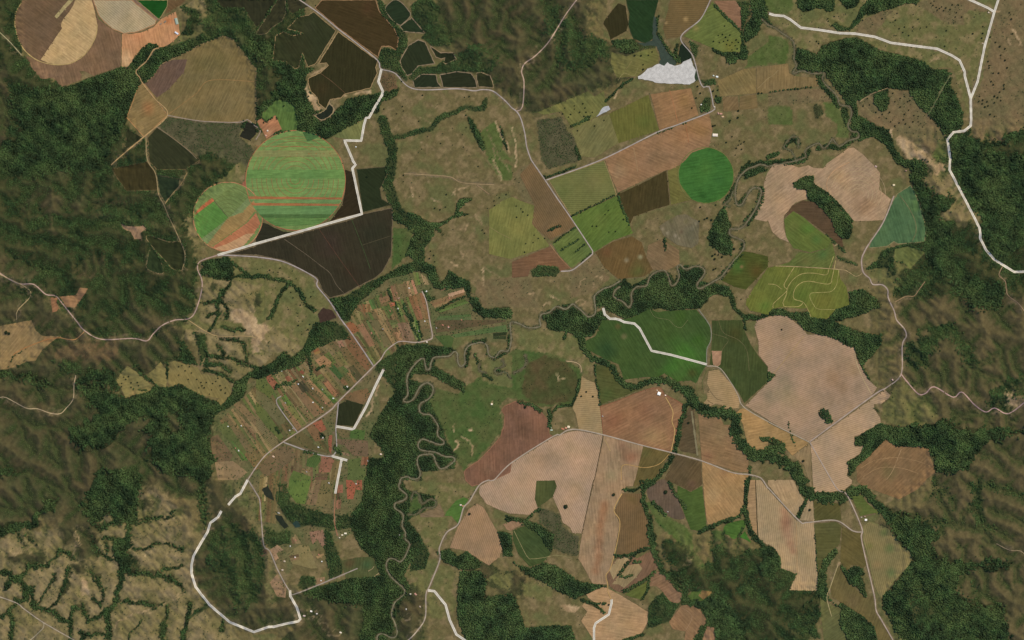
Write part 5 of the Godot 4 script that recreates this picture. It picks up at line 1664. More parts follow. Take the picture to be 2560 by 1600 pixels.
		["pasture_field", "tan paddock east of the farm avenue, north of dashed hedge", "pasture", "7c6a42", [1793, 202, 1859, 173, 1889, 170, 1891, 233, 1801, 241], {}],
		["pasture_field", "tan pasture crossed by diagonal cattle paths beside the river", "pasture", "7c6843", [1892, 170, 1920, 165, 1970, 159, 1973, 183, 1986, 190, 2044, 196, 2047, 215, 1920, 231, 1920, 233, 1892, 233], {"lines": [["cattle_track", "93805a", 0.9, [1894, 222, 1920, 196, 1931, 190, 1946, 175]]]}],
		["pasture_field", "brown square paddock beside the farm buildings avenue", "pasture", "75603f", [1806, 244, 1844, 240, 1847, 275, 1809, 278], {}],
		["pasture_field", "brown square paddock with dark hedge along its south", "pasture", "75623f", [1849, 241, 1891, 236, 1894, 270, 1849, 275], {"stains": [[1873, 251, 12, "5c5030", 0.6]]}],
		["crop_field", "long pinkish brown field below the hedged diagonal road", "crop field", "8d6c4b", [1496, 400, 1571, 368, 1650, 333, 1714, 307, 1773, 283, 1781, 328, 1772, 368, 1730, 381, 1714, 400, 1701, 411, 1672, 426, 1665, 425, 1545, 481, 1529, 445, 1513, 400], {"stains": [[1743, 317, 40, "8b683c", 0.7], [1545, 432, 25, "98805c", 0.6], [1714, 331, 30, "966a44", 0.5]], "lines": [["fence_line", "a07a55", 1.2, [1653, 336, 1658, 357]], ["fence_line", "a06a44", 1.2, [1714, 312, 1722, 357]], ["cattle_track", "9a7d58", 1.3, [1584, 370, 1590, 400, 1594, 429]]]}],
		["crop_field", "green and tan striped field with level rows below the road junction", "crop field", "6a6a3c", [1371, 450, 1439, 426, 1510, 401, 1526, 442, 1541, 486, 1428, 540], {"rows": 0.0, "edge": "8f7a50", "stains": [[1407, 474, 30, "5f6636", 0.6], [1486, 453, 30, "786e44", 0.5]]}],
		["orchard", "dark mottled orchard square between green field and pink-brown field", "orchard", "453c22", [1546, 485, 1608, 457, 1666, 426, 1674, 512, 1632, 524, 1584, 541, 1574, 562, 1560, 519], {"amp": 0.9}],
		["pasture_field", "bright green square pasture at the bend of the grey road", "pasture", "5a6a30", [1428, 543, 1541, 490, 1559, 524, 1574, 562, 1583, 583, 1531, 602, 1484, 631], {"stains": [[1500, 548, 25, "656a33", 0.5]]}],
		["pivot_field", "bright green round pivot field with dark streaks near its south", "crop field", "3f662d", [1834, 438, 1834, 446, 1833, 453, 1831, 460, 1828, 467, 1825, 473, 1821, 479, 1817, 485, 1812, 490, 1806, 495, 1800, 499, 1793, 502, 1786, 505, 1779, 506, 1772, 508, 1765, 508, 1758, 508, 1751, 506, 1744, 505, 1737, 502, 1730, 499, 1724, 495, 1718, 490, 1713, 485, 1709, 479, 1705, 473, 1702, 467, 1699, 460, 1697, 453, 1696, 446, 1696, 438, 1696, 431, 1697, 424, 1699, 417, 1702, 410, 1705, 404, 1709, 398, 1713, 392, 1718, 387, 1724, 382, 1730, 378, 1737, 375, 1744, 372, 1751, 370, 1758, 369, 1765, 369, 1772, 369, 1779, 370, 1786, 372, 1793, 375, 1800, 378, 1806, 382, 1812, 387, 1817, 392, 1821, 398, 1825, 404, 1828, 410, 1831, 417, 1833, 424, 1834, 431], {"edge": "6a6a3a", "stains": [[1756, 487, 9, "2c4c20", 0.9], [1796, 448, 16, "35592b", 0.7], [1765, 420, 25, "4a6c30", 0.6]]}],
		["pasture_field", "olive wedge between the dark orchard and the green pivot circle", "pasture", "6a6435", [1669, 426, 1698, 412, 1696, 440, 1701, 461, 1714, 479, 1730, 499, 1677, 512], {}],
		["pasture_field", "brown fan-shaped pasture with faint rows west of the grey road", "pasture", "6f5a3c", [1300, 437, 1328, 407, 1365, 454, 1439, 565, 1375, 599, 1330, 562, 1337, 514], {"rows": 60.0, "stains": [[1386, 575, 22, "8c6a44", 0.8]]}],
		["pasture_field", "olive green hill paddock with pale fence and dotted trees", "pasture", "72703c", [1223, 525, 1256, 502, 1280, 492, 1280, 492, 1301, 502, 1336, 514, 1330, 559, 1367, 604, 1374, 615, 1280, 647, 1280, 649, 1222, 635], {"stains": [[1296, 569, 25, "7a7440", 0.5]], "lines": [["fence_line", "8f8052", 1.0, [1223, 567, 1249, 583, 1280, 598]]]}],
		["pasture_field", "green strip paddock with rows of dark trees beside the road bend", "pasture", "5f6a36", [1381, 610, 1439, 567, 1482, 631, 1428, 670, 1399, 638], {}],
		["pasture_field", "reddish brown pasture north of the dark grove", "pasture", "73553b", [1280, 655, 1374, 617, 1396, 638, 1426, 670, 1400, 678, 1396, 667, 1346, 662, 1325, 676, 1320, 691, 1280, 694], {}],
		["pasture_field", "pale brown field with a white horseshoe pond scar", "pasture", "7a6344", [1621, 612, 1656, 599, 1697, 625, 1699, 660, 1664, 678, 1631, 673, 1616, 646], {}],
		["marsh_field", "grey salt-stained marsh with pale crust east of the orchard", "marsh", "6b6248", [1648, 565, 1669, 551, 1693, 538, 1714, 535, 1748, 554, 1747, 580, 1746, 607, 1730, 620, 1693, 612, 1658, 588], {"amp": 1.2, "stains": [[1689, 589, 7, "94866f", 0.8], [1656, 572, 6, "91826b", 0.8], [1703, 580, 7, "564434", 0.8], [1730, 569, 8, "857a62", 0.6], [1714, 553, 9, "5f5a3a", 0.8], [1677, 553, 8, "5c5838", 0.7], [1719, 604, 9, "5f583c", 0.7], [1669, 583, 6, "8a7d66", 0.7], [1740, 559, 5, "8c8068", 0.7], [1698, 596, 5, "9a8c74", 0.7]]}],
		["pasture_field", "dark rusty wet field with two pale crusts by the river woods", "pasture", "64502f", [1488, 631, 1531, 605, 1579, 591, 1604, 606, 1617, 646, 1632, 675, 1611, 691, 1545, 697, 1510, 667], {"amp": 0.7, "stains": [[1566, 651, 8, "8f8468", 0.9], [1601, 642, 8, "98946f", 0.9], [1597, 675, 25, "4f5c2c", 0.8], [1518, 630, 18, "6e4a2e", 0.7]]}],
		["crop_field", "pale pinkish bare field wrapping round a dark tongue of forest", "crop field", "a08464", [1918, 433, 1910, 458, 1908, 487, 1896, 519, 1886, 548, 1915, 554, 1920, 551, 1931, 580, 1949, 596, 1973, 606, 1966, 593, 1959, 569, 1959, 548, 1960, 538, 1970, 528, 1980, 522, 1981, 514, 1989, 506, 2007, 500, 2018, 498, 2016, 482, 2018, 477, 1999, 473, 1986, 469, 1981, 457, 1991, 453, 2007, 442, 2023, 439, 2035, 441, 2034, 458, 2047, 467, 2068, 480, 2084, 495, 2105, 516, 2132, 549, 2137, 553, 2174, 552, 2206, 550, 2212, 543, 2227, 498, 2198, 474, 2199, 453, 2200, 432, 2185, 413, 2171, 400, 2158, 386, 2134, 369, 2121, 370, 2105, 382, 2084, 397, 2068, 408, 2058, 421, 2034, 420, 2021, 413, 1997, 419, 1978, 412, 1960, 411, 1936, 408], {"stains": [[2158, 514, 35, "95704e", 0.7], [1936, 493, 40, "a58660", 0.5], [2105, 440, 30, "a58458", 0.5]], "lines": [["contour_bank", "b08a64", 1.6, [2124, 405, 2089, 424, 2071, 445, 2067, 469, 2081, 506, 2110, 532]], ["contour_bank", "b39a72", 0.8, [2130, 481, 2132, 477, 2135, 474, 2140, 472, 2146, 471, 2151, 472, 2156, 475, 2159, 479, 2160, 483, 2160, 487, 2158, 492]], ["contour_bank", "b39a72", 0.8, [2119, 479, 2123, 471, 2129, 466, 2137, 462, 2146, 461, 2155, 463, 2163, 467, 2168, 474, 2171, 481, 2171, 490, 2167, 497]], ["contour_bank", "b39a72", 0.8, [2109, 476, 2114, 466, 2123, 457, 2134, 452, 2147, 450, 2159, 453, 2170, 459, 2178, 469, 2182, 480, 2181, 492, 2176, 503]], ["contour_bank", "b39a72", 0.8, [2099, 474, 2105, 460, 2117, 448, 2131, 442, 2148, 440, 2163, 443, 2177, 452, 2187, 464, 2192, 479, 2191, 494, 2185, 508]], ["contour_bank", "b39a72", 0.8, [2088, 471, 2096, 453, 2110, 439, 2128, 430, 2148, 428, 2167, 432, 2184, 443, 2196, 458, 2203, 477, 2202, 497, 2194, 515]], ["contour_bank", "b39a72", 0.8, [2078, 468, 2088, 447, 2104, 429, 2125, 419, 2149, 416, 2172, 421, 2191, 434, 2206, 453, 2213, 475, 2212, 499, 2203, 521]]]}],
		["pasture_field", "dark brown scrubby slope beside the tongue of forest", "pasture", "574530", [1980, 514, 2007, 501, 2036, 506, 2058, 525, 2079, 551, 2089, 580, 2105, 596, 2110, 623, 2068, 586, 2039, 565, 2010, 543, 1986, 528, 1960, 543, 1970, 528], {"amp": 0.7}],
		["crop_field", "yellow-green field below the brown scrubby slope", "crop field", "5c6630", [1960, 549, 1983, 528, 2010, 544, 2039, 570, 2079, 599, 2068, 620, 2026, 631, 1983, 620, 1966, 594], {"amp": 0.6, "stains": [[2021, 569, 22, "506e2e", 0.9], [1981, 564, 20, "6a6a38", 0.5], [2039, 598, 18, "486430", 0.8]]}],
		["crop_field", "blue-green crop field shaped like a sail beside the grey road", "crop field", "4c6440", [2277, 463, 2296, 501, 2312, 559, 2315, 570, 2312, 604, 2248, 610, 2235, 604, 2219, 615, 2171, 620, 2182, 596, 2208, 557, 2233, 501, 2243, 485], {"edge": "7f7650", "stains": [[2290, 511, 25, "587240", 0.7]], "lines": [["contour_bank", "6e6a48", 1.6, [2248, 487, 2272, 519, 2288, 553, 2290, 580, 2280, 604]]]}],
		["crop_field", "olive field drawn with winding pale contour banks", "crop field", "64682f", [1920, 669, 1889, 712, 1866, 749, 1865, 762, 1875, 776, 1920, 787, 1933, 771, 1957, 768, 1999, 771, 2018, 771, 2028, 794, 2068, 797, 2089, 774, 2124, 763, 2121, 744, 2116, 717, 2100, 696, 2097, 674, 2026, 670, 1939, 665], {"stains": [[2007, 733, 35, "56682c", 0.7], [2063, 755, 35, "6a6530", 0.6], [1910, 765, 25, "4f6a2c", 0.7]], "lines": [["contour_bank", "a3935a", 1.5, [1986, 667, 1960, 712, 1968, 725, 1946, 747, 1933, 760, 1933, 770]], ["contour_bank", "a3935a", 1.4, [2084, 641, 2073, 670, 2066, 687, 2036, 683, 2007, 684, 1986, 696, 1970, 717, 1965, 739, 1957, 757, 1960, 766, 1997, 766, 2007, 757]], ["contour_bank", "a3935a", 1.4, [2089, 651, 2081, 691, 2072, 710, 2021, 703, 1997, 711, 1985, 728, 1985, 747, 2007, 755, 2018, 770, 2028, 794]], ["contour_bank", "9a9055", 1.4, [2097, 675, 2092, 710, 2079, 728, 2055, 731, 2028, 733, 2025, 744, 2036, 765, 2047, 773, 2089, 774]], ["contour_bank", "a3935a", 1.3, [1920, 710, 1939, 712, 1954, 723]]]}],
		["crop_field", "green field with darker wet patches above the contoured olive field", "crop field", "5d6433", [1942, 665, 1973, 655, 1997, 631, 2026, 633, 2068, 620, 2079, 602, 2089, 639, 2079, 670, 1999, 668], {"stains": [[2058, 635, 18, "4a6534", 0.8], [2013, 654, 20, "6e6036", 0.6]], "lines": [["farm_track", "a08a60", 1.8, [1939, 665, 1999, 667, 2100, 674, 2121, 680, 2140, 691, 2155, 684]]]}],
		["marsh_field", "dark green and rusty floodplain field beside the straight river reach", "marsh", "4a4f24", [1838, 639, 1862, 628, 1889, 633, 1920, 641, 1920, 667, 1865, 724, 1836, 717, 1817, 707, 1804, 702, 1830, 670], {"amp": 0.8, "stains": [[1841, 665, 22, "44682e", 0.8], [1889, 675, 25, "523e20", 0.8], [1854, 667, 5, "946c4a", 0.9]]}],
		["pasture_field", "olive leaf-shaped pasture held between dark woods", "pasture", "66693a", [2237, 622, 2272, 615, 2312, 631, 2275, 673, 2256, 654, 2235, 652], {}],
		["plantation_block", "dark plantation block between grey lane and white road", "plantation", "2f321e", [846, 1012, 867, 1000, 909, 1012, 885, 1065, 841, 1063], {"amp": 0.3}],
		["crop_field", "pale narrow stubble field with fine level furrows and three dark bushes", "crop field", "9a8159", [1454, 940, 1463, 947, 1486, 957, 1492, 970, 1500, 1020, 1507, 1086, 1478, 1081, 1447, 1073, 1439, 1033, 1431, 1020, 1439, 999, 1452, 970], {"rows": 4.0, "stains": [[1470, 959, 20, "8a7c58", 0.6]]}],
		["crop_field", "reddish brown ploughed field with a white barn at its top", "crop field", "896647", [1501, 1016, 1545, 1002, 1584, 986, 1613, 975, 1632, 970, 1653, 970, 1661, 986, 1693, 1002, 1706, 1010, 1708, 1038, 1703, 1049, 1695, 1049, 1691, 1078, 1682, 1129, 1608, 1114, 1509, 1087], {"edge": "85593f", "stains": [[1531, 1051, 35, "85583e", 0.7], [1637, 1091, 40, "9c8055", 0.8], [1611, 1025, 30, "8a5f43", 0.5], [1693, 1025, 15, "8d7650", 0.5]]}],
		["crop_field", "dark olive field between the tree-lined stream and brown ploughed field", "crop field", "50522c", [1489, 914, 1513, 912, 1534, 928, 1545, 957, 1566, 967, 1587, 975, 1608, 970, 1571, 986, 1504, 1010, 1492, 959], {"stains": [[1518, 985, 22, "4c5c30", 0.6], [1518, 932, 22, "565029", 0.6]]}],
		["crop_field", "broad pale tan field with a long dark hedge on its east", "crop field", "a5886a", [1280, 1157, 1333, 1125, 1384, 1093, 1399, 1089, 1418, 1081, 1444, 1077, 1507, 1089, 1505, 1105, 1486, 1200, 1484, 1200, 1454, 1333, 1431, 1332, 1426, 1319, 1407, 1306, 1399, 1279, 1382, 1242, 1392, 1216, 1387, 1201, 1341, 1202, 1337, 1248, 1344, 1269, 1328, 1287, 1280, 1284, 1275, 1284, 1249, 1274, 1217, 1260, 1198, 1234, 1199, 1216, 1229, 1200], {"rows": 62.0, "stains": [[1359, 1144, 40, "97795a", 0.6], [1439, 1226, 35, "a8875f", 0.5], [1439, 1117, 35, "9d8460", 0.5], [1301, 1248, 30, "a88f68", 0.5]], "lines": [["hedge_line", "4a3e2a", 1.6, [1507, 1089, 1505, 1105, 1486, 1200, 1484, 1200, 1455, 1332]]]}],
		["crop_field", "long tapering field with a red streak down its middle", "crop field", "957a5a", [1510, 1089, 1608, 1115, 1588, 1200, 1587, 1200, 1582, 1215, 1566, 1216, 1555, 1234, 1535, 1274, 1549, 1311, 1539, 1359, 1528, 1412, 1516, 1438, 1519, 1461, 1481, 1459, 1465, 1428, 1446, 1396, 1455, 1334, 1486, 1200, 1487, 1200], {"stains": [[1579, 1144, 26, "8f5f44", 0.8], [1531, 1184, 26, "8a7c5a", 0.8], [1510, 1261, 15, "92603f", 0.6], [1506, 1279, 15, "92603f", 0.6], [1504, 1298, 15, "92603f", 0.6], [1501, 1316, 15, "92603f", 0.6], [1500, 1335, 15, "92603f", 0.6], [1498, 1353, 15, "92603f", 0.6], [1496, 1372, 15, "92603f", 0.6], [1495, 1390, 15, "92603f", 0.6], [1492, 1409, 15, "92603f", 0.6], [1490, 1428, 15, "92603f", 0.6], [1463, 1359, 14, "a08560", 0.5], [1555, 1112, 20, "8f5f44", 0.5]], "lines": [["farm_track", "ab8f5e", 1.4, [1510, 1094, 1526, 1128]], ["farm_track", "b08c55", 1.5, [1672, 1136, 1648, 1160, 1611, 1169, 1558, 1163, 1554, 1200]]]}],
		["crop_field", "olive brown field south of the road with a curved tan track", "crop field", "635631", [1609, 1115, 1677, 1131, 1669, 1144, 1635, 1200, 1645, 1200, 1613, 1208, 1584, 1216, 1587, 1200, 1588, 1200], {"stains": [[1616, 1133, 15, "5c5c33", 0.6]]}],
		["crop_field", "dark narrow field holding a pale straight airstrip", "crop field", "574a33", [1706, 1057, 1714, 1033, 1724, 1017, 1735, 1025, 1745, 1135, 1703, 1128, 1696, 1117, 1703, 1080], {"lines": [["grass_airstrip", "7a7052", 4.5, [1729, 1028, 1744, 1139]]]}],
		["crop_field", "brown field beside the airstrip bounded by curving dark woods", "crop field", "876a48", [1745, 1031, 1756, 1033, 1767, 1044, 1783, 1047, 1799, 1039, 1809, 1062, 1828, 1062, 1833, 1086, 1846, 1118, 1870, 1147, 1873, 1181, 1846, 1180, 1754, 1151, 1749, 1078], {"stains": [[1804, 1086, 28, "80704c", 0.5], [1767, 1139, 20, "83593f", 0.6]]}],
		["crop_field", "pale field with brown northern edge south of the road crossing", "crop field", "99794f", [1755, 1155, 1844, 1183, 1873, 1188, 1869, 1200, 1862, 1200, 1857, 1271, 1846, 1293, 1788, 1308, 1769, 1311, 1764, 1279, 1757, 1200, 1756, 1200], {"stains": [[1783, 1240, 28, "a88c62", 0.7], [1809, 1181, 20, "83603f", 0.6]]}],
		["crop_field", "dark grey-brown field with one round tree, tipped to the southwest", "crop field", "635240", [1617, 1226, 1624, 1216, 1648, 1201, 1664, 1200, 1687, 1234, 1703, 1269, 1712, 1295, 1693, 1298, 1672, 1290, 1650, 1269, 1624, 1250], {"smooth": 1}],
		["crop_field", "dark brown field between the road and a green wedge", "crop field", "5d4d33", [1664, 1192, 1677, 1165, 1691, 1137, 1752, 1155, 1755, 1200, 1755, 1212, 1727, 1228, 1693, 1212, 1665, 1200, 1661, 1200], {"stains": [[1730, 1211, 15, "6b5040", 0.6]]}],
		["crop_field", "green wedge field west of the pale southern field", "crop field", "49592a", [1694, 1214, 1727, 1230, 1755, 1215, 1763, 1279, 1766, 1316, 1754, 1329, 1727, 1324, 1714, 1293, 1693, 1237], {}],
		["crop_field", "small pale furrowed field shaped like a boot beside the farm", "crop field", "9a8059", [1772, 928, 1796, 924, 1830, 962, 1846, 986, 1849, 1009, 1846, 1020, 1812, 1021, 1804, 1012, 1788, 1010, 1769, 1017, 1759, 1006, 1769, 996, 1767, 985, 1775, 973, 1767, 959], {"rows": 8.0, "lines": [["contour_bank", "6e5c40", 1.2, [1775, 977, 1791, 996, 1806, 1001]], ["contour_bank", "6e5c40", 1.2, [1769, 1001, 1783, 1010]]]}],
		["crop_field", "large dark green basin with bright green swirls beside the white road", "crop field", "405228", [1582, 793, 1624, 771, 1645, 781, 1664, 777, 1740, 774, 1764, 800, 1775, 816, 1777, 853, 1767, 875, 1766, 914, 1740, 959, 1727, 951, 1693, 954, 1661, 933, 1645, 943, 1611, 943, 1560, 949, 1547, 911, 1505, 893, 1465, 872, 1463, 853, 1489, 840, 1505, 800, 1545, 800], {"amp": 0.8, "stains": [[1717, 885, 60, "48702c", 0.9], [1682, 924, 40, "446a2a", 0.8], [1740, 853, 22, "3d5a20", 0.6], [1518, 874, 35, "2b4226", 0.7], [1545, 816, 8, "6a5a36", 0.8], [1560, 842, 9, "7a6a48", 0.8], [1703, 789, 25, "3f5a22", 0.6], [1664, 832, 30, "425526", 0.5], [1730, 932, 14, "4a4222", 0.7]], "lines": [["contour_bank", "6a6a40", 1.0, [1764, 916, 1746, 948, 1743, 980, 1754, 993, 1764, 990]], ["contour_bank", "5c6238", 1.0, [1769, 924, 1756, 953, 1759, 980]], ["contour_bank", "707048", 0.9, [1624, 770, 1637, 792, 1672, 800, 1685, 813, 1703, 819, 1719, 800]]]}],
		["crop_field", "dark green field with a looping pale bank east of the farm yard", "crop field", "434b28", [1779, 801, 1854, 800, 1861, 826, 1878, 863, 1895, 889, 1920, 918, 1920, 953, 1861, 1008, 1849, 983, 1809, 933, 1797, 920, 1775, 911, 1779, 869, 1781, 832], {"stains": [[1836, 832, 25, "48401f", 0.6], [1836, 959, 25, "334522", 0.6]], "lines": [["contour_bank", "66603e", 1.2, [1796, 800, 1809, 832, 1846, 850, 1867, 877, 1873, 927]], ["contour_bank", "66603e", 1.0, [1780, 834, 1820, 848, 1806, 874, 1803, 906]]]}],
		["farm_yard", "pink earth farm yard with sheds between green fields", "farm yard", "99775a", [1779, 877, 1805, 877, 1801, 911, 1793, 917, 1783, 912], {}],
		["crop_field", "tan triangular field along the dark winding woods", "crop field", "9c7c4f", [1849, 1023, 1862, 1021, 1920, 1053, 1920, 1058, 2022, 1107, 1981, 1139, 1961, 1117, 1964, 1112, 1941, 1112, 1920, 1097, 1915, 1091, 1899, 1096, 1902, 1102, 1920, 1104, 1920, 1119, 1902, 1129, 1870, 1112, 1863, 1086, 1857, 1059, 1841, 1033], {}],
		["crop_field", "huge pale field with parallel furrows and one dark round copse", "crop field", "9c8164", [1920, 792, 1946, 787, 1973, 792, 1981, 800, 2010, 826, 2018, 837, 2039, 836, 2068, 840, 2100, 853, 2116, 865, 2136, 869, 2140, 890, 2145, 903, 2171, 949, 2193, 969, 2181, 987, 2023, 1103, 1973, 1082, 1920, 1050, 1920, 1049, 1863, 1014, 1920, 957, 1920, 954, 1940, 938, 1920, 928, 1920, 917, 1897, 887, 1896, 853, 1886, 816, 1892, 800], {"rows": -21.0, "stains": [[1960, 985, 50, "877a58", 0.6], [2092, 959, 55, "8d6e50", 0.6], [1960, 840, 45, "9a7d5c", 0.6], [2132, 932, 25, "8f7653", 0.5]], "lines": [["field_margin", "b09870", 2.0, [2137, 879, 2141, 906, 2158, 948, 2179, 985]], ["farm_track", "a08558", 1.2, [1920, 948, 1936, 932, 2010, 840]]]}],
		["crop_field", "pale furrowed field southeast of the straight diagonal road", "crop field", "a58968", [2026, 1107, 2185, 994, 2211, 975, 2226, 988, 2222, 996, 2203, 1009, 2185, 1010, 2187, 1025, 2200, 1043, 2202, 1057, 2148, 1088, 2135, 1091, 2137, 1117, 2160, 1116, 2150, 1135, 2118, 1154, 2121, 1170, 2116, 1189, 2130, 1200, 2129, 1209, 2110, 1225, 2068, 1231, 2034, 1229, 2032, 1200, 2032, 1200, 2029, 1144], {"rows": -18.0}],
		["crop_field", "small tan field strip west of the straight southern road", "crop field", "86714f", [2023, 1109, 1983, 1139, 2010, 1163, 2021, 1199, 2026, 1216, 2031, 1225, 2028, 1200, 2026, 1117], {}],
		["crop_field", "brown field with pale arcs ringed by dark forest", "crop field", "7f6342", [2141, 1168, 2158, 1152, 2174, 1139, 2214, 1098, 2240, 1117, 2296, 1115, 2322, 1123, 2325, 1141, 2333, 1160, 2337, 1181, 2314, 1200, 2293, 1224, 2248, 1248, 2195, 1229, 2158, 1216, 2145, 1205, 2142, 1197], {"stains": [[2224, 1184, 25, "66603a", 0.6]], "lines": [["contour_bank", "997a54", 1.1, [2153, 1170, 2185, 1152, 2237, 1144, 2290, 1152, 2325, 1165]], ["contour_bank", "997a54", 1.1, [2158, 1192, 2198, 1170, 2251, 1170, 2296, 1184]], ["cattle_track", "a58660", 1.1, [2253, 1123, 2243, 1149, 2232, 1176, 2216, 1200]]]}],
		["crop_field", "slim pale field west of a dark hedge in the southern fields", "crop field", "9c7d57", [1876, 1200, 1888, 1200, 1893, 1343, 1878, 1328, 1868, 1287, 1867, 1263], {"lines": [["hedge_line", "3f3826", 1.4, [1889, 1200, 1891, 1263, 1895, 1344]]]}],
		["crop_field", "long pale field with a rust-red heart beside the grey road", "crop field", "a08762", [1890, 1200, 1902, 1200, 1920, 1225, 1920, 1224, 1991, 1302, 2018, 1308, 2034, 1305, 2044, 1446, 2042, 1477, 1973, 1475, 1991, 1435, 1952, 1420, 1952, 1396, 1936, 1370, 1920, 1359, 1920, 1362, 1896, 1348], {"rows": 84.0, "stains": [[1960, 1277, 16, "94644a", 0.6], [1964, 1293, 18, "94644a", 0.6], [1966, 1308, 20, "94644a", 0.6], [1969, 1324, 20, "94644a", 0.6], [1972, 1340, 18, "94644a", 0.6], [1977, 1359, 16, "94644a", 0.6], [1982, 1377, 13, "94644a", 0.6], [2021, 1385, 30, "a88c5e", 0.6]], "lines": [["farm_track", "a5835a", 1.1, [1991, 1306, 1993, 1433]]]}],
		["crop_field", "pale field corner between the southern road and the dark stream woods", "crop field", "9f8560", [1920, 1211, 1920, 1200, 1983, 1200, 1997, 1230, 2011, 1251, 1999, 1272, 1989, 1287, 1983, 1290], {}],
		["crop_field", "narrow pale field beside the fork of the southern stream woods", "crop field", "9c8460", [2022, 1248, 2032, 1253, 2035, 1303, 1999, 1300, 2007, 1279, 2013, 1266], {}],
		["pasture_field", "dark olive square pasture north of the small roadside fields", "pasture", "55502c", [2034, 1253, 2100, 1259, 2103, 1300, 2089, 1299, 2037, 1303], {}],
		["pasture_field", "olive pasture narrowing south between stream woods and pale field", "pasture", "585530", [2037, 1309, 2089, 1304, 2103, 1314, 2100, 1359, 2084, 1372, 2060, 1398, 2045, 1439], {}],
		["pasture_field", "brownish olive pasture west of the southern road", "pasture", "5e5430", [2105, 1316, 2132, 1330, 2152, 1332, 2155, 1359, 2166, 1412, 2158, 1420, 2142, 1412, 2127, 1412, 2121, 1428, 2100, 1404, 2103, 1359], {}],
		["crop_field", "green and tan streaked field shaped like a shield east of the road", "crop field", "7f7148", [2159, 1317, 2174, 1304, 2219, 1322, 2240, 1349, 2253, 1369, 2275, 1380, 2278, 1402, 2264, 1423, 2232, 1454, 2203, 1494, 2198, 1488, 2187, 1465, 2168, 1380, 2158, 1349], {"rows": 77.0, "edge": "7a7446", "stains": [[2211, 1332, 14, "5d6a3a", 0.8], [2224, 1372, 16, "556638", 0.8], [2230, 1433, 16, "55663a", 0.8], [2193, 1412, 18, "93764c", 0.8], [2174, 1364, 10, "6a6a38", 0.7]]}],
		["pasture_field", "long olive pasture on both sides of a thin white farm track", "pasture", "665a36", [2092, 1423, 2100, 1412, 2121, 1457, 2166, 1496, 2181, 1488, 2189, 1533, 2222, 1586, 2228, 1600, 2196, 1600, 2186, 1566, 2153, 1537, 2104, 1506, 2079, 1492, 2076, 1465], {"stains": [[2132, 1504, 25, "756040", 0.6]]}],
		["pasture_field", "dull green pasture below the dam of the farm track", "pasture", "615f38", [2069, 1508, 2103, 1521, 2097, 1557, 2118, 1597, 2121, 1600, 2060, 1600, 2052, 1544, 2050, 1494, 2063, 1502], {}],
		["crop_field", "green corner field at the stream crossing of the grey road", "crop field", "57602f", [2127, 1238, 2155, 1238, 2166, 1256, 2197, 1281, 2166, 1287, 2151, 1290], {"stains": [[2148, 1274, 12, "6a5c36", 0.6]]}],
		["crop_field", "dark green field with a bent pale track and wood on three sides", "crop field", "414d2a", [1283, 1325, 1314, 1314, 1346, 1333, 1359, 1354, 1378, 1383, 1357, 1406, 1325, 1417, 1296, 1386, 1283, 1351], {"lines": [["farm_track", "8a8055", 1.3, [1285, 1327, 1317, 1390, 1330, 1397, 1359, 1394, 1394, 1388, 1431, 1396]]]}],
		["crop_field", "brown upright field with faint dark scratches beside the stream", "crop field", "6d5739", [1556, 1233, 1604, 1235, 1606, 1269, 1621, 1312, 1624, 1359, 1627, 1370, 1584, 1383, 1541, 1386, 1550, 1312, 1537, 1277], {"rows": 88.0, "stains": [[1579, 1248, 16, "62552f", 0.7]]}],
		["crop_field", "brown oval field with two pale patches and a tree strip across", "crop field", "755a42", [1522, 1425, 1541, 1397, 1579, 1388, 1592, 1396, 1627, 1378, 1645, 1397, 1647, 1413, 1632, 1430, 1592, 1457, 1555, 1480, 1526, 1467, 1518, 1443], {"smooth": 1, "strips": [["pale_patch", "96805a", [1523, 1424, 1542, 1398, 1579, 1390, 1566, 1409, 1545, 1435, 1533, 1449]], ["pale_patch", "8f7a55", [1547, 1438, 1571, 1413, 1597, 1409, 1606, 1422, 1590, 1443, 1560, 1470, 1547, 1461, 1529, 1461]]]}],
		["crop_field", "pinkish brown curled field between two wooded streams", "crop field", "836549", [1627, 1444, 1640, 1429, 1664, 1436, 1687, 1462, 1703, 1473, 1706, 1494, 1695, 1507, 1674, 1502, 1656, 1478, 1640, 1465, 1624, 1465], {"smooth": 1}],
		["crop_field", "pale bare field with a white road crossing it at the bottom", "crop field", "a5845d", [1466, 1486, 1510, 1466, 1545, 1484, 1597, 1515, 1619, 1529, 1619, 1555, 1603, 1584, 1560, 1600, 1484, 1600, 1453, 1552, 1468, 1529, 1455, 1515, 1460, 1508, 1486, 1518, 1508, 1531, 1511, 1529, 1492, 1510, 1470, 1494], {"stains": [[1545, 1570, 35, "ab8d64", 0.5]]}],
		["crop_field", "brown rounded field with faint tracks near the bottom edge", "crop field", "866848", [1672, 1555, 1703, 1515, 1719, 1511, 1751, 1523, 1765, 1547, 1764, 1558, 1740, 1592, 1734, 1600, 1711, 1600, 1714, 1579, 1682, 1573], {"lines": [["cattle_track", "97795a", 1.0, [1706, 1520, 1730, 1541, 1714, 1576]]]}],
		["crop_field", "small brown field at the bottom edge between two wood strips", "crop field", "8a6a4c", [1756, 1600, 1767, 1566, 1785, 1568, 1789, 1600], {}],
		["crop_field", "little green field with a tan eastern half by the stream", "crop field", "50602e", [1719, 1489, 1730, 1479, 1754, 1474, 1780, 1478, 1779, 1484, 1756, 1502, 1730, 1504], {"strips": [["tan_half", "85693f", [1746, 1489, 1755, 1475, 1780, 1479, 1778, 1484, 1758, 1499]]]}],
		["crop_field", "yellow-green field in the fork of two wooded streams", "crop field", "5d6230", [1562, 1486, 1592, 1467, 1621, 1452, 1619, 1470, 1603, 1499, 1582, 1494], {}],
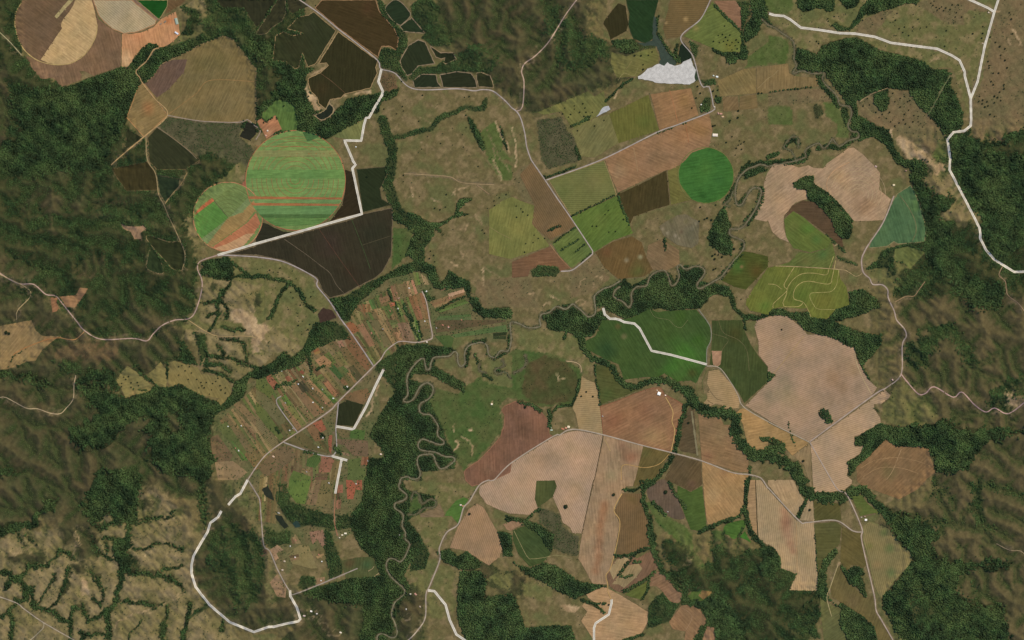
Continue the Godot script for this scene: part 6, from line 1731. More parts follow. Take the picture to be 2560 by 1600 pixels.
		["crop_field", "bright green fan field in the upper fork of the stream woods", "crop field", "46602a", [1812, 1314, 1836, 1304, 1861, 1301, 1862, 1320, 1836, 1348, 1822, 1338, 1809, 1333], {"smooth": 1}],
		["crop_field", "small bright green wedge beside the dark eastern woods", "crop field", "3f6428", [1849, 1343, 1862, 1328, 1878, 1357, 1862, 1348], {}],
		["crop_field", "reddish brown field on the bank of the winding river", "crop field", "785741", [1280, 1007, 1291, 1003, 1328, 1012, 1351, 1028, 1367, 1047, 1371, 1067, 1373, 1086, 1383, 1091, 1333, 1122, 1280, 1153, 1275, 1181, 1233, 1200, 1221, 1200, 1198, 1211, 1180, 1215, 1168, 1205, 1164, 1200, 1161, 1181, 1165, 1173, 1196, 1152, 1230, 1117, 1251, 1091, 1260, 1065, 1262, 1038, 1254, 1025, 1260, 1016], {"edge": "8a6248", "stains": [[1306, 1065, 30, "6c4e3a", 0.7], [1320, 1025, 25, "86604a", 0.7], [1222, 1165, 25, "7c5f48", 0.6]]}],
		["crop_field", "pale teardrop field beside the grey valley road", "crop field", "967857", [1193, 1259, 1209, 1269, 1227, 1301, 1244, 1330, 1256, 1370, 1249, 1391, 1222, 1414, 1166, 1377, 1125, 1369, 1143, 1320, 1172, 1272], {"rows": 70.0}],
		["crop_field", "fresh green field wrapped around a small farmhouse", "crop field", "4f6a30", [1116, 1280, 1138, 1253, 1159, 1243, 1172, 1248, 1159, 1269, 1146, 1311, 1129, 1290, 1112, 1290], {}],
		["crop_field", "tan wedge field beside the old river loop", "crop field", "79664a", [1051, 1285, 1090, 1269, 1097, 1259, 1110, 1280, 1109, 1293, 1051, 1293], {}],
		["crop_field", "small pale pink field at the east edge of the valley woods", "crop field", "8d6f52", [1258, 1311, 1280, 1302, 1280, 1302, 1306, 1306, 1309, 1309, 1280, 1324, 1280, 1327, 1267, 1324], {}],
		["crop_field", "dark green notch field cut into the pale tan field", "crop field", "4a4f2c", [1341, 1202, 1387, 1201, 1392, 1216, 1382, 1242, 1367, 1253, 1349, 1266, 1344, 1268, 1337, 1248], {}],
		["pasture_field", "tan hill pasture with an orange track and one dark bush clump", "pasture", "87704a", [0, 815, 79, 800, 90, 826, 106, 840, 151, 840, 132, 853, 106, 875, 90, 901, 66, 904, 45, 914, 16, 924, 0, 924], {"stains": [[119, 848, 14, "a87a4c", 0.9], [58, 893, 25, "84744a", 0.5]], "lines": [["cattle_track", "a06f42", 2.0, [151, 844, 114, 850, 53, 874, 34, 887]]]}],
		["pasture_field", "olive pasture knob jutting into the western forest", "pasture", "7b7044", [291, 951, 307, 927, 320, 914, 352, 938, 381, 965, 378, 975, 360, 983, 331, 988, 315, 997, 302, 969], {"stains": [[333, 983, 12, "8f7349", 0.6]]}],
		["pasture_field", "small olive pasture lobe split by a line of trees", "pasture", "7b7044", [366, 938, 384, 924, 402, 904, 415, 922, 417, 948, 415, 968, 397, 967, 376, 946], {}],
		["pasture_field", "long dotted olive pasture along the north rim of the western forest", "pasture", "7d6f43", [421, 906, 437, 902, 466, 911, 495, 919, 503, 935, 561, 941, 579, 969, 577, 986, 553, 1014, 542, 1004, 548, 996, 503, 988, 450, 959, 421, 969], {}],
		["marsh_field", "green and rust marsh clearing by the end of the grey track", "marsh", "4e5230", [852, 1402, 891, 1394, 931, 1391, 948, 1431, 936, 1443, 905, 1443, 865, 1446], {"stains": [[873, 1409, 18, "5f4a30", 0.8], [918, 1412, 18, "3f5c38", 0.7]], "lines": [["sand_scar", "9a8560", 1.4, [920, 1428, 931, 1422, 935, 1416]], ["sand_scar", "9a8560", 1.8, [935, 1442, 947, 1433]]]}],
	]


func blocks() -> Array:
	return [
		["fan of narrow western strips between the forest edge and the village road", [["755f3e", [550, 1052, 640, 1176, 645, 1172, 555, 1047]], ["71623e", [555, 1047, 645, 1172, 650, 1167, 561, 1042]], ["6c633f", [561, 1041, 624, 1131, 629, 1126, 566, 1036]], ["766441", [625, 1132, 650, 1167, 655, 1163, 630, 1127]], ["836d48", [566, 1036, 593, 1074, 598, 1069, 571, 1031]], ["6a5d3b", [594, 1075, 655, 1163, 660, 1158, 599, 1070]], ["65653b", [572, 1031, 637, 1125, 642, 1121, 577, 1026]], ["665538", [638, 1127, 644, 1135, 649, 1131, 643, 1122]], ["6f613e", [645, 1137, 660, 1158, 665, 1154, 650, 1132]], ["846f49", [577, 1025, 665, 1154, 669, 1149, 582, 1020]], ["6e6140", [583, 1020, 608, 1057, 613, 1052, 588, 1015]], ["5c5935", [608, 1058, 621, 1078, 626, 1073, 613, 1053]], ["746440", [622, 1079, 670, 1149, 674, 1145, 627, 1074]], ["5f5839", [588, 1015, 622, 1065, 627, 1061, 593, 1010]], ["85724e", [623, 1067, 630, 1077, 635, 1072, 628, 1062]], ["64643b", [630, 1078, 675, 1145, 679, 1140, 635, 1074]], ["917a52", [593, 1009, 680, 1140, 684, 1136, 599, 1004]], ["615839", [599, 1004, 625, 1045, 630, 1040, 604, 999]], ["786442", [626, 1046, 658, 1094, 662, 1090, 631, 1041]], ["7b6e46", [658, 1096, 685, 1136, 689, 1131, 663, 1091]], ["5e6437", [604, 999, 661, 1087, 666, 1082, 609, 994]], ["746340", [662, 1088, 690, 1131, 694, 1127, 667, 1084]], ["7d6a47", [610, 993, 674, 1094, 678, 1089, 615, 988]], ["6f6340", [674, 1095, 694, 1127, 699, 1123, 679, 1091]], ["566236", [615, 988, 650, 1044, 655, 1039, 620, 983]], ["716341", [651, 1045, 699, 1122, 704, 1118, 656, 1041]], ["927f55", [621, 983, 692, 1097, 696, 1093, 626, 978]], ["605838", [692, 1099, 704, 1118, 709, 1114, 697, 1094]], ["6e613e", [626, 977, 709, 1113, 714, 1109, 631, 972]], ["615336", [631, 972, 714, 1109, 719, 1105, 637, 967]], ["5d5a36", [637, 967, 719, 1104, 724, 1100, 642, 962]], ["6a623e", [642, 961, 671, 1011, 676, 1006, 647, 956]], ["74603e", [672, 1012, 712, 1079, 717, 1074, 677, 1007]], ["6f6240", [713, 1080, 724, 1100, 729, 1096, 717, 1076]], ["5a5934", [648, 956, 707, 1058, 712, 1054, 653, 951]], ["5e5335", [708, 1059, 729, 1095, 734, 1091, 713, 1055]], ["685a3a", [653, 951, 734, 1091, 739, 1087, 658, 946]], ["576236", [659, 945, 739, 1086, 744, 1082, 664, 940]]], 0.35],
		["fan of narrow middle strips between the wooded stream and the village road", [["66663b", [664, 938, 699, 998, 705, 995, 670, 935]], ["796c46", [700, 1000, 728, 1047, 734, 1043, 706, 996]], ["69563a", [729, 1049, 746, 1078, 752, 1073, 735, 1044]], ["786040", [670, 935, 709, 1001, 715, 997, 676, 932]], ["72603f", [710, 1002, 734, 1042, 740, 1038, 716, 998]], ["706141", [735, 1044, 752, 1073, 758, 1067, 741, 1039]], ["63643a", [676, 932, 744, 1043, 749, 1038, 682, 929]], ["7b6945", [745, 1045, 758, 1067, 764, 1062, 750, 1040]], ["8e7a54", [682, 929, 764, 1062, 770, 1056, 687, 926]], ["776d47", [688, 926, 723, 981, 729, 977, 693, 923]], ["645839", [724, 982, 724, 982, 729, 978, 729, 979]], ["8e6748", [724, 984, 771, 1056, 776, 1051, 730, 980]], ["6f6941", [694, 923, 709, 947, 715, 944, 699, 920]], ["907d55", [710, 948, 761, 1027, 767, 1022, 716, 945]], ["6c5d3e", [762, 1028, 777, 1051, 782, 1045, 768, 1024]], ["615236", [700, 920, 719, 949, 724, 945, 705, 917]], ["756743", [719, 950, 745, 988, 750, 984, 725, 947]], ["6c6940", [746, 989, 783, 1045, 789, 1040, 751, 985]], ["8a7652", [706, 917, 789, 1040, 795, 1035, 711, 914]], ["73553a", [711, 914, 747, 965, 752, 961, 717, 911]], ["68613d", [748, 966, 795, 1034, 801, 1029, 753, 962]], ["786747", [717, 911, 754, 963, 760, 959, 723, 908]], ["6f6642", [755, 964, 801, 1029, 807, 1024, 761, 960]], ["6b553a", [723, 908, 761, 959, 766, 956, 729, 905]], ["695a3b", [762, 961, 807, 1023, 813, 1018, 767, 957]], ["686f3d", [729, 905, 757, 942, 763, 939, 735, 902]], ["645839", [758, 943, 813, 1018, 819, 1013, 764, 940]], ["81704c", [735, 902, 820, 1012, 825, 1007, 741, 899]], ["7c6845", [741, 899, 768, 934, 774, 930, 747, 896]], ["69693d", [769, 935, 804, 979, 810, 975, 775, 931]], ["84734d", [805, 980, 826, 1007, 832, 1002, 811, 976]], ["86734f", [747, 896, 778, 934, 784, 931, 753, 893]], ["716d43", [779, 935, 811, 976, 817, 971, 784, 932]], ["6a5539", [812, 977, 832, 1001, 838, 996, 818, 972]], ["685439", [753, 893, 838, 996, 844, 991, 759, 890]], ["756342", [759, 890, 783, 919, 789, 915, 765, 887]], ["69553a", [784, 920, 844, 991, 850, 985, 790, 916]], ["6c673e", [765, 887, 797, 924, 803, 920, 771, 884]], ["86734d", [798, 925, 850, 985, 856, 980, 804, 921]], ["7b6c47", [771, 884, 856, 980, 862, 974, 776, 881]], ["776544", [777, 881, 863, 974, 868, 969, 782, 878]], ["836e48", [783, 878, 836, 934, 842, 930, 788, 875]], ["776c46", [837, 935, 869, 969, 874, 963, 843, 931]], ["645338", [789, 875, 815, 902, 821, 898, 794, 872]], ["855e42", [816, 903, 824, 911, 829, 907, 821, 899]], ["505b32", [825, 912, 875, 963, 881, 958, 830, 908]], ["66593a", [795, 872, 843, 920, 849, 916, 800, 869]], ["5b5e37", [844, 921, 881, 958, 887, 953, 850, 917]], ["736442", [800, 869, 851, 918, 857, 914, 806, 866]], ["576337", [852, 919, 887, 952, 893, 947, 858, 914]], ["7f6d4b", [806, 866, 875, 930, 881, 925, 812, 863]], ["7a6745", [876, 930, 893, 947, 899, 942, 881, 926]], ["7a6a45", [812, 863, 899, 941, 905, 936, 818, 860]], ["6b5c3c", [818, 860, 905, 936, 911, 931, 824, 857]], ["6b5e3d", [824, 857, 853, 881, 859, 878, 830, 854]], ["796645", [854, 882, 869, 895, 875, 891, 860, 879]], ["736541", [870, 896, 912, 930, 917, 925, 876, 892]], ["796242", [830, 854, 886, 899, 892, 895, 836, 851]], ["5e4e34", [887, 900, 888, 901, 894, 897, 893, 896]], ["625638", [889, 902, 918, 925, 924, 920, 895, 897]], ["8b7852", [836, 851, 859, 869, 864, 865, 842, 848]], ["786543", [860, 869, 924, 919, 930, 914, 865, 866]]], 0.35],
		["fan of narrow northern strips between the wooded stream and the village lane", [["816e48", [868, 778, 904, 845, 910, 842, 874, 775]], ["6b5639", [904, 847, 938, 910, 943, 907, 910, 843]], ["65603a", [875, 775, 944, 906, 949, 903, 881, 771]], ["7f6f47", [881, 771, 949, 903, 954, 899, 888, 768]], ["5c5033", [888, 768, 955, 899, 960, 896, 894, 764]], ["765c3e", [895, 764, 929, 833, 935, 829, 901, 761]], ["6d5f3d", [930, 834, 945, 865, 951, 862, 935, 831]], ["645e39", [946, 867, 960, 895, 965, 892, 951, 863]], ["665d3c", [901, 761, 930, 818, 935, 815, 907, 757]], ["836d48", [930, 820, 948, 857, 954, 853, 936, 816]], ["68693e", [949, 858, 966, 892, 971, 888, 955, 855]], ["606a3b", [908, 757, 971, 888, 977, 885, 914, 754]], ["8c7b51", [914, 754, 925, 777, 932, 774, 921, 751]], ["70613f", [926, 778, 966, 863, 972, 859, 932, 775]], ["6d603d", [967, 864, 977, 885, 982, 881, 972, 861]], ["63683c", [921, 750, 932, 774, 938, 770, 927, 747]], ["6e5c3c", [933, 775, 961, 835, 966, 832, 939, 771]], ["665338", [961, 836, 982, 881, 988, 877, 967, 833]], ["7d6945", [928, 747, 988, 877, 993, 874, 934, 744]], ["585c33", [934, 743, 993, 874, 999, 870, 941, 740]], ["5e693a", [941, 740, 956, 773, 962, 769, 947, 737]], ["7c6442", [956, 774, 964, 792, 970, 789, 962, 771]], ["6d5b3c", [965, 794, 999, 870, 1004, 867, 971, 790]], ["5c4d33", [948, 737, 1005, 866, 1010, 863, 954, 733]], ["545933", [954, 733, 971, 771, 977, 768, 961, 730]], ["7f6d46", [971, 773, 974, 778, 980, 775, 977, 769]], ["856c47", [974, 780, 1010, 863, 1015, 859, 980, 776]], ["705f3e", [961, 730, 981, 778, 987, 775, 967, 726]], ["6d5c3b", [982, 779, 1016, 859, 1021, 856, 988, 776]], ["535732", [968, 726, 1001, 807, 1007, 803, 974, 723]], ["73593d", [1001, 808, 1021, 855, 1026, 852, 1007, 805]], ["907c54", [974, 723, 990, 761, 996, 758, 980, 719]], ["66663b", [990, 763, 1016, 826, 1022, 823, 996, 759]], ["634d35", [1017, 828, 1027, 852, 1032, 848, 1022, 824]], ["87704a", [981, 719, 993, 749, 999, 746, 987, 716]], ["7b6443", [993, 750, 1019, 815, 1024, 811, 999, 747]], ["7b6a44", [1019, 816, 1032, 848, 1038, 845, 1025, 813]], ["675d3b", [987, 716, 996, 738, 1002, 734, 994, 713]], ["64673c", [996, 739, 1022, 804, 1028, 801, 1003, 736]], ["656d3e", [1023, 805, 1038, 845, 1043, 841, 1028, 802]], ["615838", [994, 712, 1043, 841, 1049, 837, 1000, 709]], ["686e3d", [1001, 709, 1049, 837, 1054, 834, 1007, 706]], ["796847", [1007, 705, 1038, 788, 1043, 784, 1014, 702]], ["6c5c3c", [1038, 789, 1054, 834, 1060, 830, 1044, 786]]], 0.35],
		["fan of narrow southern strips below the village road", [["816544", [712, 1115, 706, 1176, 712, 1177, 718, 1117]], ["5c5d35", [706, 1177, 706, 1176, 712, 1177, 712, 1178]], ["6a5a3b", [705, 1177, 700, 1230, 707, 1231, 712, 1179]], ["795a3e", [718, 1117, 710, 1203, 717, 1204, 724, 1118]], ["63593a", [710, 1204, 710, 1209, 717, 1210, 717, 1205]], ["5d4f34", [709, 1210, 708, 1231, 715, 1232, 716, 1211]], ["786743", [725, 1118, 715, 1232, 722, 1233, 731, 1120]], ["836c48", [731, 1120, 728, 1163, 734, 1164, 737, 1122]], ["644e36", [728, 1164, 727, 1180, 733, 1181, 734, 1165]], ["776645", [727, 1181, 722, 1233, 730, 1234, 733, 1182]], ["6b583b", [738, 1122, 730, 1234, 737, 1235, 744, 1124]], ["746242", [744, 1124, 740, 1197, 746, 1199, 750, 1125]], ["706e40", [740, 1199, 739, 1201, 746, 1203, 746, 1200]], ["584a31", [739, 1203, 738, 1235, 745, 1236, 746, 1204]], ["675c3a", [750, 1126, 749, 1161, 755, 1162, 756, 1127]], ["705d3e", [749, 1162, 748, 1168, 755, 1169, 755, 1163]], ["67583a", [748, 1169, 745, 1236, 752, 1237, 755, 1170]], ["706841", [757, 1127, 755, 1168, 762, 1169, 763, 1129]], ["525932", [755, 1169, 754, 1192, 761, 1194, 762, 1170]], ["594b32", [754, 1194, 752, 1237, 760, 1238, 761, 1195]], ["6b5f3e", [763, 1129, 760, 1238, 767, 1239, 769, 1131]], ["796a45", [770, 1131, 768, 1239, 775, 1240, 776, 1132]], ["705a3d", [776, 1132, 775, 1240, 782, 1241, 782, 1134]], ["66673d", [782, 1134, 782, 1241, 790, 1242, 788, 1136]], ["6c6d3e", [789, 1136, 790, 1242, 797, 1243, 795, 1138]], ["756241", [795, 1138, 796, 1165, 802, 1166, 801, 1139]], ["6f6542", [796, 1166, 796, 1167, 802, 1168, 802, 1167]], ["645338", [796, 1168, 798, 1243, 805, 1244, 802, 1169]], ["866f4a", [802, 1140, 805, 1244, 812, 1245, 808, 1141]], ["6c5d3d", [808, 1141, 812, 1245, 820, 1246, 814, 1143]], ["836f4a", [814, 1143, 816, 1164, 822, 1165, 820, 1145]], ["5e6037", [816, 1165, 820, 1246, 827, 1247, 822, 1166]], ["82704a", [821, 1145, 826, 1219, 832, 1220, 827, 1146]], ["766a43", [826, 1220, 826, 1228, 833, 1230, 833, 1221]], ["615136", [826, 1229, 828, 1247, 835, 1248, 833, 1231]], ["61623a", [827, 1146, 835, 1248, 842, 1249, 833, 1148]], ["5e5435", [834, 1148, 836, 1177, 843, 1179, 840, 1150]], ["786242", [836, 1178, 839, 1212, 846, 1213, 843, 1180]], ["594831", [839, 1213, 842, 1249, 850, 1250, 846, 1214]], ["746740", [650, 1190, 644, 1258, 649, 1256, 655, 1184]], ["5c5d34", [644, 1259, 640, 1300, 645, 1301, 649, 1257]], ["756640", [656, 1184, 650, 1246, 655, 1244, 661, 1177]], ["6f573b", [650, 1247, 645, 1301, 650, 1302, 655, 1245]], ["8e7d51", [661, 1177, 656, 1236, 661, 1233, 666, 1171]], ["68683b", [656, 1237, 652, 1282, 657, 1282, 661, 1234]], ["645c3a", [652, 1283, 650, 1302, 655, 1303, 656, 1283]], ["9e885d", [666, 1170, 659, 1254, 664, 1252, 672, 1164]], ["675938", [659, 1255, 659, 1258, 664, 1256, 664, 1254]], ["67663b", [659, 1259, 655, 1303, 660, 1304, 664, 1258]], ["675838", [672, 1164, 668, 1214, 673, 1210, 677, 1158]], ["596437", [668, 1215, 666, 1232, 671, 1230, 673, 1211]], ["6a5e3b", [666, 1234, 660, 1304, 665, 1305, 671, 1231]], ["746c40", [678, 1158, 675, 1183, 680, 1178, 683, 1151]], ["665236", [675, 1185, 665, 1305, 670, 1306, 680, 1180]], ["735d3c", [683, 1151, 670, 1306, 675, 1307, 688, 1145]], ["71633f", [688, 1144, 682, 1219, 687, 1216, 694, 1138]], ["5f5434", [682, 1221, 680, 1252, 684, 1251, 687, 1218]], ["6a5e3a", [679, 1254, 675, 1307, 680, 1308, 684, 1252]], ["615435", [694, 1138, 691, 1169, 697, 1164, 699, 1132]], ["616337", [691, 1170, 690, 1190, 695, 1186, 696, 1166]], ["73623d", [690, 1192, 680, 1308, 685, 1309, 695, 1188]], ["685939", [700, 1132, 694, 1202, 699, 1198, 705, 1125]], ["776842", [694, 1204, 685, 1309, 690, 1310, 699, 1200]]], 0.35],
		["northern smallholdings, narrow strip plots between the stream woods and the village road", [["65593a", [992, 708, 1002, 747, 997, 748, 987, 710]], ["755e43", [987, 710, 996, 748, 990, 750, 982, 713]], ["795a41", [981, 713, 990, 750, 984, 752, 976, 715]], ["a57758", [1032, 699, 1045, 733, 1038, 736, 1027, 701]], ["89774f", [1026, 701, 1038, 736, 1031, 739, 1021, 702]], ["9d7c58", [1021, 702, 1031, 739, 1024, 741, 1016, 704]], ["896444", [1058, 731, 1068, 774, 1060, 775, 1049, 733]], ["7f623e", [1069, 775, 1074, 797, 1066, 798, 1061, 776]], ["7e6542", [1049, 733, 1061, 778, 1053, 779, 1040, 736]], ["876b46", [1061, 779, 1066, 798, 1058, 798, 1053, 780]], ["886643", [1040, 736, 1048, 764, 1040, 766, 1031, 739]], ["926546", [1048, 765, 1058, 798, 1050, 799, 1040, 766]], ["7d5b3c", [1030, 739, 1044, 779, 1036, 781, 1021, 742]], ["8a6442", [1044, 780, 1050, 799, 1043, 800, 1036, 781]], ["917a54", [1063, 691, 1074, 712, 1067, 712, 1058, 688]], ["9a825a", [1057, 688, 1067, 711, 1060, 711, 1052, 684]], ["6f6a42", [1051, 684, 1060, 711, 1053, 710, 1046, 681]], ["66753c", [1045, 681, 1052, 710, 1046, 712, 1039, 681]], ["6e703e", [1038, 681, 1046, 712, 1040, 715, 1032, 681]], ["4c5230", [936, 744, 950, 770, 944, 771, 931, 747]], ["495b32", [931, 747, 943, 771, 938, 772, 926, 749]], ["556c3a", [926, 749, 937, 772, 931, 773, 921, 752]], ["7c6144", [947, 744, 971, 739, 972, 745, 949, 752]], ["816446", [949, 752, 972, 746, 972, 752, 951, 760]], ["6c5e3c", [951, 760, 972, 753, 973, 759, 953, 767]], ["745b3b", [925, 760, 926, 781, 921, 781, 919, 760]], ["8d6b48", [918, 760, 920, 781, 915, 781, 912, 760]], ["755538", [911, 760, 915, 781, 910, 781, 905, 760]], ["535e34", [971, 763, 984, 781, 980, 786, 966, 765]], ["536135", [965, 765, 980, 786, 975, 791, 960, 766]], ["60663a", [960, 767, 975, 792, 971, 797, 955, 768]], ["9d6244", [973, 758, 987, 755, 987, 765, 976, 767]], ["5a6a38", [1008, 750, 1018, 781, 1013, 784, 1001, 751]], ["65633a", [1001, 752, 1013, 785, 1008, 788, 994, 753]], ["69763e", [994, 753, 1008, 788, 1003, 791, 987, 755]], ["645b3a", [907, 781, 920, 800, 912, 800, 902, 779]], ["69683d", [902, 779, 912, 800, 903, 800, 897, 778]], ["83764c", [897, 777, 903, 800, 894, 800, 892, 776]], ["907a51", [952, 770, 968, 800, 962, 800, 947, 772]], ["8f7a52", [946, 772, 961, 800, 955, 800, 941, 773]], ["8e734c", [940, 773, 955, 800, 949, 800, 935, 774]], ["6d5d3d", [934, 774, 948, 800, 942, 800, 929, 776]], ["6d5c3e", [1013, 707, 1021, 741, 1016, 743, 1006, 709]], ["736343", [1006, 709, 1015, 743, 1010, 745, 999, 710]], ["746644", [999, 710, 1010, 745, 1004, 747, 992, 712]], ["92603f", [864, 808, 878, 804, 894, 816, 899, 825, 886, 833, 879, 836]], ["8f6a4a", [894, 812, 907, 808, 939, 862, 924, 867, 901, 828]], ["666e3f", [920, 800, 939, 834, 933, 837, 914, 802]], ["5e5f39", [940, 835, 955, 862, 949, 867, 934, 838]], ["6d603d", [914, 802, 948, 867, 942, 871, 908, 803]], ["706442", [921, 800, 944, 800, 980, 863, 961, 871, 952, 842]], ["725e3f", [968, 800, 995, 850, 991, 854, 961, 800]], ["88714b", [960, 800, 990, 854, 986, 857, 953, 800]], ["947a51", [953, 800, 986, 857, 982, 861, 945, 800]], ["9f7954", [1000, 828, 1005, 850, 998, 852, 991, 830]], ["8a6949", [991, 830, 997, 852, 990, 854, 982, 832]], ["836b4e", [1021, 805, 1037, 850, 1030, 851, 1014, 806]], ["80664c", [1014, 806, 1030, 851, 1023, 852, 1007, 807]], ["6d5840", [1007, 807, 1023, 852, 1016, 852, 1000, 808]], ["82664c", [1000, 808, 1015, 852, 1009, 853, 993, 808]], ["5e7339", [1043, 800, 1053, 847, 1047, 848, 1036, 800]], ["7f824c", [1036, 800, 1046, 848, 1040, 850, 1029, 800]], ["7d6a46", [1045, 800, 1074, 800, 1075, 807, 1049, 808]], ["796845", [1049, 808, 1075, 807, 1076, 814, 1052, 815]], ["726040", [1052, 816, 1077, 814, 1078, 821, 1056, 823]], ["595632", [898, 830, 946, 906, 941, 909, 893, 833]], ["6f713f", [893, 833, 940, 909, 935, 912, 888, 837]], ["7c6141", [947, 820, 968, 816, 970, 821, 949, 824]], ["8f704c", [950, 824, 970, 821, 972, 826, 952, 829]], ["6e573b", [894, 840, 920, 879, 914, 879, 886, 840]], ["786143", [886, 840, 914, 879, 908, 879, 879, 840]], ["5d5e37", [971, 800, 992, 800, 995, 805, 974, 806]], ["60663a", [974, 807, 995, 805, 999, 810, 978, 813]], ["716d42", [978, 813, 999, 811, 1002, 816, 981, 820]]], 0.95],
		["middle smallholdings, striped plots between lane and stream north of the village road", [["78593c", [870, 841, 885, 838, 928, 916, 919, 928, 905, 916, 857, 856]], ["6e5c3c", [844, 852, 856, 857, 905, 919, 916, 931, 906, 942, 852, 875]], ["856d4e", [860, 849, 868, 866, 862, 867, 854, 850]], ["976e53", [854, 850, 861, 867, 855, 868, 848, 852]], ["937056", [848, 852, 855, 868, 849, 869, 843, 853]], ["8a5c3b", [783, 877, 796, 869, 799, 875, 785, 882]], ["8d6f41", [785, 882, 799, 876, 803, 882, 787, 887]], ["9a7550", [788, 901, 809, 888, 830, 906, 820, 916, 799, 914]], ["726c40", [849, 877, 870, 911, 865, 913, 843, 881]], ["69613b", [843, 882, 865, 913, 860, 915, 837, 886]], ["766841", [837, 886, 860, 915, 855, 916, 831, 890]], ["415730", [836, 913, 856, 940, 852, 945, 829, 916]], ["455931", [829, 917, 852, 945, 849, 949, 822, 920]], ["564f33", [883, 912, 910, 946, 903, 951, 877, 915]], ["5c5236", [877, 915, 902, 951, 895, 956, 871, 919]], ["6c633b", [823, 930, 862, 985, 857, 988, 815, 933]], ["7f6c43", [815, 933, 845, 972, 839, 974, 808, 935]], ["6a5838", [845, 972, 857, 988, 852, 990, 840, 975]], ["765339", [824, 949, 850, 983, 845, 986, 819, 952]], ["986e4b", [819, 952, 845, 986, 840, 989, 814, 955]], ["976a47", [814, 955, 840, 990, 835, 993, 810, 959]], ["666b3c", [775, 948, 804, 935, 807, 939, 783, 952]], ["525c31", [783, 952, 808, 940, 811, 944, 791, 955]], ["6c653e", [791, 955, 811, 944, 814, 948, 799, 959]], ["707441", [799, 959, 846, 1001, 842, 1004, 793, 957]], ["636a3c", [792, 957, 825, 988, 820, 989, 786, 954]], ["4b642d", [826, 988, 842, 1004, 838, 1006, 821, 989]], ["586233", [785, 954, 806, 974, 800, 974, 778, 951]], ["536532", [806, 975, 838, 1006, 834, 1009, 801, 974]], ["97754f", [775, 949, 805, 980, 800, 983, 770, 951]], ["866e49", [806, 981, 836, 1012, 830, 1015, 800, 984]], ["866c49", [770, 951, 805, 989, 800, 992, 765, 953]], ["7b6343", [806, 990, 829, 1016, 823, 1019, 800, 993]], ["4c4630", [756, 951, 775, 975, 769, 977, 752, 954]], ["3e3d2a", [751, 954, 769, 977, 763, 980, 746, 956]], ["4b432e", [746, 956, 763, 980, 757, 982, 741, 959]], ["6d583a", [772, 976, 803, 1005, 798, 1008, 767, 979]], ["5e5536", [804, 1005, 823, 1022, 817, 1026, 798, 1008]], ["575634", [767, 979, 796, 1006, 791, 1009, 762, 981]], ["65613b", [797, 1007, 817, 1026, 811, 1029, 791, 1010]], ["846644", [762, 981, 811, 1029, 805, 1033, 757, 983]], ["7f6546", [725, 965, 743, 959, 759, 983, 804, 1033, 786, 1043]], ["6c5d3c", [725, 970, 750, 1003, 746, 1007, 721, 974]], ["7d6d46", [751, 1004, 783, 1046, 778, 1049, 747, 1008]], ["766442", [720, 974, 778, 1050, 773, 1053, 716, 978]], ["645437", [716, 979, 744, 1015, 739, 1019, 712, 983]], ["5f5f37", [744, 1016, 773, 1053, 768, 1056, 740, 1019]], ["5e7437", [714, 986, 727, 1009, 723, 1014, 709, 989]], ["50612e", [709, 990, 722, 1014, 718, 1019, 704, 993]], ["876c49", [711, 1004, 739, 1045, 734, 1049, 708, 1007]], ["896a48", [740, 1046, 754, 1067, 748, 1072, 735, 1050]], ["836847", [708, 1007, 748, 1072, 742, 1076, 704, 1009]], ["706e3e", [727, 1012, 766, 1059, 761, 1063, 723, 1016]], ["736e3f", [723, 1016, 760, 1063, 755, 1067, 718, 1020]], ["8a5a42", [722, 939, 730, 948, 725, 952, 717, 941]], ["774d38", [717, 941, 725, 952, 720, 956, 712, 943]], ["7f503a", [754, 925, 762, 932, 755, 937, 747, 929]], ["7f5f40", [850, 951, 862, 943, 874, 956, 865, 964, 855, 959]], ["656b3b", [823, 879, 841, 906, 837, 908, 814, 884]], ["626938", [813, 885, 836, 908, 832, 910, 804, 890]], ["886a44", [873, 927, 891, 953, 886, 958, 868, 932]], ["6c5f3c", [868, 932, 886, 959, 881, 964, 863, 937]], ["675c37", [862, 938, 881, 964, 876, 969, 857, 943]]], 0.95],
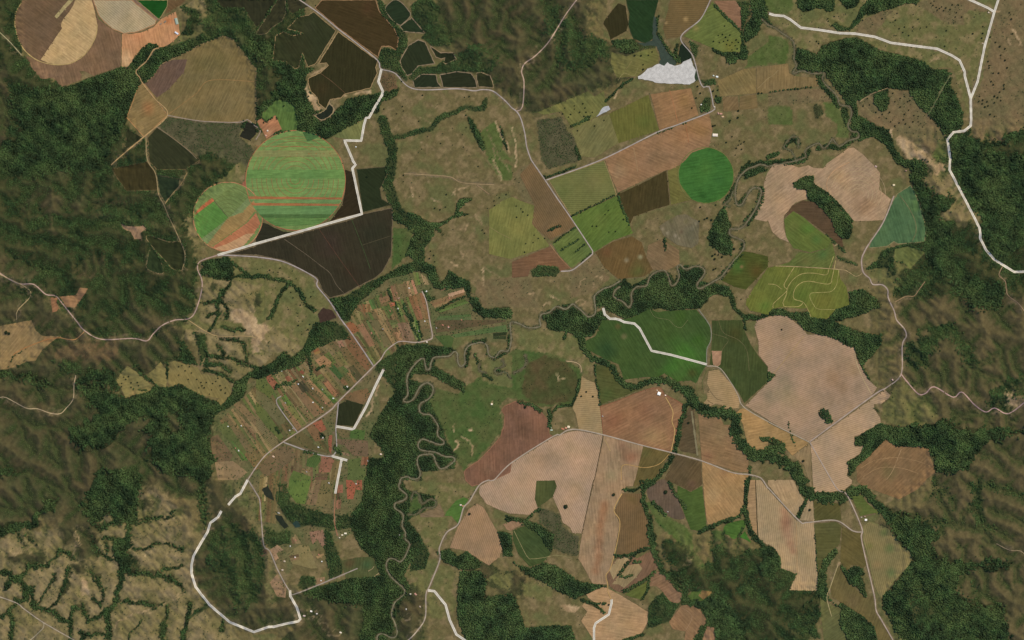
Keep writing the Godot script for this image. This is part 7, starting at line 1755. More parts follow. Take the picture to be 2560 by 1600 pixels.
		["western smallholdings, mixed plots between forest edge and the village road", [["8a5a40", [662, 938, 672, 935, 696, 959, 686, 975, 670, 956]], ["5f6436", [640, 949, 661, 942, 684, 980, 674, 995, 640, 969]], ["696240", [640, 973, 674, 997, 692, 1012, 717, 1051, 698, 1065, 640, 1001]], ["5f6436", [640, 1004, 666, 1028, 709, 1091, 702, 1104, 666, 1067, 640, 1033]], ["766845", [640, 1035, 664, 1067, 697, 1107, 682, 1119, 640, 1065]], ["7a6646", [582, 1012, 598, 1004, 640, 1043, 640, 1067, 606, 1033]], ["5e6238", [545, 1065, 566, 1054, 619, 1117, 609, 1147, 561, 1091]], ["6f6040", [558, 1038, 577, 1049, 635, 1128, 622, 1139, 569, 1057]], ["577137", [582, 1104, 619, 1149, 615, 1150, 576, 1100]], ["566b35", [576, 1100, 615, 1150, 611, 1151, 570, 1096]], ["475d2d", [570, 1095, 610, 1151, 606, 1152, 564, 1091]], ["836c4a", [598, 1038, 640, 1078, 640, 1086, 602, 1048]], ["7b6243", [603, 1048, 640, 1086, 640, 1095, 607, 1057]], ["6a543a", [607, 1058, 640, 1095, 640, 1103, 612, 1067]], ["6c6940", [612, 1068, 640, 1104, 640, 1112, 616, 1077]], ["6e5a3f", [526, 1094, 545, 1086, 582, 1139, 564, 1170, 532, 1144]], ["87704f", [537, 1155, 582, 1152, 619, 1181, 595, 1200, 545, 1200]], ["6a653b", [717, 1080, 730, 1075, 735, 1078, 722, 1085]], ["6b6f3d", [722, 1085, 735, 1078, 740, 1080, 727, 1089]], ["72653e", [714, 1020, 736, 1067, 731, 1069, 708, 1025]], ["896e4b", [736, 1068, 741, 1078, 736, 1079, 731, 1070]], ["5b5534", [708, 1025, 735, 1079, 730, 1080, 702, 1030]]], 0.95],
		["southern smallholdings, red and green plots south of the village road", [["745c3e", [850, 1003, 868, 983, 918, 970, 926, 986, 909, 1011, 868, 999]], ["7d5f40", [762, 1065, 780, 1060, 801, 1083, 809, 1099, 788, 1104]], ["5f5636", [712, 1104, 754, 1078, 780, 1099, 788, 1115, 823, 1131, 823, 1135, 719, 1108]], ["935b41", [781, 1059, 804, 1048, 816, 1073, 809, 1078, 801, 1081]], ["925a42", [823, 1088, 831, 1088, 828, 1136, 823, 1128, 820, 1102]], ["6c5f3e", [842, 1074, 860, 1073, 870, 1080, 873, 1094, 850, 1094]], ["4f6432", [876, 1078, 886, 1073, 913, 1076, 910, 1099, 875, 1095]], ["6f5b42", [844, 1097, 920, 1102, 921, 1141, 883, 1139, 860, 1112, 836, 1110]], ["926141", [923, 1142, 920, 1165, 914, 1164, 917, 1142]], ["775038", [917, 1142, 914, 1164, 908, 1163, 911, 1142]], ["906647", [911, 1142, 908, 1163, 902, 1163, 905, 1142]], ["816a50", [852, 1129, 872, 1134, 874, 1141, 853, 1136]], ["6e6847", [854, 1137, 874, 1142, 875, 1149, 855, 1144]], ["8a6048", [805, 1139, 825, 1142, 836, 1150, 825, 1181, 797, 1181]], ["4d5e31", [768, 1147, 799, 1131, 802, 1152, 788, 1170, 765, 1165]], ["7e6644", [757, 1170, 780, 1176, 776, 1182, 754, 1175]], ["7f6f47", [754, 1176, 776, 1183, 772, 1189, 752, 1181]], ["5a6236", [871, 1150, 901, 1144, 901, 1170, 915, 1171, 913, 1200, 868, 1200]], ["96593f", [865, 1200, 879, 1200, 891, 1213, 883, 1248, 868, 1248]], ["965b42", [905, 1200, 905, 1226, 897, 1225, 899, 1200]], ["925a41", [898, 1200, 897, 1225, 890, 1224, 892, 1200]], ["956249", [857, 1211, 857, 1232, 850, 1232, 851, 1212]], ["8c5f45", [851, 1212, 850, 1232, 843, 1233, 845, 1214]], ["815f44", [854, 1248, 852, 1271, 845, 1273, 848, 1249]], ["94684c", [847, 1249, 845, 1273, 838, 1274, 841, 1249]], ["5f6f36", [723, 1200, 764, 1200, 778, 1201, 762, 1260, 741, 1258, 720, 1229]], ["776347", [804, 1200, 789, 1263, 781, 1263, 797, 1200]], ["705d43", [797, 1200, 788, 1234, 781, 1234, 791, 1200]], ["735f44", [788, 1235, 781, 1263, 773, 1262, 781, 1234]], ["806b4c", [790, 1200, 777, 1247, 770, 1246, 784, 1200]], ["7e6848", [777, 1247, 773, 1262, 765, 1261, 770, 1247]], ["706440", [805, 1200, 836, 1200, 830, 1237, 825, 1271, 789, 1263]], ["5f6a36", [733, 1176, 754, 1184, 778, 1192, 775, 1200, 722, 1200]], ["615239", [791, 1184, 823, 1184, 820, 1191, 788, 1191]], ["68523c", [788, 1192, 820, 1192, 817, 1200, 786, 1200]], ["7c6a43", [850, 1152, 842, 1200, 834, 1200, 842, 1153]], ["6c5c3a", [842, 1153, 834, 1200, 826, 1200, 834, 1153]], ["574f31", [809, 1102, 823, 1127, 817, 1126, 803, 1102]], ["625334", [802, 1102, 816, 1126, 811, 1125, 796, 1103]], ["6a643d", [795, 1103, 810, 1125, 804, 1124, 789, 1104]], ["6e5c40", [645, 1170, 677, 1133, 703, 1117, 727, 1115, 741, 1141, 706, 1170, 664, 1192]]], 0.95],
		["eastern smallholdings, long plots running from village road to the river", [["816946", [1074, 755, 1140, 732, 1142, 737, 1078, 760]], ["6b573a", [1140, 732, 1159, 725, 1160, 730, 1142, 737]], ["826545", [1078, 760, 1160, 731, 1161, 736, 1082, 765]], ["8c714c", [1083, 765, 1129, 748, 1131, 753, 1087, 770]], ["755f3f", [1130, 748, 1161, 736, 1162, 741, 1132, 753]], ["b38e6c", [1119, 735, 1159, 723, 1162, 730, 1124, 742]], ["66533c", [1101, 713, 1127, 710, 1128, 714, 1102, 720]], ["7d6247", [1102, 720, 1128, 714, 1129, 717, 1103, 728]], ["525e31", [1090, 776, 1161, 747, 1166, 752, 1095, 778]], ["5d6e3a", [1096, 778, 1166, 752, 1172, 757, 1101, 781]], ["535033", [1101, 782, 1119, 779, 1117, 784, 1098, 786]], ["605e3d", [1120, 779, 1174, 771, 1176, 778, 1118, 784]], ["4d5334", [1098, 786, 1131, 783, 1130, 788, 1096, 791]], ["5d5e3b", [1132, 783, 1176, 778, 1177, 785, 1131, 788]], ["526339", [1096, 791, 1177, 785, 1178, 792, 1093, 795]], ["535e3a", [1093, 795, 1133, 794, 1132, 800, 1090, 800]], ["59633d", [1134, 794, 1178, 793, 1180, 800, 1133, 800]], ["5c4f36", [1087, 803, 1111, 800, 1264, 800, 1264, 804, 1129, 826, 1091, 832]], ["55653a", [1125, 837, 1264, 812, 1270, 830, 1233, 831, 1138, 844]], ["313822", [1233, 833, 1267, 830, 1266, 838, 1233, 840]], ["3e452a", [1233, 840, 1266, 839, 1264, 848, 1233, 847]], ["8e6e52", [1116, 809, 1129, 821, 1123, 822, 1111, 810]], ["8a6a4f", [1111, 810, 1122, 822, 1116, 823, 1106, 811]], ["83664b", [1106, 811, 1115, 823, 1109, 824, 1101, 812]], ["735c41", [1100, 813, 1106, 825, 1099, 827, 1095, 814]], ["684d38", [1095, 815, 1098, 827, 1091, 829, 1090, 816]], ["4a5a30", [1087, 840, 1124, 838, 1135, 845, 1129, 869, 1111, 866, 1095, 848]]], 0.95],
		["hamlet smallholdings, tan and brown plots beside the grey lane", [["96785a", [675, 1375, 693, 1362, 709, 1375, 691, 1383, 697, 1396, 688, 1402]], ["82714d", [738, 1335, 754, 1359, 746, 1359, 735, 1339]], ["8c7451", [735, 1340, 746, 1359, 739, 1359, 731, 1344]], ["715a40", [731, 1344, 738, 1359, 731, 1359, 728, 1348]], ["86674f", [773, 1330, 807, 1324, 817, 1359, 805, 1368, 794, 1348, 781, 1361]], ["9d7e53", [789, 1391, 809, 1383, 810, 1388, 794, 1397]], ["7d7048", [717, 1383, 751, 1362, 772, 1365, 793, 1420, 778, 1422, 730, 1409]], ["605037", [722, 1390, 746, 1385, 748, 1392, 725, 1396]], ["806b49", [725, 1397, 748, 1392, 749, 1399, 728, 1403]], ["6c5a3e", [728, 1403, 749, 1399, 751, 1406, 731, 1409]], ["8a6f52", [674, 1457, 693, 1435, 717, 1465, 714, 1494, 693, 1491]], ["7a6a4a", [685, 1425, 701, 1420, 719, 1438, 717, 1454, 701, 1449]], ["694e3a", [648, 1383, 664, 1372, 668, 1377, 650, 1389]], ["725c43", [651, 1389, 668, 1377, 672, 1382, 653, 1395]], ["8b7050", [791, 1446, 812, 1442, 812, 1448, 792, 1454]], ["856a4d", [792, 1454, 812, 1448, 812, 1454, 793, 1462]]], 0.95],
	]


func roads() -> Array:
	return [
		["road", "pale edged road running east along the top of the northern forest", 20.0, [1923, 34, 1936, 38, 1960, 40, 1976, 49, 2002, 69, 2050, 75, 2100, 83, 2137, 84, 2187, 92, 2227, 107, 2280, 114, 2343, 122, 2380, 139, 2399, 151, 2412, 180, 2412, 190, 2427, 246], "bdb3a2", "e6dcc2", 0],
		["road", "pale edged road down the eastern side through pasture and hill woods", 20.0, [2497, -5, 2486, 29, 2462, 114, 2444, 204, 2427, 246, 2428, 299, 2427, 314, 2411, 327, 2383, 331, 2368, 349, 2376, 400, 2375, 400, 2374, 425, 2412, 498, 2448, 569, 2450, 585, 2450, 596, 2465, 625, 2486, 649, 2536, 680, 2566, 679], "bdb3a2", "e6dcc2", 0],
		["road", "short pale edged road joining the eastern road at the top", 20.0, [2417, -4, 2470, 20, 2486, 30], "bdb3a2", "e6dcc2", 0],
		["road", "pale edged road zigzagging past the big green pivot", 20.0, [954, 172, 946, 204, 957, 228, 955, 238, 934, 273, 923, 294, 915, 295, 910, 312, 903, 352, 861, 351, 882, 400, 881, 400, 889, 412, 881, 421, 905, 535, 640, 609, 640, 609, 544, 638], "bdb3a2", "e6dcc2", 0],
		["road", "pale edged road hooking round the dark plantation by the village", 20.0, [959, 924, 939, 964, 915, 1017, 885, 1071, 881, 1073, 840, 1066], "bdb3a2", "e6dcc2", 0],
		["road", "short pale edged road stub among the red southern plots", 20.0, [829, 1140, 868, 1151], "bdb3a2", "e6dcc2", 0],
		["road", "pale edged lane leading south between red plots", 20.0, [854, 1149, 844, 1200, 844, 1200, 838, 1234], "bdb3a2", "e6dcc2", 0],
		["road", "short pale edged road piece above the southwestern bend", 20.0, [619, 1200, 601, 1234, 589, 1241, 571, 1262], "bdb3a2", "e6dcc2", 0],
		["road", "pale edged road swinging in a wide arc round the southwestern hill", 20.0, [554, 1277, 545, 1293, 526, 1307, 519, 1330, 503, 1356, 484, 1390, 479, 1412, 479, 1433, 489, 1467, 524, 1512, 574, 1555, 635, 1580, 640, 1578, 672, 1567, 685, 1567, 711, 1560, 746, 1553, 751, 1547, 742, 1517, 726, 1490, 725, 1476], "bdb3a2", "e6dcc2", 0],
		["road", "pale edged road leaving the valley road towards the bottom edge", 20.0, [1070, 1476, 1086, 1478, 1114, 1512, 1124, 1549, 1141, 1586, 1166, 1603], "bdb3a2", "e6dcc2", 0],
		["road", "pale edged road across the dark green basin", 20.0, [1508, 770, 1512, 786, 1525, 797, 1539, 797, 1550, 800, 1560, 805, 1586, 809, 1599, 821, 1629, 877, 1677, 887, 1767, 911], "bdb3a2", "e6dcc2", 0],
		["road", "short pale edged road in the pale bottom field", 20.0, [1529, 1498, 1529, 1507, 1522, 1536, 1489, 1558, 1485, 1570, 1485, 1605], "bdb3a2", "e6dcc2", 0],
		["road", "grey road from the top edge through plantations to the green paddock bend", 9.0, [745, -3, 799, 34, 844, 71, 889, 106, 944, 151, 952, 172, 987, 183, 1034, 222, 1143, 222, 1185, 227, 1206, 224, 1233, 228, 1262, 251, 1280, 270, 1291, 278, 1302, 296, 1312, 333, 1317, 368, 1328, 400, 1328, 400, 1359, 445, 1391, 493, 1428, 546, 1482, 628, 1481, 635, 1449, 662, 1428, 676, 1402, 678], "a3968a", "", 1],
		["road", "pale hill road dropping south from the top edge", 9.0, [1444, -3, 1412, 40, 1373, 103, 1338, 140, 1312, 159, 1304, 180, 1310, 206, 1306, 267, 1291, 278], "a88f7c", "", 1],
		["road", "hedged grey road climbing past the lake to the top edge", 9.0, [1366, 450, 1502, 400, 1642, 331, 1693, 312, 1780, 278, 1783, 262, 1773, 217, 1759, 218, 1748, 198, 1732, 140, 1702, 93, 1751, 48, 1777, -3], "a09488", "", 1],
		["road", "reddish grey hill road winding along the western valley", 9.0, [-4, 680, 26, 699, 53, 710, 85, 711, 116, 736, 140, 740, 159, 762, 190, 800, 212, 826, 254, 848, 333, 846, 368, 852, 384, 834, 407, 813, 439, 800, 471, 797, 489, 778, 505, 723, 504, 696, 495, 675, 500, 654, 544, 638], "a48a7a", "", 1],
		["road", "grey road from the small pivot past the huge plantation to the village", 9.0, [544, 639, 569, 638, 640, 642, 640, 642, 711, 655, 788, 694, 793, 715, 825, 755, 854, 800, 878, 832, 934, 915], "a0938a", "", 1],
		["road", "village main road running southwest through the strip plots", 9.0, [1055, 728, 1066, 755, 1074, 800, 1081, 840, 1074, 849, 1042, 856, 1005, 853, 989, 858, 965, 877, 952, 898, 934, 916, 846, 1004, 823, 1028, 746, 1080, 709, 1104, 682, 1123, 661, 1141, 640, 1168, 619, 1200, 619, 1200], "a89684", "", 1],
		["road", "grey lane crossing the southern plots past the dark plantation", 9.0, [846, 1006, 840, 1065, 829, 1140, 709, 1106], "9f9489", "", 1],
		["road", "short grey lane between the western plots", 8.0, [703, 990, 692, 1009, 743, 1080], "9d9186", "", 1],
		["road", "grey lane south to the hamlet and out to the marsh clearing", 9.0, [620, 1200, 640, 1232, 649, 1250, 653, 1295, 660, 1364, 674, 1377, 696, 1428, 725, 1478, 746, 1482, 894, 1421], "96897a", "", 1],
		["road", "grey road linking the pale southern fields with the river valley", 10.0, [1018, 1603, 1042, 1578, 1063, 1544, 1065, 1486, 1074, 1465, 1100, 1398, 1098, 1372, 1116, 1332, 1145, 1311, 1159, 1269, 1174, 1253, 1198, 1213, 1222, 1200, 1235, 1200, 1280, 1156, 1383, 1091, 1399, 1088, 1418, 1076, 1447, 1074, 1508, 1087, 1608, 1114, 1677, 1131, 1751, 1151, 1830, 1181, 1870, 1186, 1896, 1192, 1907, 1200, 1920, 1221, 1920, 1219, 1997, 1301, 2018, 1306, 2089, 1301, 2132, 1327, 2155, 1330], "a3937f", "", 1],
		["road", "grey road running south past the shield-shaped streaked field", 10.0, [2025, 1106, 2079, 1200, 2097, 1226, 2118, 1238, 2155, 1322, 2154, 1351, 2185, 1486, 2190, 1525, 2203, 1549, 2235, 1605], "a79480", "", 1],
		["road", "grey field road from the farm yard to the three-way junction", 8.0, [2025, 1106, 1920, 1054, 1859, 1017, 1846, 990, 1830, 961, 1799, 920, 1767, 915], "a3947c", "", 1],
		["road", "straight grey road between the huge furrowed fields and up the valley", 10.0, [2025, 1104, 2182, 989, 2216, 969, 2252, 935, 2255, 863, 2265, 840, 2259, 821, 2241, 800, 2235, 778, 2220, 744, 2219, 725, 2206, 712, 2182, 711, 2174, 696, 2158, 680, 2154, 649, 2161, 630, 2171, 612, 2208, 556, 2235, 490], "a39080", "", 1],
		["road", "pinkish grey hill road zigzagging east from the junction", 9.0, [2252, 935, 2269, 956, 2296, 985, 2314, 983, 2335, 967, 2383, 993, 2404, 980, 2436, 1012, 2465, 1030, 2486, 1020, 2521, 1034, 2566, 1001], "a98a80", "", 1],
		["road", "narrow grey lane along the east side of the dark green basin", 7.0, [1767, 914, 1767, 874, 1777, 850, 1775, 816, 1746, 773], "7e7d68", "", 1],
		["road", "pale road crossing the bottom western corner pastures", 8.0, [-4, 1491, 42, 1508, 61, 1523, 108, 1556, 190, 1603], "9c8f7a", "", 1],
		["road", "pale lane branching to the bottom edge in the western pastures", 8.0, [108, 1556, 108, 1570, 74, 1602], "9c8f72", "", 1],
		["dirt_track", "cream farm track through the dark woods south of the orange yard", 8.0, [397, 120, 384, 124, 370, 148, 360, 159, 341, 175, 340, 183, 349, 193, 357, 209, 386, 246, 419, 287, 361, 341, 299, 394, 278, 413], "a88a5e", "", 1],
		["dirt_track", "pale dotted track along the western edge of the pivot farm", 7.0, [0, 81, 26, 106, 54, 138], "a59a72", "", 1],
		["dirt_track", "pale track south from the track fork into the hill woods", 7.0, [365, 341, 369, 400, 389, 434, 397, 485, 410, 511, 423, 543, 439, 575, 463, 635, 456, 675], "94815a", "", 1],
		["dirt_track", "pale track looping off the hill track to the north", 6.0, [413, 510, 434, 482, 455, 458, 468, 432], "8a7550", "", 1],
		["dirt_track", "thin white track over the bare western hill", 6.0, [0, 994, 16, 994, 66, 1020, 95, 1022, 127, 1033, 151, 1034, 164, 1022, 183, 998, 185, 964, 190, 938], "b09a78", "", 1],
		["dirt_track", "pale track bending down the western hill corner", 6.0, [0, 686, 63, 717, 77, 739, 45, 776, 42, 800], "a58f66", "", 1],
		["dirt_track", "orange track linking the hill pasture to the grey road", 6.0, [151, 844, 169, 848, 190, 848, 212, 829], "a87c52", "", 1],
		["dirt_track", "pale track along the gully pastures", 6.0, [471, 800, 516, 829, 550, 841, 609, 840, 640, 844], "a58c5e", "", 1],
		["dirt_track", "grey track along the north edge of the bushy field", 7.0, [419, 288, 497, 302, 577, 306, 609, 304, 619, 299, 640, 317, 640, 315, 651, 328, 640, 349], "948472", "", 1],
		["dirt_track", "pale brown track bordering the bushy field", 6.0, [392, 317, 434, 347, 471, 376, 492, 397], "7c6e54", "", 1],
		["dirt_track", "tan track curving down the reddish ploughed field", 7.0, [1664, 993, 1682, 1028, 1680, 1054, 1687, 1080, 1677, 1131], "b5945c", "", 1],
		["dirt_track", "tan track along the east edge of the long tapering field", 7.0, [1519, 1476, 1519, 1459, 1515, 1438, 1529, 1412, 1550, 1311, 1535, 1275, 1555, 1234], "b08e58", "", 1],
		["dirt_track", "brown farm track from the pale bottom road up to the tapering field", 7.0, [1528, 1499, 1519, 1478], "b08e58", "", 1],
		["dirt_track", "white farm track over the dam between olive pastures", 6.0, [2095, 1412, 2076, 1467, 2067, 1494, 2079, 1541], "a59568", "", 1],
		["dirt_track", "thin pale track winding over the eastern hills", 6.0, [2491, 1359, 2523, 1375, 2550, 1377, 2560, 1385], "a08a68", "", 1],
		["dirt_track", "pale hill track in the eastern scrub", 6.0, [2237, 755, 2264, 741, 2285, 740, 2298, 723, 2312, 704], "94795a", "", 1],
		["dirt_track", "pale track climbing the eastern hill from the white road", 6.0, [2507, 665, 2497, 688, 2513, 704, 2518, 736, 2544, 757, 2560, 778], "8f775c", "", 1],
		["dirt_track", "green-grey track through the northern forest", 7.0, [2375, 190, 2354, 225, 2333, 265, 2320, 288], "5f6a44", "", 1],
		["dirt_track", "pale track to the river loop pastures", 6.0, [1416, 903, 1439, 906, 1452, 916, 1453, 930], "b09870", "", 1],
		["dirt_track", "red dirt lane south from the pale edged lane", 7.0, [838, 1234, 836, 1279, 837, 1311, 844, 1340], "93694c", "", 1],
		["dirt_track", "red field lane beside the reddish pasture", 6.0, [1375, 612, 1399, 643, 1428, 673], "94704c", "", 1],
		["dirt_track", "pale river-plain track crossing the dry pasture", 7.0, [1010, 434, 1061, 437, 1124, 442, 1156, 457, 1235, 462], "96805c", "", 1],
		["dirt_track", "pale track through the dry pasture towards the paddock", 6.0, [1193, 463, 1222, 485], "947a58", "", 1],
		["dirt_track", "pale track running along the foot of the northeastern cleared field", 6.0, [2150, 254, 2179, 235, 2219, 220], "8d7a58", "", 1],
		["dirt_track", "pale track round the outside of the dark northern lobe", 6.0, [825, 249, 823, 258, 836, 273, 825, 290, 804, 300, 784, 287], "968060", "", 1],
	]


func waters() -> Array:
	return [
		["lake", "pale silvery lake, sun glint painted into its colour, behind the farm dam", "cfc9be", [1595, 191, 1608, 183, 1619, 173, 1635, 165, 1648, 159, 1661, 165, 1669, 156, 1674, 159, 1687, 165, 1703, 159, 1714, 152, 1727, 146, 1733, 164, 1739, 175, 1736, 190, 1739, 202, 1724, 210, 1698, 210, 1672, 208, 1650, 208, 1632, 204, 1613, 199, 1597, 197]],  # sun glint on the water is painted in as this pale base colour
		["lake", "dark green upper arm of the lake among drowned trees", "3f4a3c", [1635, 40, 1641, 48, 1643, 69, 1640, 87, 1656, 106, 1669, 132, 1687, 149, 1691, 160, 1677, 165, 1667, 159, 1661, 167, 1648, 160, 1652, 148, 1648, 132, 1643, 116, 1632, 114, 1611, 115, 1592, 107, 1613, 107, 1632, 101, 1632, 66]],
		["lake", "dark water below the road on the east shore of the lake", "38442f", [1730, 148, 1741, 169, 1747, 197, 1739, 204, 1736, 190, 1740, 175]],
		["reservoir", "small black-green reservoir north of the silver lake", "1f2a1a", [1699, 116, 1709, 106, 1719, 119, 1731, 135, 1727, 145, 1703, 157, 1697, 138]],
		["pond", "small white pond behind a short dam", "b9b8b4", [1492, 292, 1500, 278, 1510, 267, 1521, 265, 1526, 274, 1505, 284]],
		["pond", "teal pond by the hamlet lane", "2f4238", [731, 1308, 741, 1301, 749, 1309, 751, 1316, 738, 1319]],
		["pond", "long dark pond between the western plots", "2f3325", [654, 1224, 669, 1214, 680, 1234, 685, 1252, 666, 1242]],
		["pond", "dark rectangular pond south of the western plots", "2a3022", [688, 1288, 703, 1290, 721, 1316, 711, 1322, 693, 1301]],
		["pond", "brown muddy pond beside the village stream", "453428", [796, 784, 809, 770, 830, 776, 841, 792, 825, 800, 799, 807]],
	]


func rivers() -> Array:
	return [
		["winding muddy river entering past the northern forest", 8.0, [1904, 48, 1920, 62, 1936, 69, 1954, 82, 1978, 98, 1986, 114, 1985, 146, 1991, 164, 1982, 183, 1994, 180, 2007, 177, 2026, 183, 2047, 184, 2060, 181, 2056, 196, 2062, 209, 2084, 230, 2095, 246, 2100, 262, 2124, 267, 2128, 288, 2120, 315, 2129, 328, 2145, 331, 2146, 344, 2121, 352, 2100, 366, 2089, 357, 2081, 347, 2071, 362, 2058, 370, 2047, 358, 2026, 366, 2013, 376, 2006, 397, 1920, 416], "6a634c"],
		["muddy river reach with tight loops below the sail-shaped field", 9.0, [1920, 416, 1902, 411, 1886, 416, 1867, 424, 1849, 442, 1841, 461, 1838, 485, 1842, 511, 1854, 511, 1865, 493, 1878, 474, 1891, 469, 1903, 475, 1899, 498, 1886, 527, 1867, 556, 1849, 572, 1825, 573, 1826, 588, 1844, 596, 1859, 604, 1857, 625, 1830, 657, 1804, 691, 1783, 704, 1751, 721, 1742, 712, 1759, 688, 1760, 673, 1740, 665, 1714, 673, 1701, 662, 1693, 667, 1698, 691, 1687, 712, 1677, 712, 1671, 691, 1661, 676, 1640, 680, 1624, 694, 1616, 715, 1592, 717, 1579, 733, 1579, 757, 1571, 768, 1558, 755, 1534, 741, 1539, 725, 1551, 717], "706850"],
		["lower muddy river snaking through dark riverside forest", 9.0, [1551, 702, 1529, 715, 1505, 724, 1486, 741, 1489, 770, 1486, 786, 1470, 792, 1455, 778, 1439, 765, 1431, 760, 1415, 773, 1391, 766, 1373, 781, 1354, 786, 1349, 800, 1350, 816, 1320, 819, 1296, 808, 1280, 805, 1275, 811, 1278, 850, 1270, 877, 1251, 877, 1238, 893, 1222, 887, 1217, 863, 1201, 856, 1172, 865, 1161, 885, 1163, 906, 1153, 916, 1145, 906, 1143, 883, 1135, 879, 1122, 890, 1087, 893, 1078, 906, 1074, 922, 1066, 924, 1062, 906, 1057, 895, 1037, 911, 1021, 935, 1017, 956, 1020, 985, 1008, 1001, 1021, 1005, 1034, 996, 1047, 972, 1053, 964, 1069, 957, 1082, 967, 1081, 983, 1071, 998, 1051, 1009, 1049, 1028, 1058, 1035, 1077, 1038, 1087, 1051, 1095, 1065, 1094, 1088, 1110, 1104, 1103, 1112, 1077, 1104, 1055, 1098, 1045, 1112, 1050, 1123, 1063, 1127, 1090, 1131, 1111, 1141, 1132, 1143, 1137, 1152, 1116, 1168, 1100, 1171, 1090, 1157, 1082, 1137, 1063, 1136, 1047, 1141, 1043, 1157, 1050, 1181, 1047, 1194, 1032, 1198, 1018, 1192, 1002, 1197, 1000, 1205, 997, 1219, 1017, 1238, 1010, 1250, 989, 1258, 988, 1271, 1008, 1287, 1005, 1314, 1014, 1332, 1013, 1348, 1024, 1359, 1018, 1380, 1010, 1396, 1000, 1405, 987, 1398, 973, 1397, 965, 1414, 973, 1435, 984, 1449, 1010, 1473, 1008, 1488, 987, 1507, 979, 1536, 987, 1557, 993, 1578, 989, 1592, 979, 1594, 957, 1585, 944, 1589, 943, 1607], "756e56"],
		["closed old river loop north of the pinkish field", 7.0, [1995, 368, 1995, 347, 1981, 341, 1965, 357, 1961, 370, 1977, 376, 1986, 392, 1991, 405], "5f5c44"],
		["narrow old side channel west of the straight river reach", 7.0, [1833, 477, 1825, 498, 1813, 511, 1821, 516], "5f5c44"],
		["old river loop by the tan wedge field", 7.0, [1021, 1287, 1042, 1285, 1058, 1271, 1084, 1269, 1090, 1256, 1077, 1248, 1055, 1258, 1047, 1237, 1034, 1230, 1029, 1250], "5f5c44"],
		["looping old channel among the floodplain scars", 7.0, [1256, 901, 1259, 914, 1238, 924, 1243, 935, 1264, 930, 1275, 943], "5f5c44"],
		["curled old channel in the meander scars", 7.0, [1198, 908, 1197, 924, 1214, 932], "5f5c44"],
		["blue-grey old channel beside the river woods", 7.0, [1314, 887, 1314, 911, 1296, 927, 1285, 932], "5f5c44"],
	]


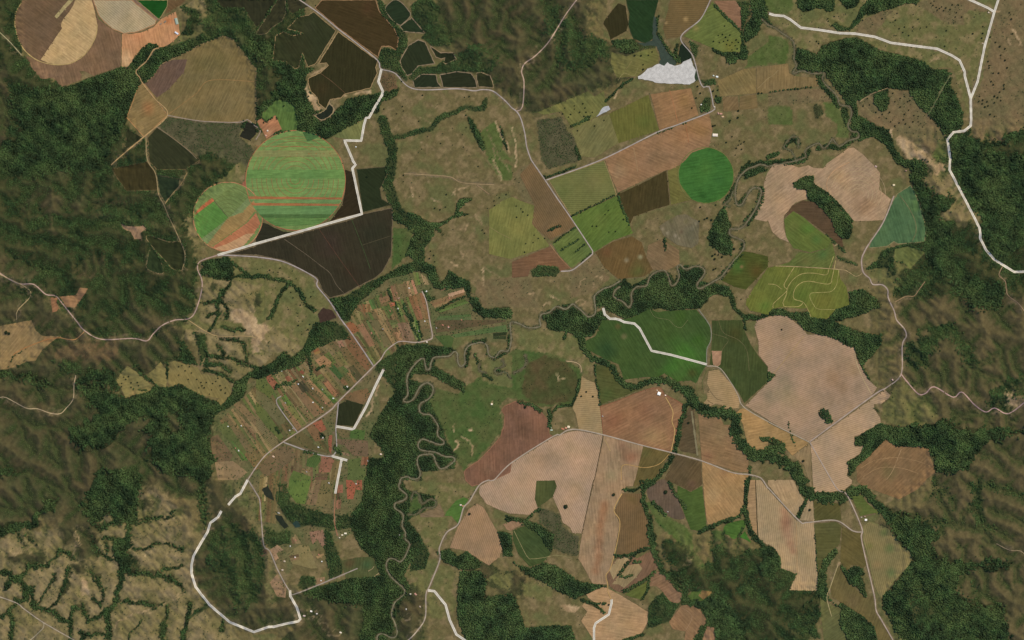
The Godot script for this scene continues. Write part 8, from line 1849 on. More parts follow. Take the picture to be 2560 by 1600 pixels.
func valleys() -> Array:
	return [
		[0, 927, 40, 932, 93, 953, 138, 972, 185, 969],
		[0, 1020, 32, 1033, 50, 1051, 106, 1067, 148, 1070, 180, 1054, 225, 1025],
		[48, 1054, 63, 1091, 82, 1125],
		[130, 1080, 116, 1112, 111, 1139, 148, 1165],
		[130, 1080, 138, 1112, 148, 1144],
		[-16, 1168, 26, 1173, 66, 1181, 119, 1205, 159, 1226],
		[291, 1104, 331, 1128, 357, 1152],
		[238, 1125, 254, 1152, 249, 1184],
		[196, 1131, 201, 1168, 190, 1192],
		[159, 975, 148, 998, 164, 1017],
		[87, 969, 101, 996],
		[206, 969, 228, 1012, 265, 1038, 344, 1012, 423, 990],
		[2341, 1216, 2349, 1253, 2391, 1316, 2439, 1324, 2452, 1314],
		[2444, 1232, 2446, 1274, 2452, 1314, 2476, 1348],
		[2446, 1250, 2412, 1279, 2396, 1314],
		[2452, 1311, 2489, 1327, 2529, 1348],
		[2325, 1293, 2370, 1311, 2396, 1319],
		[2280, 1393, 2343, 1409, 2423, 1412, 2529, 1409],
		[2298, 1443, 2312, 1488, 2343, 1525, 2383, 1565, 2449, 1597],
		[2446, 1412, 2465, 1451, 2460, 1480],
		[2409, 1425, 2433, 1454, 2444, 1480],
		[2497, 1420, 2507, 1454],
		[2539, 1420, 2544, 1454],
		[2409, 1401, 2412, 1369],
		[2460, 1396, 2460, 1369],
		[2507, 1213, 2560, 1248],
		[2476, 1279, 2523, 1290, 2560, 1311],
		[2351, 1253, 2370, 1287],
		[2343, 1216, 2375, 1240, 2388, 1271],
		[2460, 1348, 2502, 1369, 2529, 1396],
		[2357, 922, 2370, 959, 2386, 985],
		[2423, 866, 2423, 911, 2462, 938, 2502, 948],
		[2502, 866, 2507, 906, 2515, 932],
		[2312, 996, 2290, 1012, 2285, 1038],
		[2470, 1065, 2465, 1038, 2439, 1033, 2386, 1038],
		[2317, 911, 2343, 938, 2354, 969],
		[2343, 832, 2370, 816, 2423, 863],
		[2449, 914, 2481, 901, 2491, 879],
		[2529, 887, 2536, 916],
		[2296, 932, 2298, 969],
		[2409, 924, 2407, 959],
		[2436, 938, 2439, 980],
		[2497, 1112, 2523, 1131, 2555, 1157],
		[2449, 1131, 2489, 1152, 2515, 1186],
		[2383, 1028, 2423, 1054],
		[2478, 1046, 2481, 1070],
		[2521, 1038, 2523, 1067],
		[2386, 405, 2423, 479, 2476, 532, 2560, 585],
		[2317, 585, 2370, 638, 2423, 704, 2476, 757, 2502, 800],
		[2460, 628, 2515, 665, 2560, 686],
		[2423, 712, 2396, 744, 2409, 792],
		[2333, 691, 2312, 725, 2280, 757],
		[2491, 511, 2529, 493, 2560, 487],
		[2449, 453, 2502, 440, 2560, 426],
		[2333, 620, 2375, 606, 2423, 617],
		[2317, 665, 2277, 712, 2245, 733],
		[0, 416, 53, 434, 101, 416, 132, 405],
		[93, 506, 106, 527, 111, 548, 79, 569],
		[183, 432, 180, 487, 159, 524],
		[251, 434, 254, 461, 238, 487],
		[233, 514, 265, 519, 331, 527, 384, 511],
		[0, 572, 53, 590, 119, 601, 159, 612, 212, 622],
		[249, 633, 251, 680, 238, 704],
		[40, 651, 93, 665, 148, 680, 169, 717],
		[312, 704, 304, 770, 296, 800],
		[138, 543, 172, 559, 238, 564, 291, 553],
		[66, 479, 53, 511, 32, 532],
		[220, 638, 228, 678],
		[201, 646, 209, 680],
		[270, 646, 267, 680],
		[331, 704, 355, 731, 376, 744],
		[0, 731, 26, 739, 66, 733],
		[185, 564, 201, 601, 265, 612, 331, 633],
		[0, 370, 66, 381, 132, 370, 198, 344, 265, 312],
		[40, 228, 93, 251, 185, 230, 265, 196],
		[0, 238, 21, 278, 16, 317],
		[132, 344, 164, 355, 201, 384],
		[556, 21, 595, 63, 635, 111],
		[265, 312, 286, 265, 278, 233],
		[1359, 0, 1391, 53, 1407, 87, 1396, 132, 1386, 169, 1359, 212],
		[1518, 93, 1492, 114, 1465, 159, 1428, 190],
		[1439, 53, 1436, 93, 1449, 132],
		[1328, 101, 1349, 111, 1359, 143],
		[1367, 148, 1333, 185],
		[1492, 40, 1505, 79],
		[1280, 48, 1314, 56, 1346, 87],
		[1063, 16, 1095, 26, 1116, 66, 1129, 106],
		[1137, 11, 1156, 34, 1137, 69],
		[1246, 8, 1243, 40, 1235, 66],
		[1190, 16, 1180, 53, 1164, 85],
		[1211, 53, 1222, 87, 1249, 106],
		[1275, 26, 1264, 69],
		[1106, 85, 1143, 90, 1169, 87],
		[450, 1232, 476, 1242, 503, 1229],
		[0, 1266, 40, 1279, 79, 1261],
		[63, 1200, 69, 1240, 53, 1285],
		[159, 1200, 185, 1240, 201, 1266],
		[114, 1200, 127, 1232],
		[495, 1428, 526, 1433, 569, 1420],
		[500, 1465, 524, 1459, 569, 1438],
		[529, 1499, 550, 1470, 577, 1454],
		[542, 1510, 569, 1480],
		[542, 1332, 516, 1348],
		[640, 1359, 656, 1401, 645, 1438],
		[582, 1319, 609, 1385, 616, 1465],
		[0, 1454, 8, 1486],
		[225, 1248, 220, 1279],
		[1780, 1348, 1783, 1425],
		[1825, 1433, 1851, 1401, 1862, 1369],
		[1873, 1470, 1878, 1417],
		[772, 1517, 778, 1557, 804, 1592],
		[852, 1517, 841, 1552],
		[1077, 1562, 1095, 1592],
		[1111, 1570, 1124, 1597],
	]


func buildings() -> Array:
	return [
		["barn", "big white roofed barn at the top of the reddish ploughed field", 1647.8, 983.9, 30.0, 30.0, 20.0, "f6f1e2", "d9d2c2", 7.0],
		["house", "small pale shed east of the big white barn", 1663.6, 988.1, 12.0, 9.0, 20.0, "e8cfb8", "b8ab98", 5.0],
		["house", "small cream shed north of the big white barn", 1643.0, 975.7, 11.0, 8.0, 0.0, "cdb592", "b8ab98", 5.0],
		["barn", "long greenish roofed sheds in the orange farm yard", 441.3, 52.9, 62.0, 26.0, 75.0, "8f9a86", "8a8474", 7.0],
		["house", "white cross-winged farmhouse below the orange yard", 441.3, 82.5, 38.0, 14.0, 35.0, "c8ccd0", "b8b4aa", 6.0],
		["house", "small dark roofed row house west of the greenish sheds", 412.7, 54.2, 24.0, 12.0, -40.0, "6f6552", "b8ab98", 5.0],
		["house", "second small shed in the row beside the orange yard", 402.1, 59.5, 18.0, 10.0, -40.0, "7a6c58", "b8ab98", 5.0],
		["barn", "red and white roofed shed in the olive paddock north of the green pivot", 1788.0, 337.6, 50.0, 26.0, 3.0, "d9c9b4", "a08a70", 6.0],
		["house", "white farm shed beside the lake avenue", 1792.7, 191.6, 22.0, 14.0, 15.0, "d4d6cc", "b8ab98", 5.0],
		["house", "pale shed just west of the white lake avenue shed", 1784.0, 188.9, 14.0, 10.0, 15.0, "b8bcae", "b8ab98", 5.0],
		["house", "tiny white pump house on the paddock west of the avenue", 1753.1, 261.4, 11.0, 9.0, 0.0, "dcd8c8", "b8ab98", 5.0],
		["house", "pink tiled farmhouse south of the avenue trees", 1802.5, 284.4, 24.0, 14.0, 0.0, "b08068", "b8ab98", 5.0],
		["house", "tan farm shed just below the pink tiled farmhouse", 1807.0, 291.6, 22.0, 14.0, 0.0, "b79872", "b8ab98", 5.0],
		["house", "pink farmhouse nearest the diagonal road corner", 1795.9, 283.1, 18.0, 12.0, 70.0, "a8806c", "b8ab98", 5.0],
		["house", "pale farm shed among the avenue trees", 1786.7, 267.2, 14.0, 10.0, 40.0, "b8a890", "b8ab98", 5.0],
		["house", "long orange roofed shed in the farm by the red field", 1407.0, 1072.5, 30.0, 14.0, 20.0, "a86848", "b8ab98", 5.0],
		["house", "cream roofed shed at the east end of the red field farm", 1421.5, 1067.2, 24.0, 20.0, 10.0, "d8c4a0", "b8ab98", 5.0],
		["house", "pink shed between orange and cream sheds of the farm", 1414.9, 1069.9, 20.0, 16.0, 10.0, "b88060", "b8ab98", 5.0],
		["house", "white tank shed on the green by the red field", 1377.4, 1069.3, 12.0, 10.0, 0.0, "c4cdb8", "b8ab98", 5.0],
		["house", "second white tank shed on the green by the red field", 1378.9, 1075.2, 22.0, 8.0, 0.0, "b8c4b0", "b8ab98", 5.0],
		["house", "white roofed farmhouse east of the southern road", 2164.7, 1299.5, 22.0, 18.0, 0.0, "efe6d8", "b8ab98", 5.0],
		["house", "brown shed north of the white southern farmhouse", 2162.1, 1291.3, 18.0, 12.0, 10.0, "8a6e58", "b8ab98", 5.0],
		["house", "grey shed west of the white southern farmhouse", 2153.4, 1293.1, 14.0, 10.0, 0.0, "a08f7c", "b8ab98", 5.0],
		["house", "small pink house on the straight road near the junction", 2230.9, 949.5, 16.0, 10.0, 45.0, "b8988c", "b8ab98", 5.0],
		["house", "cream farmhouse above the sail-shaped field", 2234.8, 462.4, 20.0, 16.0, 0.0, "d0bc94", "b8ab98", 5.0],
		["house", "pink shed cluster house at the corner of the pinkish field", 2189.9, 415.9, 20.0, 14.0, 30.0, "a88c80", "b8ab98", 5.0],
		["house", "small shed in the pink corner near the dark woods", 2265.3, 426.5, 14.0, 10.0, 0.0, "8f6c5c", "b8ab98", 5.0],
		["house", "white house in the marsh pasture south of the red plots", 863.6, 1333.6, 24.0, 14.0, 0.0, "d8ccb0", "b8ab98", 5.0],
		["house", "second white house in the marsh pasture", 855.6, 1337.6, 18.0, 12.0, 0.0, "cfc0a0", "b8ab98", 5.0],
		["house", "small white cabin at the end of the southern lane", 849.0, 1344.2, 12.0, 10.0, 0.0, "bcae94", "b8ab98", 5.0],
		["house", "farmhouse in the fresh green field by the valley road", 1151.9, 1262.4, 18.0, 12.0, 0.0, "cdb8a4", "b8ab98", 5.0],
		["house", "orange roofed shed beside the green field farmhouse", 1157.2, 1264.8, 16.0, 10.0, 0.0, "b0785c", "b8ab98", 5.0],
		["house", "pink roofed farmhouse by the river bend", 1039.0, 1485.2, 26.0, 14.0, 45.0, "b0806c", "b8ab98", 5.0],
		["house", "white shed by the river bend farmhouse", 1026.3, 1484.7, 14.0, 10.0, 0.0, "c0b49c", "b8ab98", 5.0],
		["house", "pale shed south of the river bend farmhouse", 1050.1, 1516.2, 16.0, 10.0, 60.0, "a8927c", "b8ab98", 5.0],
		["house", "bright white quarry house south of the hamlet", 778.1, 1528.1, 20.0, 14.0, 10.0, "e8dccc", "b8ab98", 5.0],
		["house", "white house west of the bright quarry house", 760.4, 1539.2, 24.0, 14.0, 10.0, "c0a898", "b8ab98", 5.0],
		["house", "small white house east of the bright quarry house", 792.4, 1533.9, 14.0, 10.0, 0.0, "c8bcac", "b8ab98", 5.0],
		["house", "white house in the scrub at the end of the hamlet track", 851.7, 1581.0, 20.0, 12.0, 20.0, "dcccb4", "b8ab98", 5.0],
		["house", "grey house beside the dark western pond", 696.9, 1282.5, 24.0, 10.0, 20.0, "a09888", "b8ab98", 5.0],
		["house", "tiny white house in the hamlet plots", 804.6, 1403.7, 10.0, 9.0, 0.0, "dcd8cc", "b8ab98", 5.0],
		["house", "pale house between hamlet plots and lane", 711.4, 1403.2, 18.0, 12.0, 20.0, "b8a488", "b8ab98", 5.0],
		["house", "pale house in the southern hamlet plots", 706.1, 1424.9, 18.0, 12.0, 10.0, "c0aa90", "b8ab98", 5.0],
		["house", "pale house on the red plots by the river woods", 952.2, 1135.5, 20.0, 12.0, 10.0, "d0b8a0", "b8ab98", 5.0],
		["house", "white house among the red-dotted trees", 806.7, 1094.2, 16.0, 14.0, 0.0, "d8c8b8", "b8ab98", 5.0],
		["house", "small white house by the southern lane trees", 850.3, 1130.7, 9.0, 8.0, 0.0, "d4d4c4", "b8ab98", 5.0],
		["house", "white house by the village road end", 683.7, 1141.3, 22.0, 12.0, 30.0, "c8a888", "b8ab98", 5.0],
		["house", "small white house west of the village road", 745.8, 960.1, 10.0, 8.0, 0.0, "d8d8d0", "b8ab98", 5.0],
		["house", "white shed north of the striped plots", 757.7, 941.5, 18.0, 8.0, 45.0, "c8c4b4", "b8ab98", 5.0],
		["house", "white house on the stream edge of the plots", 703.5, 927.5, 14.0, 10.0, 0.0, "c0c4b0", "b8ab98", 5.0],
		["house", "small white house in the western dotted plots", 570.2, 1065.9, 9.0, 8.0, 0.0, "d4d0c0", "b8ab98", 5.0],
		["house", "second small white house in the western plots", 603.2, 1064.6, 9.0, 8.0, 0.0, "d8d4c8", "b8ab98", 5.0],
		["house", "white villa below the village road bend", 1067.3, 855.0, 16.0, 10.0, 10.0, "d0c0a8", "b8ab98", 5.0],
		["house", "white shed east of the village lane", 1066.0, 728.1, 14.0, 12.0, 0.0, "d0ccc0", "b8ab98", 5.0],
		["house", "white house in the northern strip plots", 1023.1, 720.1, 14.0, 8.0, 0.0, "c8c4b0", "b8ab98", 5.0],
		["house", "red roofed house in the northern strips", 981.3, 759.8, 18.0, 10.0, 0.0, "a05a48", "b8ab98", 5.0],
		["house", "long roofed house at the top of the northern strips", 997.2, 745.3, 24.0, 8.0, -20.0, "9a7860", "b8ab98", 5.0],
		["house", "red roofed house in the eastern plots", 1107.0, 812.7, 18.0, 10.0, 20.0, "a0644c", "b8ab98", 5.0],
		["house", "small house in the eastern plots", 1121.5, 818.5, 14.0, 10.0, 0.0, "b0907c", "b8ab98", 5.0],
		["house", "white house by the grey lane kink in the striped plots", 868.1, 966.7, 16.0, 10.0, 40.0, "c4bcae", "b8ab98", 5.0],
		["house", "pale house on the small pivot road", 669.1, 326.7, 14.0, 12.0, 20.0, "d0c0a8", "b8ab98", 5.0],
		["house", "pink house by the big pivot", 665.1, 338.7, 16.0, 12.0, 20.0, "b89078", "b8ab98", 5.0],
		["house", "small brown house among trees by the white road corner", 890.0, 367.2, 10.0, 9.0, 0.0, "d4d4cc", "b8ab98", 5.0],
		["house", "pale house beside the northeastern white road", 2457.1, 108.5, 14.0, 8.0, 10.0, "b0a080", "b8ab98", 5.0],
		["house", "pale house at the northeastern road fork", 2471.6, 31.2, 14.0, 12.0, 0.0, "b8a48c", "b8ab98", 5.0],
		["house", "white house above the sandy lagoon", 1229.5, 1010.3, 16.0, 14.0, 0.0, "e4d4b4", "b8ab98", 5.0],
		["house", "tiny house among the northern smallholdings, first from the top", 992.1, 732.6, 10.606607913510526, 8.388963322858894, 59.9173486904498, "a0684e", "b8ab98", 4.0],
		["house", "tiny house among the northern smallholdings, second from the top", 1013.8, 766.9, 10.798481272028692, 8.551022653675233, 8.63311577927352, "8f857a", "b8ab98", 4.0],
		["house", "tiny house among the northern smallholdings, third from the top", 995.1, 771.5, 12.283541012676903, 10.248161060869695, 86.92039277244022, "b8b0a2", "b8ab98", 4.0],
		["house", "tiny house among the northern smallholdings, fourth from the top", 975.3, 777.3, 14.51955487278846, 8.171937026887626, 39.45372810921116, "a0684e", "b8ab98", 4.0],
		["house", "tiny house among the northern smallholdings, fifth from the top", 1062.2, 802.8, 10.344700684832741, 9.008677037909493, 42.85973902447886, "cfcabd", "b8ab98", 4.0],
		["house", "tiny house among the northern smallholdings, sixth from the top", 957.3, 822.5, 11.043980433356824, 9.694184617706094, 15.226265495950903, "8f857a", "b8ab98", 4.0],
		["house", "tiny house among the northern smallholdings, seventh from the top", 1046.8, 826.8, 15.897189817842602, 10.050908103905511, 70.25885844520043, "8f857a", "b8ab98", 4.0],
		["house", "tiny house among the northern smallholdings, eighth from the top", 928.8, 832.6, 15.62598733412435, 10.843810315582914, 81.03973249939979, "a0684e", "b8ab98", 4.0],
		["house", "tiny house among the middle smallholdings, first from the top", 781.8, 971.1, 14.549828455258329, 9.850514378573042, 83.02542775546513, "b8b0a2", "b8ab98", 4.0],
		["house", "tiny house among the middle smallholdings, second from the top", 806.1, 973.5, 13.172376601560545, 9.841772619069546, 89.45608552905131, "8f857a", "b8ab98", 4.0],
		["house", "tiny house among the middle smallholdings, third from the top", 833.3, 995.8, 15.214844303653823, 9.57717457721611, 11.913400695199478, "cfcabd", "b8ab98", 4.0],
		["house", "tiny house among the middle smallholdings, fourth from the top", 782.6, 1005.9, 13.522019284044902, 8.992732836862984, 4.65542758059616, "cfcabd", "b8ab98", 4.0],
		["house", "tiny house among the middle smallholdings, fifth from the top", 713.4, 1007.3, 13.84844221449493, 9.532706058629785, 43.15503818842261, "8f857a", "b8ab98", 4.0],
		["house", "tiny house among the middle smallholdings, sixth from the top", 813.5, 1008.2, 12.607889160474922, 10.826133837319723, 39.90852152082989, "a0684e", "b8ab98", 4.0],
		["house", "tiny house among the middle smallholdings, seventh from the top", 806.2, 1019.1, 10.71716903362436, 8.074110883918436, 15.768205385143276, "b8b0a2", "b8ab98", 4.0],
		["house", "tiny house among the middle smallholdings, eighth from the top", 768.2, 1028.3, 13.505525498932233, 8.63510433870921, 43.29553296364207, "a0684e", "b8ab98", 4.0],
		["house", "tiny house among the western smallholdings, first from the top", 732.1, 1071.1, 11.566163779846615, 8.558170545758392, 24.177969418970903, "8f857a", "b8ab98", 4.0],
		["house", "tiny house among the western smallholdings, second from the top", 724.1, 1076.0, 11.260258428107667, 8.716123398606577, 15.951487170874493, "cfcabd", "b8ab98", 4.0],
		["house", "tiny house among the western smallholdings, third from the top", 589.0, 1120.5, 10.462080145662963, 9.849748383623332, 73.64513144647503, "a0684e", "b8ab98", 4.0],
		["house", "tiny house among the western smallholdings, fourth from the top", 596.6, 1126.5, 14.67073208456901, 8.126888978727974, 58.016793691861324, "cfcabd", "b8ab98", 4.0],
		["house", "tiny house among the western smallholdings, fifth from the top", 822.3, 1207.5, 14.328059514898163, 8.872571943885982, 31.6736495006944, "b8b0a2", "b8ab98", 4.0],
		["house", "tiny house among the western smallholdings, sixth from the top", 725.7, 1365.4, 13.812287773060795, 9.63979739527598, 84.06175539155753, "b8b0a2", "b8ab98", 4.0],
		["house", "tiny house among the western smallholdings, seventh from the top", 1015.7, 1522.5, 12.940684245690719, 9.297712887611251, 84.79024698897452, "b8b0a2", "b8ab98", 4.0],
		["house", "tiny house among the southern smallholdings, first from the top", 796.1, 1117.9, 15.676973892283023, 8.574247466580529, 11.51024745049554, "cfcabd", "b8ab98", 4.0],
		["house", "tiny house among the southern smallholdings, second from the top", 919.5, 1151.8, 12.984145018847503, 9.549060764229258, 79.26189262059059, "8f857a", "b8ab98", 4.0],
		["house", "tiny house among the southern smallholdings, third from the top", 766.5, 1179.6, 14.12894858943643, 8.423717016716935, 47.37858512876642, "8f857a", "b8ab98", 4.0],
		["house", "tiny house among the southern smallholdings, fourth from the top", 890.3, 1209.6, 11.647817212883025, 9.100035712325338, 5.925914912942224, "b8b0a2", "b8ab98", 4.0],
		["house", "tiny house among the southern smallholdings, fifth from the top", 999.2, 1337.4, 11.11631839482865, 9.558715921738022, 46.48140625160315, "8f857a", "b8ab98", 4.0],
		["house", "tiny house among the southern smallholdings, sixth from the top", 1317.3, 1674.6, 12.18539398750348, 10.609877579778908, 86.04700591321487, "cfcabd", "b8ab98", 4.0],
		["house", "tiny house among the southern smallholdings, seventh from the top", 1121.1, 1836.4, 13.11867984435385, 9.983275834619294, 67.46351813223433, "a0684e", "b8ab98", 4.0],
		["house", "tiny house among the southern smallholdings, eighth from the top", 1218.4, 2012.0, 15.550415199587185, 8.755525877696732, 26.584908454387023, "a0684e", "b8ab98", 4.0],
		["house", "tiny house among the eastern smallholdings, first from the top", 1117.3, 717.3, 14.112088928130651, 8.037117780198855, 29.520424707892932, "cfcabd", "b8ab98", 4.0],
		["house", "tiny house among the eastern smallholdings, second from the top", 1119.3, 721.9, 15.722481915199484, 9.102266592448277, 10.661839116960065, "a0684e", "b8ab98", 4.0],
		["house", "tiny house among the eastern smallholdings, third from the top", 1123.0, 744.9, 14.88121409609157, 8.145210507934957, 74.27289411915841, "a0684e", "b8ab98", 4.0],
		["house", "tiny house among the eastern smallholdings, fourth from the top", 1153.7, 799.8, 10.425901914958642, 10.453038922339458, 42.710079508942925, "a0684e", "b8ab98", 4.0],
		["house", "tiny house among the eastern smallholdings, fifth from the top", 1121.2, 816.3, 14.22738345385268, 10.169660320986377, 43.185222919377296, "a0684e", "b8ab98", 4.0],
		["house", "tiny house among the eastern smallholdings, sixth from the top", 1091.2, 819.9, 11.059574537643117, 8.722787601414247, 51.43285879875519, "8f857a", "b8ab98", 4.0],
		["house", "tiny house among the eastern smallholdings, seventh from the top", 1506.8, 1040.5, 14.551518636201969, 9.451320300646774, 52.622502220681994, "8f857a", "b8ab98", 4.0],
		["house", "tiny house among the eastern smallholdings, eighth from the top", 1669.5, 1279.2, 13.682762849292745, 9.200305008211622, 16.46732865492717, "8f857a", "b8ab98", 4.0],
		["house", "tiny house among the hamlet smallholdings, first from the top", 739.0, 1350.2, 14.726659468776464, 8.93070384425117, 47.740004898494355, "a0684e", "b8ab98", 4.0],
		["house", "tiny house among the hamlet smallholdings, second from the top", 797.0, 1386.9, 13.403766519893857, 10.804050200409925, 55.118628099927186, "a0684e", "b8ab98", 4.0],
		["house", "tiny house among the hamlet smallholdings, third from the top", 737.8, 1393.2, 12.639356591015456, 8.553576593755533, 19.285987837515847, "cfcabd", "b8ab98", 4.0],
		["house", "tiny house among the hamlet smallholdings, fourth from the top", 737.3, 1395.7, 11.879612646840599, 10.828691667369004, 63.86452372607746, "a0684e", "b8ab98", 4.0],
		["house", "tiny house among the hamlet smallholdings, fifth from the top", 802.7, 1451.5, 13.403894002658596, 10.786298115488778, 20.836763265463492, "b8b0a2", "b8ab98", 4.0],
	]


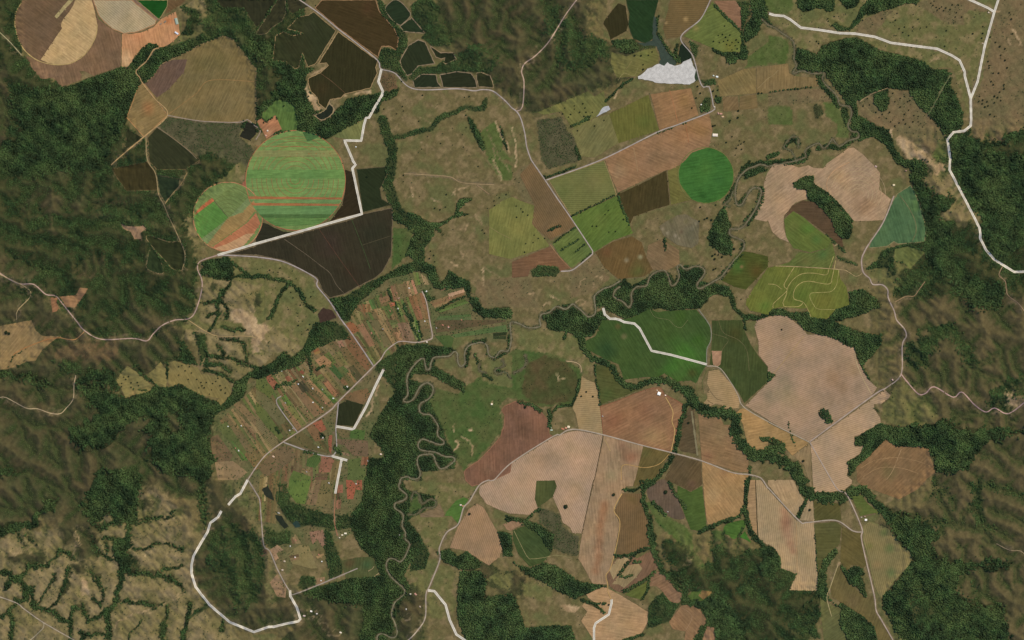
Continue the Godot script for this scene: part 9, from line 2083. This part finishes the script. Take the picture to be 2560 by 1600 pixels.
func lone_trees() -> Array:
	return [
		["copses in the pale fields", "round dark tree alone in the pale tan southern field", 19.0, [1414.4, 1266.7]],
		["copses in the pale fields", "round dark tree alone in the grey-brown field", 15.0, [1664.2, 1230.4]],
		["copses in the pale fields", "dark bush in the red field near its northern rim", 11.0, [1313.1, 1017.5]],
		["copses in the pale fields", "ragged dark bush in the upper tapering field", 16.0, [1534.0, 1236.5]],
		["copses in the pale fields", "dark tree on the brown field beside the airstrip", 9.0, [1721.3, 1057.2]],
		["copses in the pale fields", "dark tree near the top of the pale teardrop field", 11.0, [1173.9, 1284.7]],
		["copses in the pale fields", "small dark bush at the top of the huge furrowed field", 7.0, [1954.4, 823.8]],
		["copses in the pale fields", "little dark tree in the eastern pale corner of the stream fork", 9.0, [2024.8, 1274.6]],
		["copses in the pale fields", "small dark tree beside the white road in the bottom field", 8.0, [1522.1, 1511.7]],
		["copses in the pale fields", "dark tree on the tan field by the winding woods", 11.0, [2008.6, 1151.9]],
		["copses in the pale fields", "round tree on the green field by the big pivot", 8.0, [710.1, 264.6]],
		["copses in the pale fields", "dark tree in the orange yard by the big pivot", 8.0, [659.0, 306.9]],
		["copses in the pale fields", "round tree in the dark plantation east of the white road", 10.0, [917.8, 441.8]],
		["bushes on the pale stubble field", "small dark bush dotted on the pale narrow stubble field", 8.0, [1466.0, 979.4, 1453.3, 990.5, 1482.4, 991.0]],
		["trees in the bright green paddock", "dark tree scattered in the bright green square pasture", 6.0, [1520.8, 525.7, 1512.8, 536.3, 1481.1, 565.4, 1491.7, 565.4, 1522.1, 579.9, 1538.8, 578.6, 1452.0, 532.3, 1559.1, 548.2]],
		["trees in the northeast paddock", "dark tree clustered in the green paddock northeast of the lake", 6.0, [1811.8, 64.8, 1806.5, 86.0, 1814.4, 92.6, 1795.9, 88.6, 1825.0, 87.3, 1840.9, 99.2, 1819.7, 100.5, 1809.1, 103.2, 1830.3, 105.8, 1846.2, 105.8, 1838.2, 113.8, 1825.0, 113.8, 1798.6, 105.8, 1843.5, 121.7, 1830.3, 124.3, 1817.1, 111.1, 1784.0, 103.2]],
		["trees by the lake pastures", "dark tree dotted on the pasture slope below the brown hills", 6.0, [1436.1, 264.6, 1462.6, 269.9, 1481.1, 280.4, 1449.3, 280.4, 1421.5, 292.4, 1426.8, 285.7, 1407.0, 284.4, 1457.3, 259.3, 1412.3, 269.9, 1465.2, 280.4, 1436.1, 272.5, 1459.9, 291.0, 1473.1, 299.0, 1510.2, 300.8, 1486.4, 314.8, 1444.0, 326.7]],
		["trees by the lake pastures", "dark tree dotted on the olive slope north of the lake", 7.0, [1586.9, 138.9, 1602.8, 138.9, 1621.3, 137.6, 1630.6, 129.6, 1608.1, 173.3, 1576.3, 132.3, 1608.1, 161.4]],
		["avenue trees", "large dark tree along the farm avenue", 8.0, [1744.3, 215.6, 1750.9, 232.8, 1740.4, 244.7, 1782.7, 227.5, 1794.6, 224.9, 1790.6, 239.4, 1798.6, 254.0, 1750.9, 267.2, 1758.9, 275.2, 1764.2, 254.0, 1729.8, 269.9, 1782.7, 314.8, 1788.0, 313.5, 1825.0, 301.6, 1844.9, 293.7, 1846.2, 276.5, 1896.5, 232.8, 1904.4, 232.8]],
		["trees south of the farm avenue", "dark tree on the olive pasture east of the green pivot", 6.0, [1846.2, 362.5, 1854.1, 373.0, 1838.2, 387.6, 1860.7, 354.5, 1830.3, 341.3, 1840.9, 370.4, 1852.8, 359.8, 1848.8, 351.9, 1815.8, 355.8, 1825.0, 306.9]],
		["trees in the reddish eastern pasture", "dark tree scattered over the reddish pasture east of the white road", 7.0, [2455.8, 259.3, 2478.2, 203.7, 2486.2, 240.8, 2473.0, 169.3, 2499.4, 230.2, 2449.1, 240.8, 2446.5, 254.0, 2486.2, 256.6, 2470.3, 264.6, 2510.0, 222.2, 2483.5, 211.7, 2470.3, 153.5, 2510.0, 211.7, 2502.1, 251.3, 2486.2, 291.0, 2475.6, 285.7, 2457.1, 250.0, 2494.1, 243.4, 2462.4, 267.2, 2467.7, 254.0, 2496.8, 182.6, 2531.2, 84.7, 2528.5, 47.6, 2523.2, 31.7, 2457.1, 83.3, 2454.4, 95.2, 2457.1, 66.1, 2431.9, 84.1, 2475.6, 92.6, 2488.8, 105.8, 2499.4, 116.4, 2512.6, 121.7, 2502.1, 137.6, 2512.6, 150.8, 2517.9, 169.3, 2483.5, 182.6, 2473.0, 164.0]],
		["trees in the green northeast meadow", "dark tree scattered on the olive meadow between the pale edged roads", 6.0, [2242.8, 33.1, 2238.8, 50.3, 2248.1, 71.4, 2261.3, 67.5, 2282.5, 67.5, 2301.0, 70.1, 2316.9, 67.5, 2295.7, 47.6, 2257.3, 80.7, 2365.8, 76.7, 2340.7, 92.6, 2361.8, 115.1, 2271.9, 88.6, 2240.1, 88.6, 2205.7, 46.3, 2211.0, 26.5, 2156.8, 50.3, 2070.8, 52.9, 2070.3, 46.3, 2085.4, 41.0, 2078.7, 64.8, 2041.7, 103.2, 2047.0, 108.5]],
		["trees in the brown top pasture", "dark tree scattered on the red-brown pasture at the top edge", 6.0, [2332.7, 13.2, 2340.7, 18.5, 2348.6, 21.2, 2353.9, 17.2, 2364.5, 19.8, 2375.1, 23.8, 2343.3, 25.1, 2359.2, 26.5, 2390.9, 31.7, 2404.2, 42.3, 2396.2, 13.2, 2380.4, 11.9, 2290.4, 11.9, 2335.4, 2.6, 2327.4, 7.9, 2388.3, 42.3]],
		["trees in the cleared forest hole", "dark tree scattered in the tan clearing inside the northern forest", 6.0, [2168.7, 246.1, 2158.1, 264.6, 2174.0, 261.9, 2205.7, 285.7, 2224.3, 280.4, 2237.5, 254.0, 2250.7, 246.1, 2232.2, 232.8, 2261.3, 240.8, 2269.2, 254.0, 2250.7, 267.2, 2271.9, 275.2, 2261.3, 285.7, 2285.1, 288.4, 2248.1, 306.9, 2263.9, 309.5, 2237.5, 314.8, 2282.5, 304.3, 2274.5, 317.5, 2295.7, 304.3, 2306.3, 317.5, 2258.7, 299.0, 2295.7, 291.0, 2274.5, 251.3, 2216.3, 296.3, 2197.8, 293.7, 2189.9, 280.4, 2226.9, 304.3]],
		["floodplain trees", "large dark tree standing on the olive floodplain beside the straight river", 8.0, [1768.1, 545.0, 1761.5, 548.2, 1750.9, 517.7, 1748.3, 552.7, 1778.7, 549.5, 1781.4, 639.4, 1788.0, 635.5, 1786.7, 647.4, 1805.2, 642.1, 1795.9, 636.8, 1811.8, 634.1, 1789.3, 671.2, 1784.0, 673.8, 1835.6, 622.2, 1825.0, 632.8, 1829.0, 475.4, 1768.1, 708.2, 1789.3, 512.4]],
		["trees on the dry valley pasture", "dark tree scattered on the dry brown valley pasture", 6.0, [1087.1, 520.4, 1100.4, 524.3, 1113.6, 517.7, 1116.2, 486.0, 1009.1, 437.8, 1073.9, 646.1, 1084.5, 638.1, 1087.1, 654.0, 1076.5, 627.5, 1079.2, 664.6, 1248.5, 493.9, 1235.3, 501.9, 1236.6, 513.8, 1265.7, 486.0, 1195.6, 415.9, 1206.2, 574.6, 1211.5, 582.6, 1006.4, 265.9, 1009.1, 277.3, 960.1, 272.5, 1056.7, 238.1, 1173.1, 241.3, 1161.2, 243.4, 1047.4, 302.9, 1101.7, 358.5, 1165.2, 318.8, 1158.6, 367.8, 991.9, 284.4, 968.1, 296.3]],
		["trees on the paddock by the river plain", "dark tree dotted across the olive green hill paddock", 6.0, [1290.6, 515.1, 1307.8, 529.6, 1302.5, 521.7, 1291.9, 542.9, 1319.7, 537.6, 1346.1, 595.8, 1335.6, 587.8, 1332.9, 606.4, 1311.7, 630.2, 1362.0, 595.8, 1314.4, 609.0]],
		["trees in the dotted olive pasture", "dark tree scattered over the long dotted olive pasture", 6.0, [447.1, 937.6, 470.9, 948.2, 463.0, 927.0, 502.7, 956.1, 510.6, 969.3, 539.7, 953.5, 523.9, 985.2, 563.5, 969.3, 492.1, 948.2, 478.9, 932.3, 550.3, 964.0, 531.8, 958.7, 515.9, 956.1, 545.0, 945.5, 497.4, 969.3, 529.1, 974.6, 455.1, 913.8, 473.6, 916.4, 553.0, 974.6, 563.5, 982.6, 447.1, 916.4, 505.3, 964.0]],
		["trees in the western pasture knob", "dark tree dotted on the olive pasture knob", 6.0, [309.5, 942.9, 328.1, 956.6, 304.3, 958.7, 321.5, 941.5, 314.8, 948.2, 328.1, 968.0, 343.9, 956.1, 346.6, 964.0, 365.1, 974.6, 304.3, 966.7]],
		["bushes on the hill pasture", "dark oval bush clump on the tan hill pasture", 13.0, [15.9, 831.2, 22.5, 833.9]],
		["trees in the brook pastures", "dark tree scattered through the olive gully pastures", 6.0, [727.3, 730.7, 732.6, 743.9, 751.1, 762.5, 764.3, 743.9, 777.6, 741.3, 759.1, 733.4, 674.4, 675.2, 695.6, 680.4, 700.9, 669.9, 769.6, 823.8, 774.9, 810.6, 745.8, 813.2]],
	]
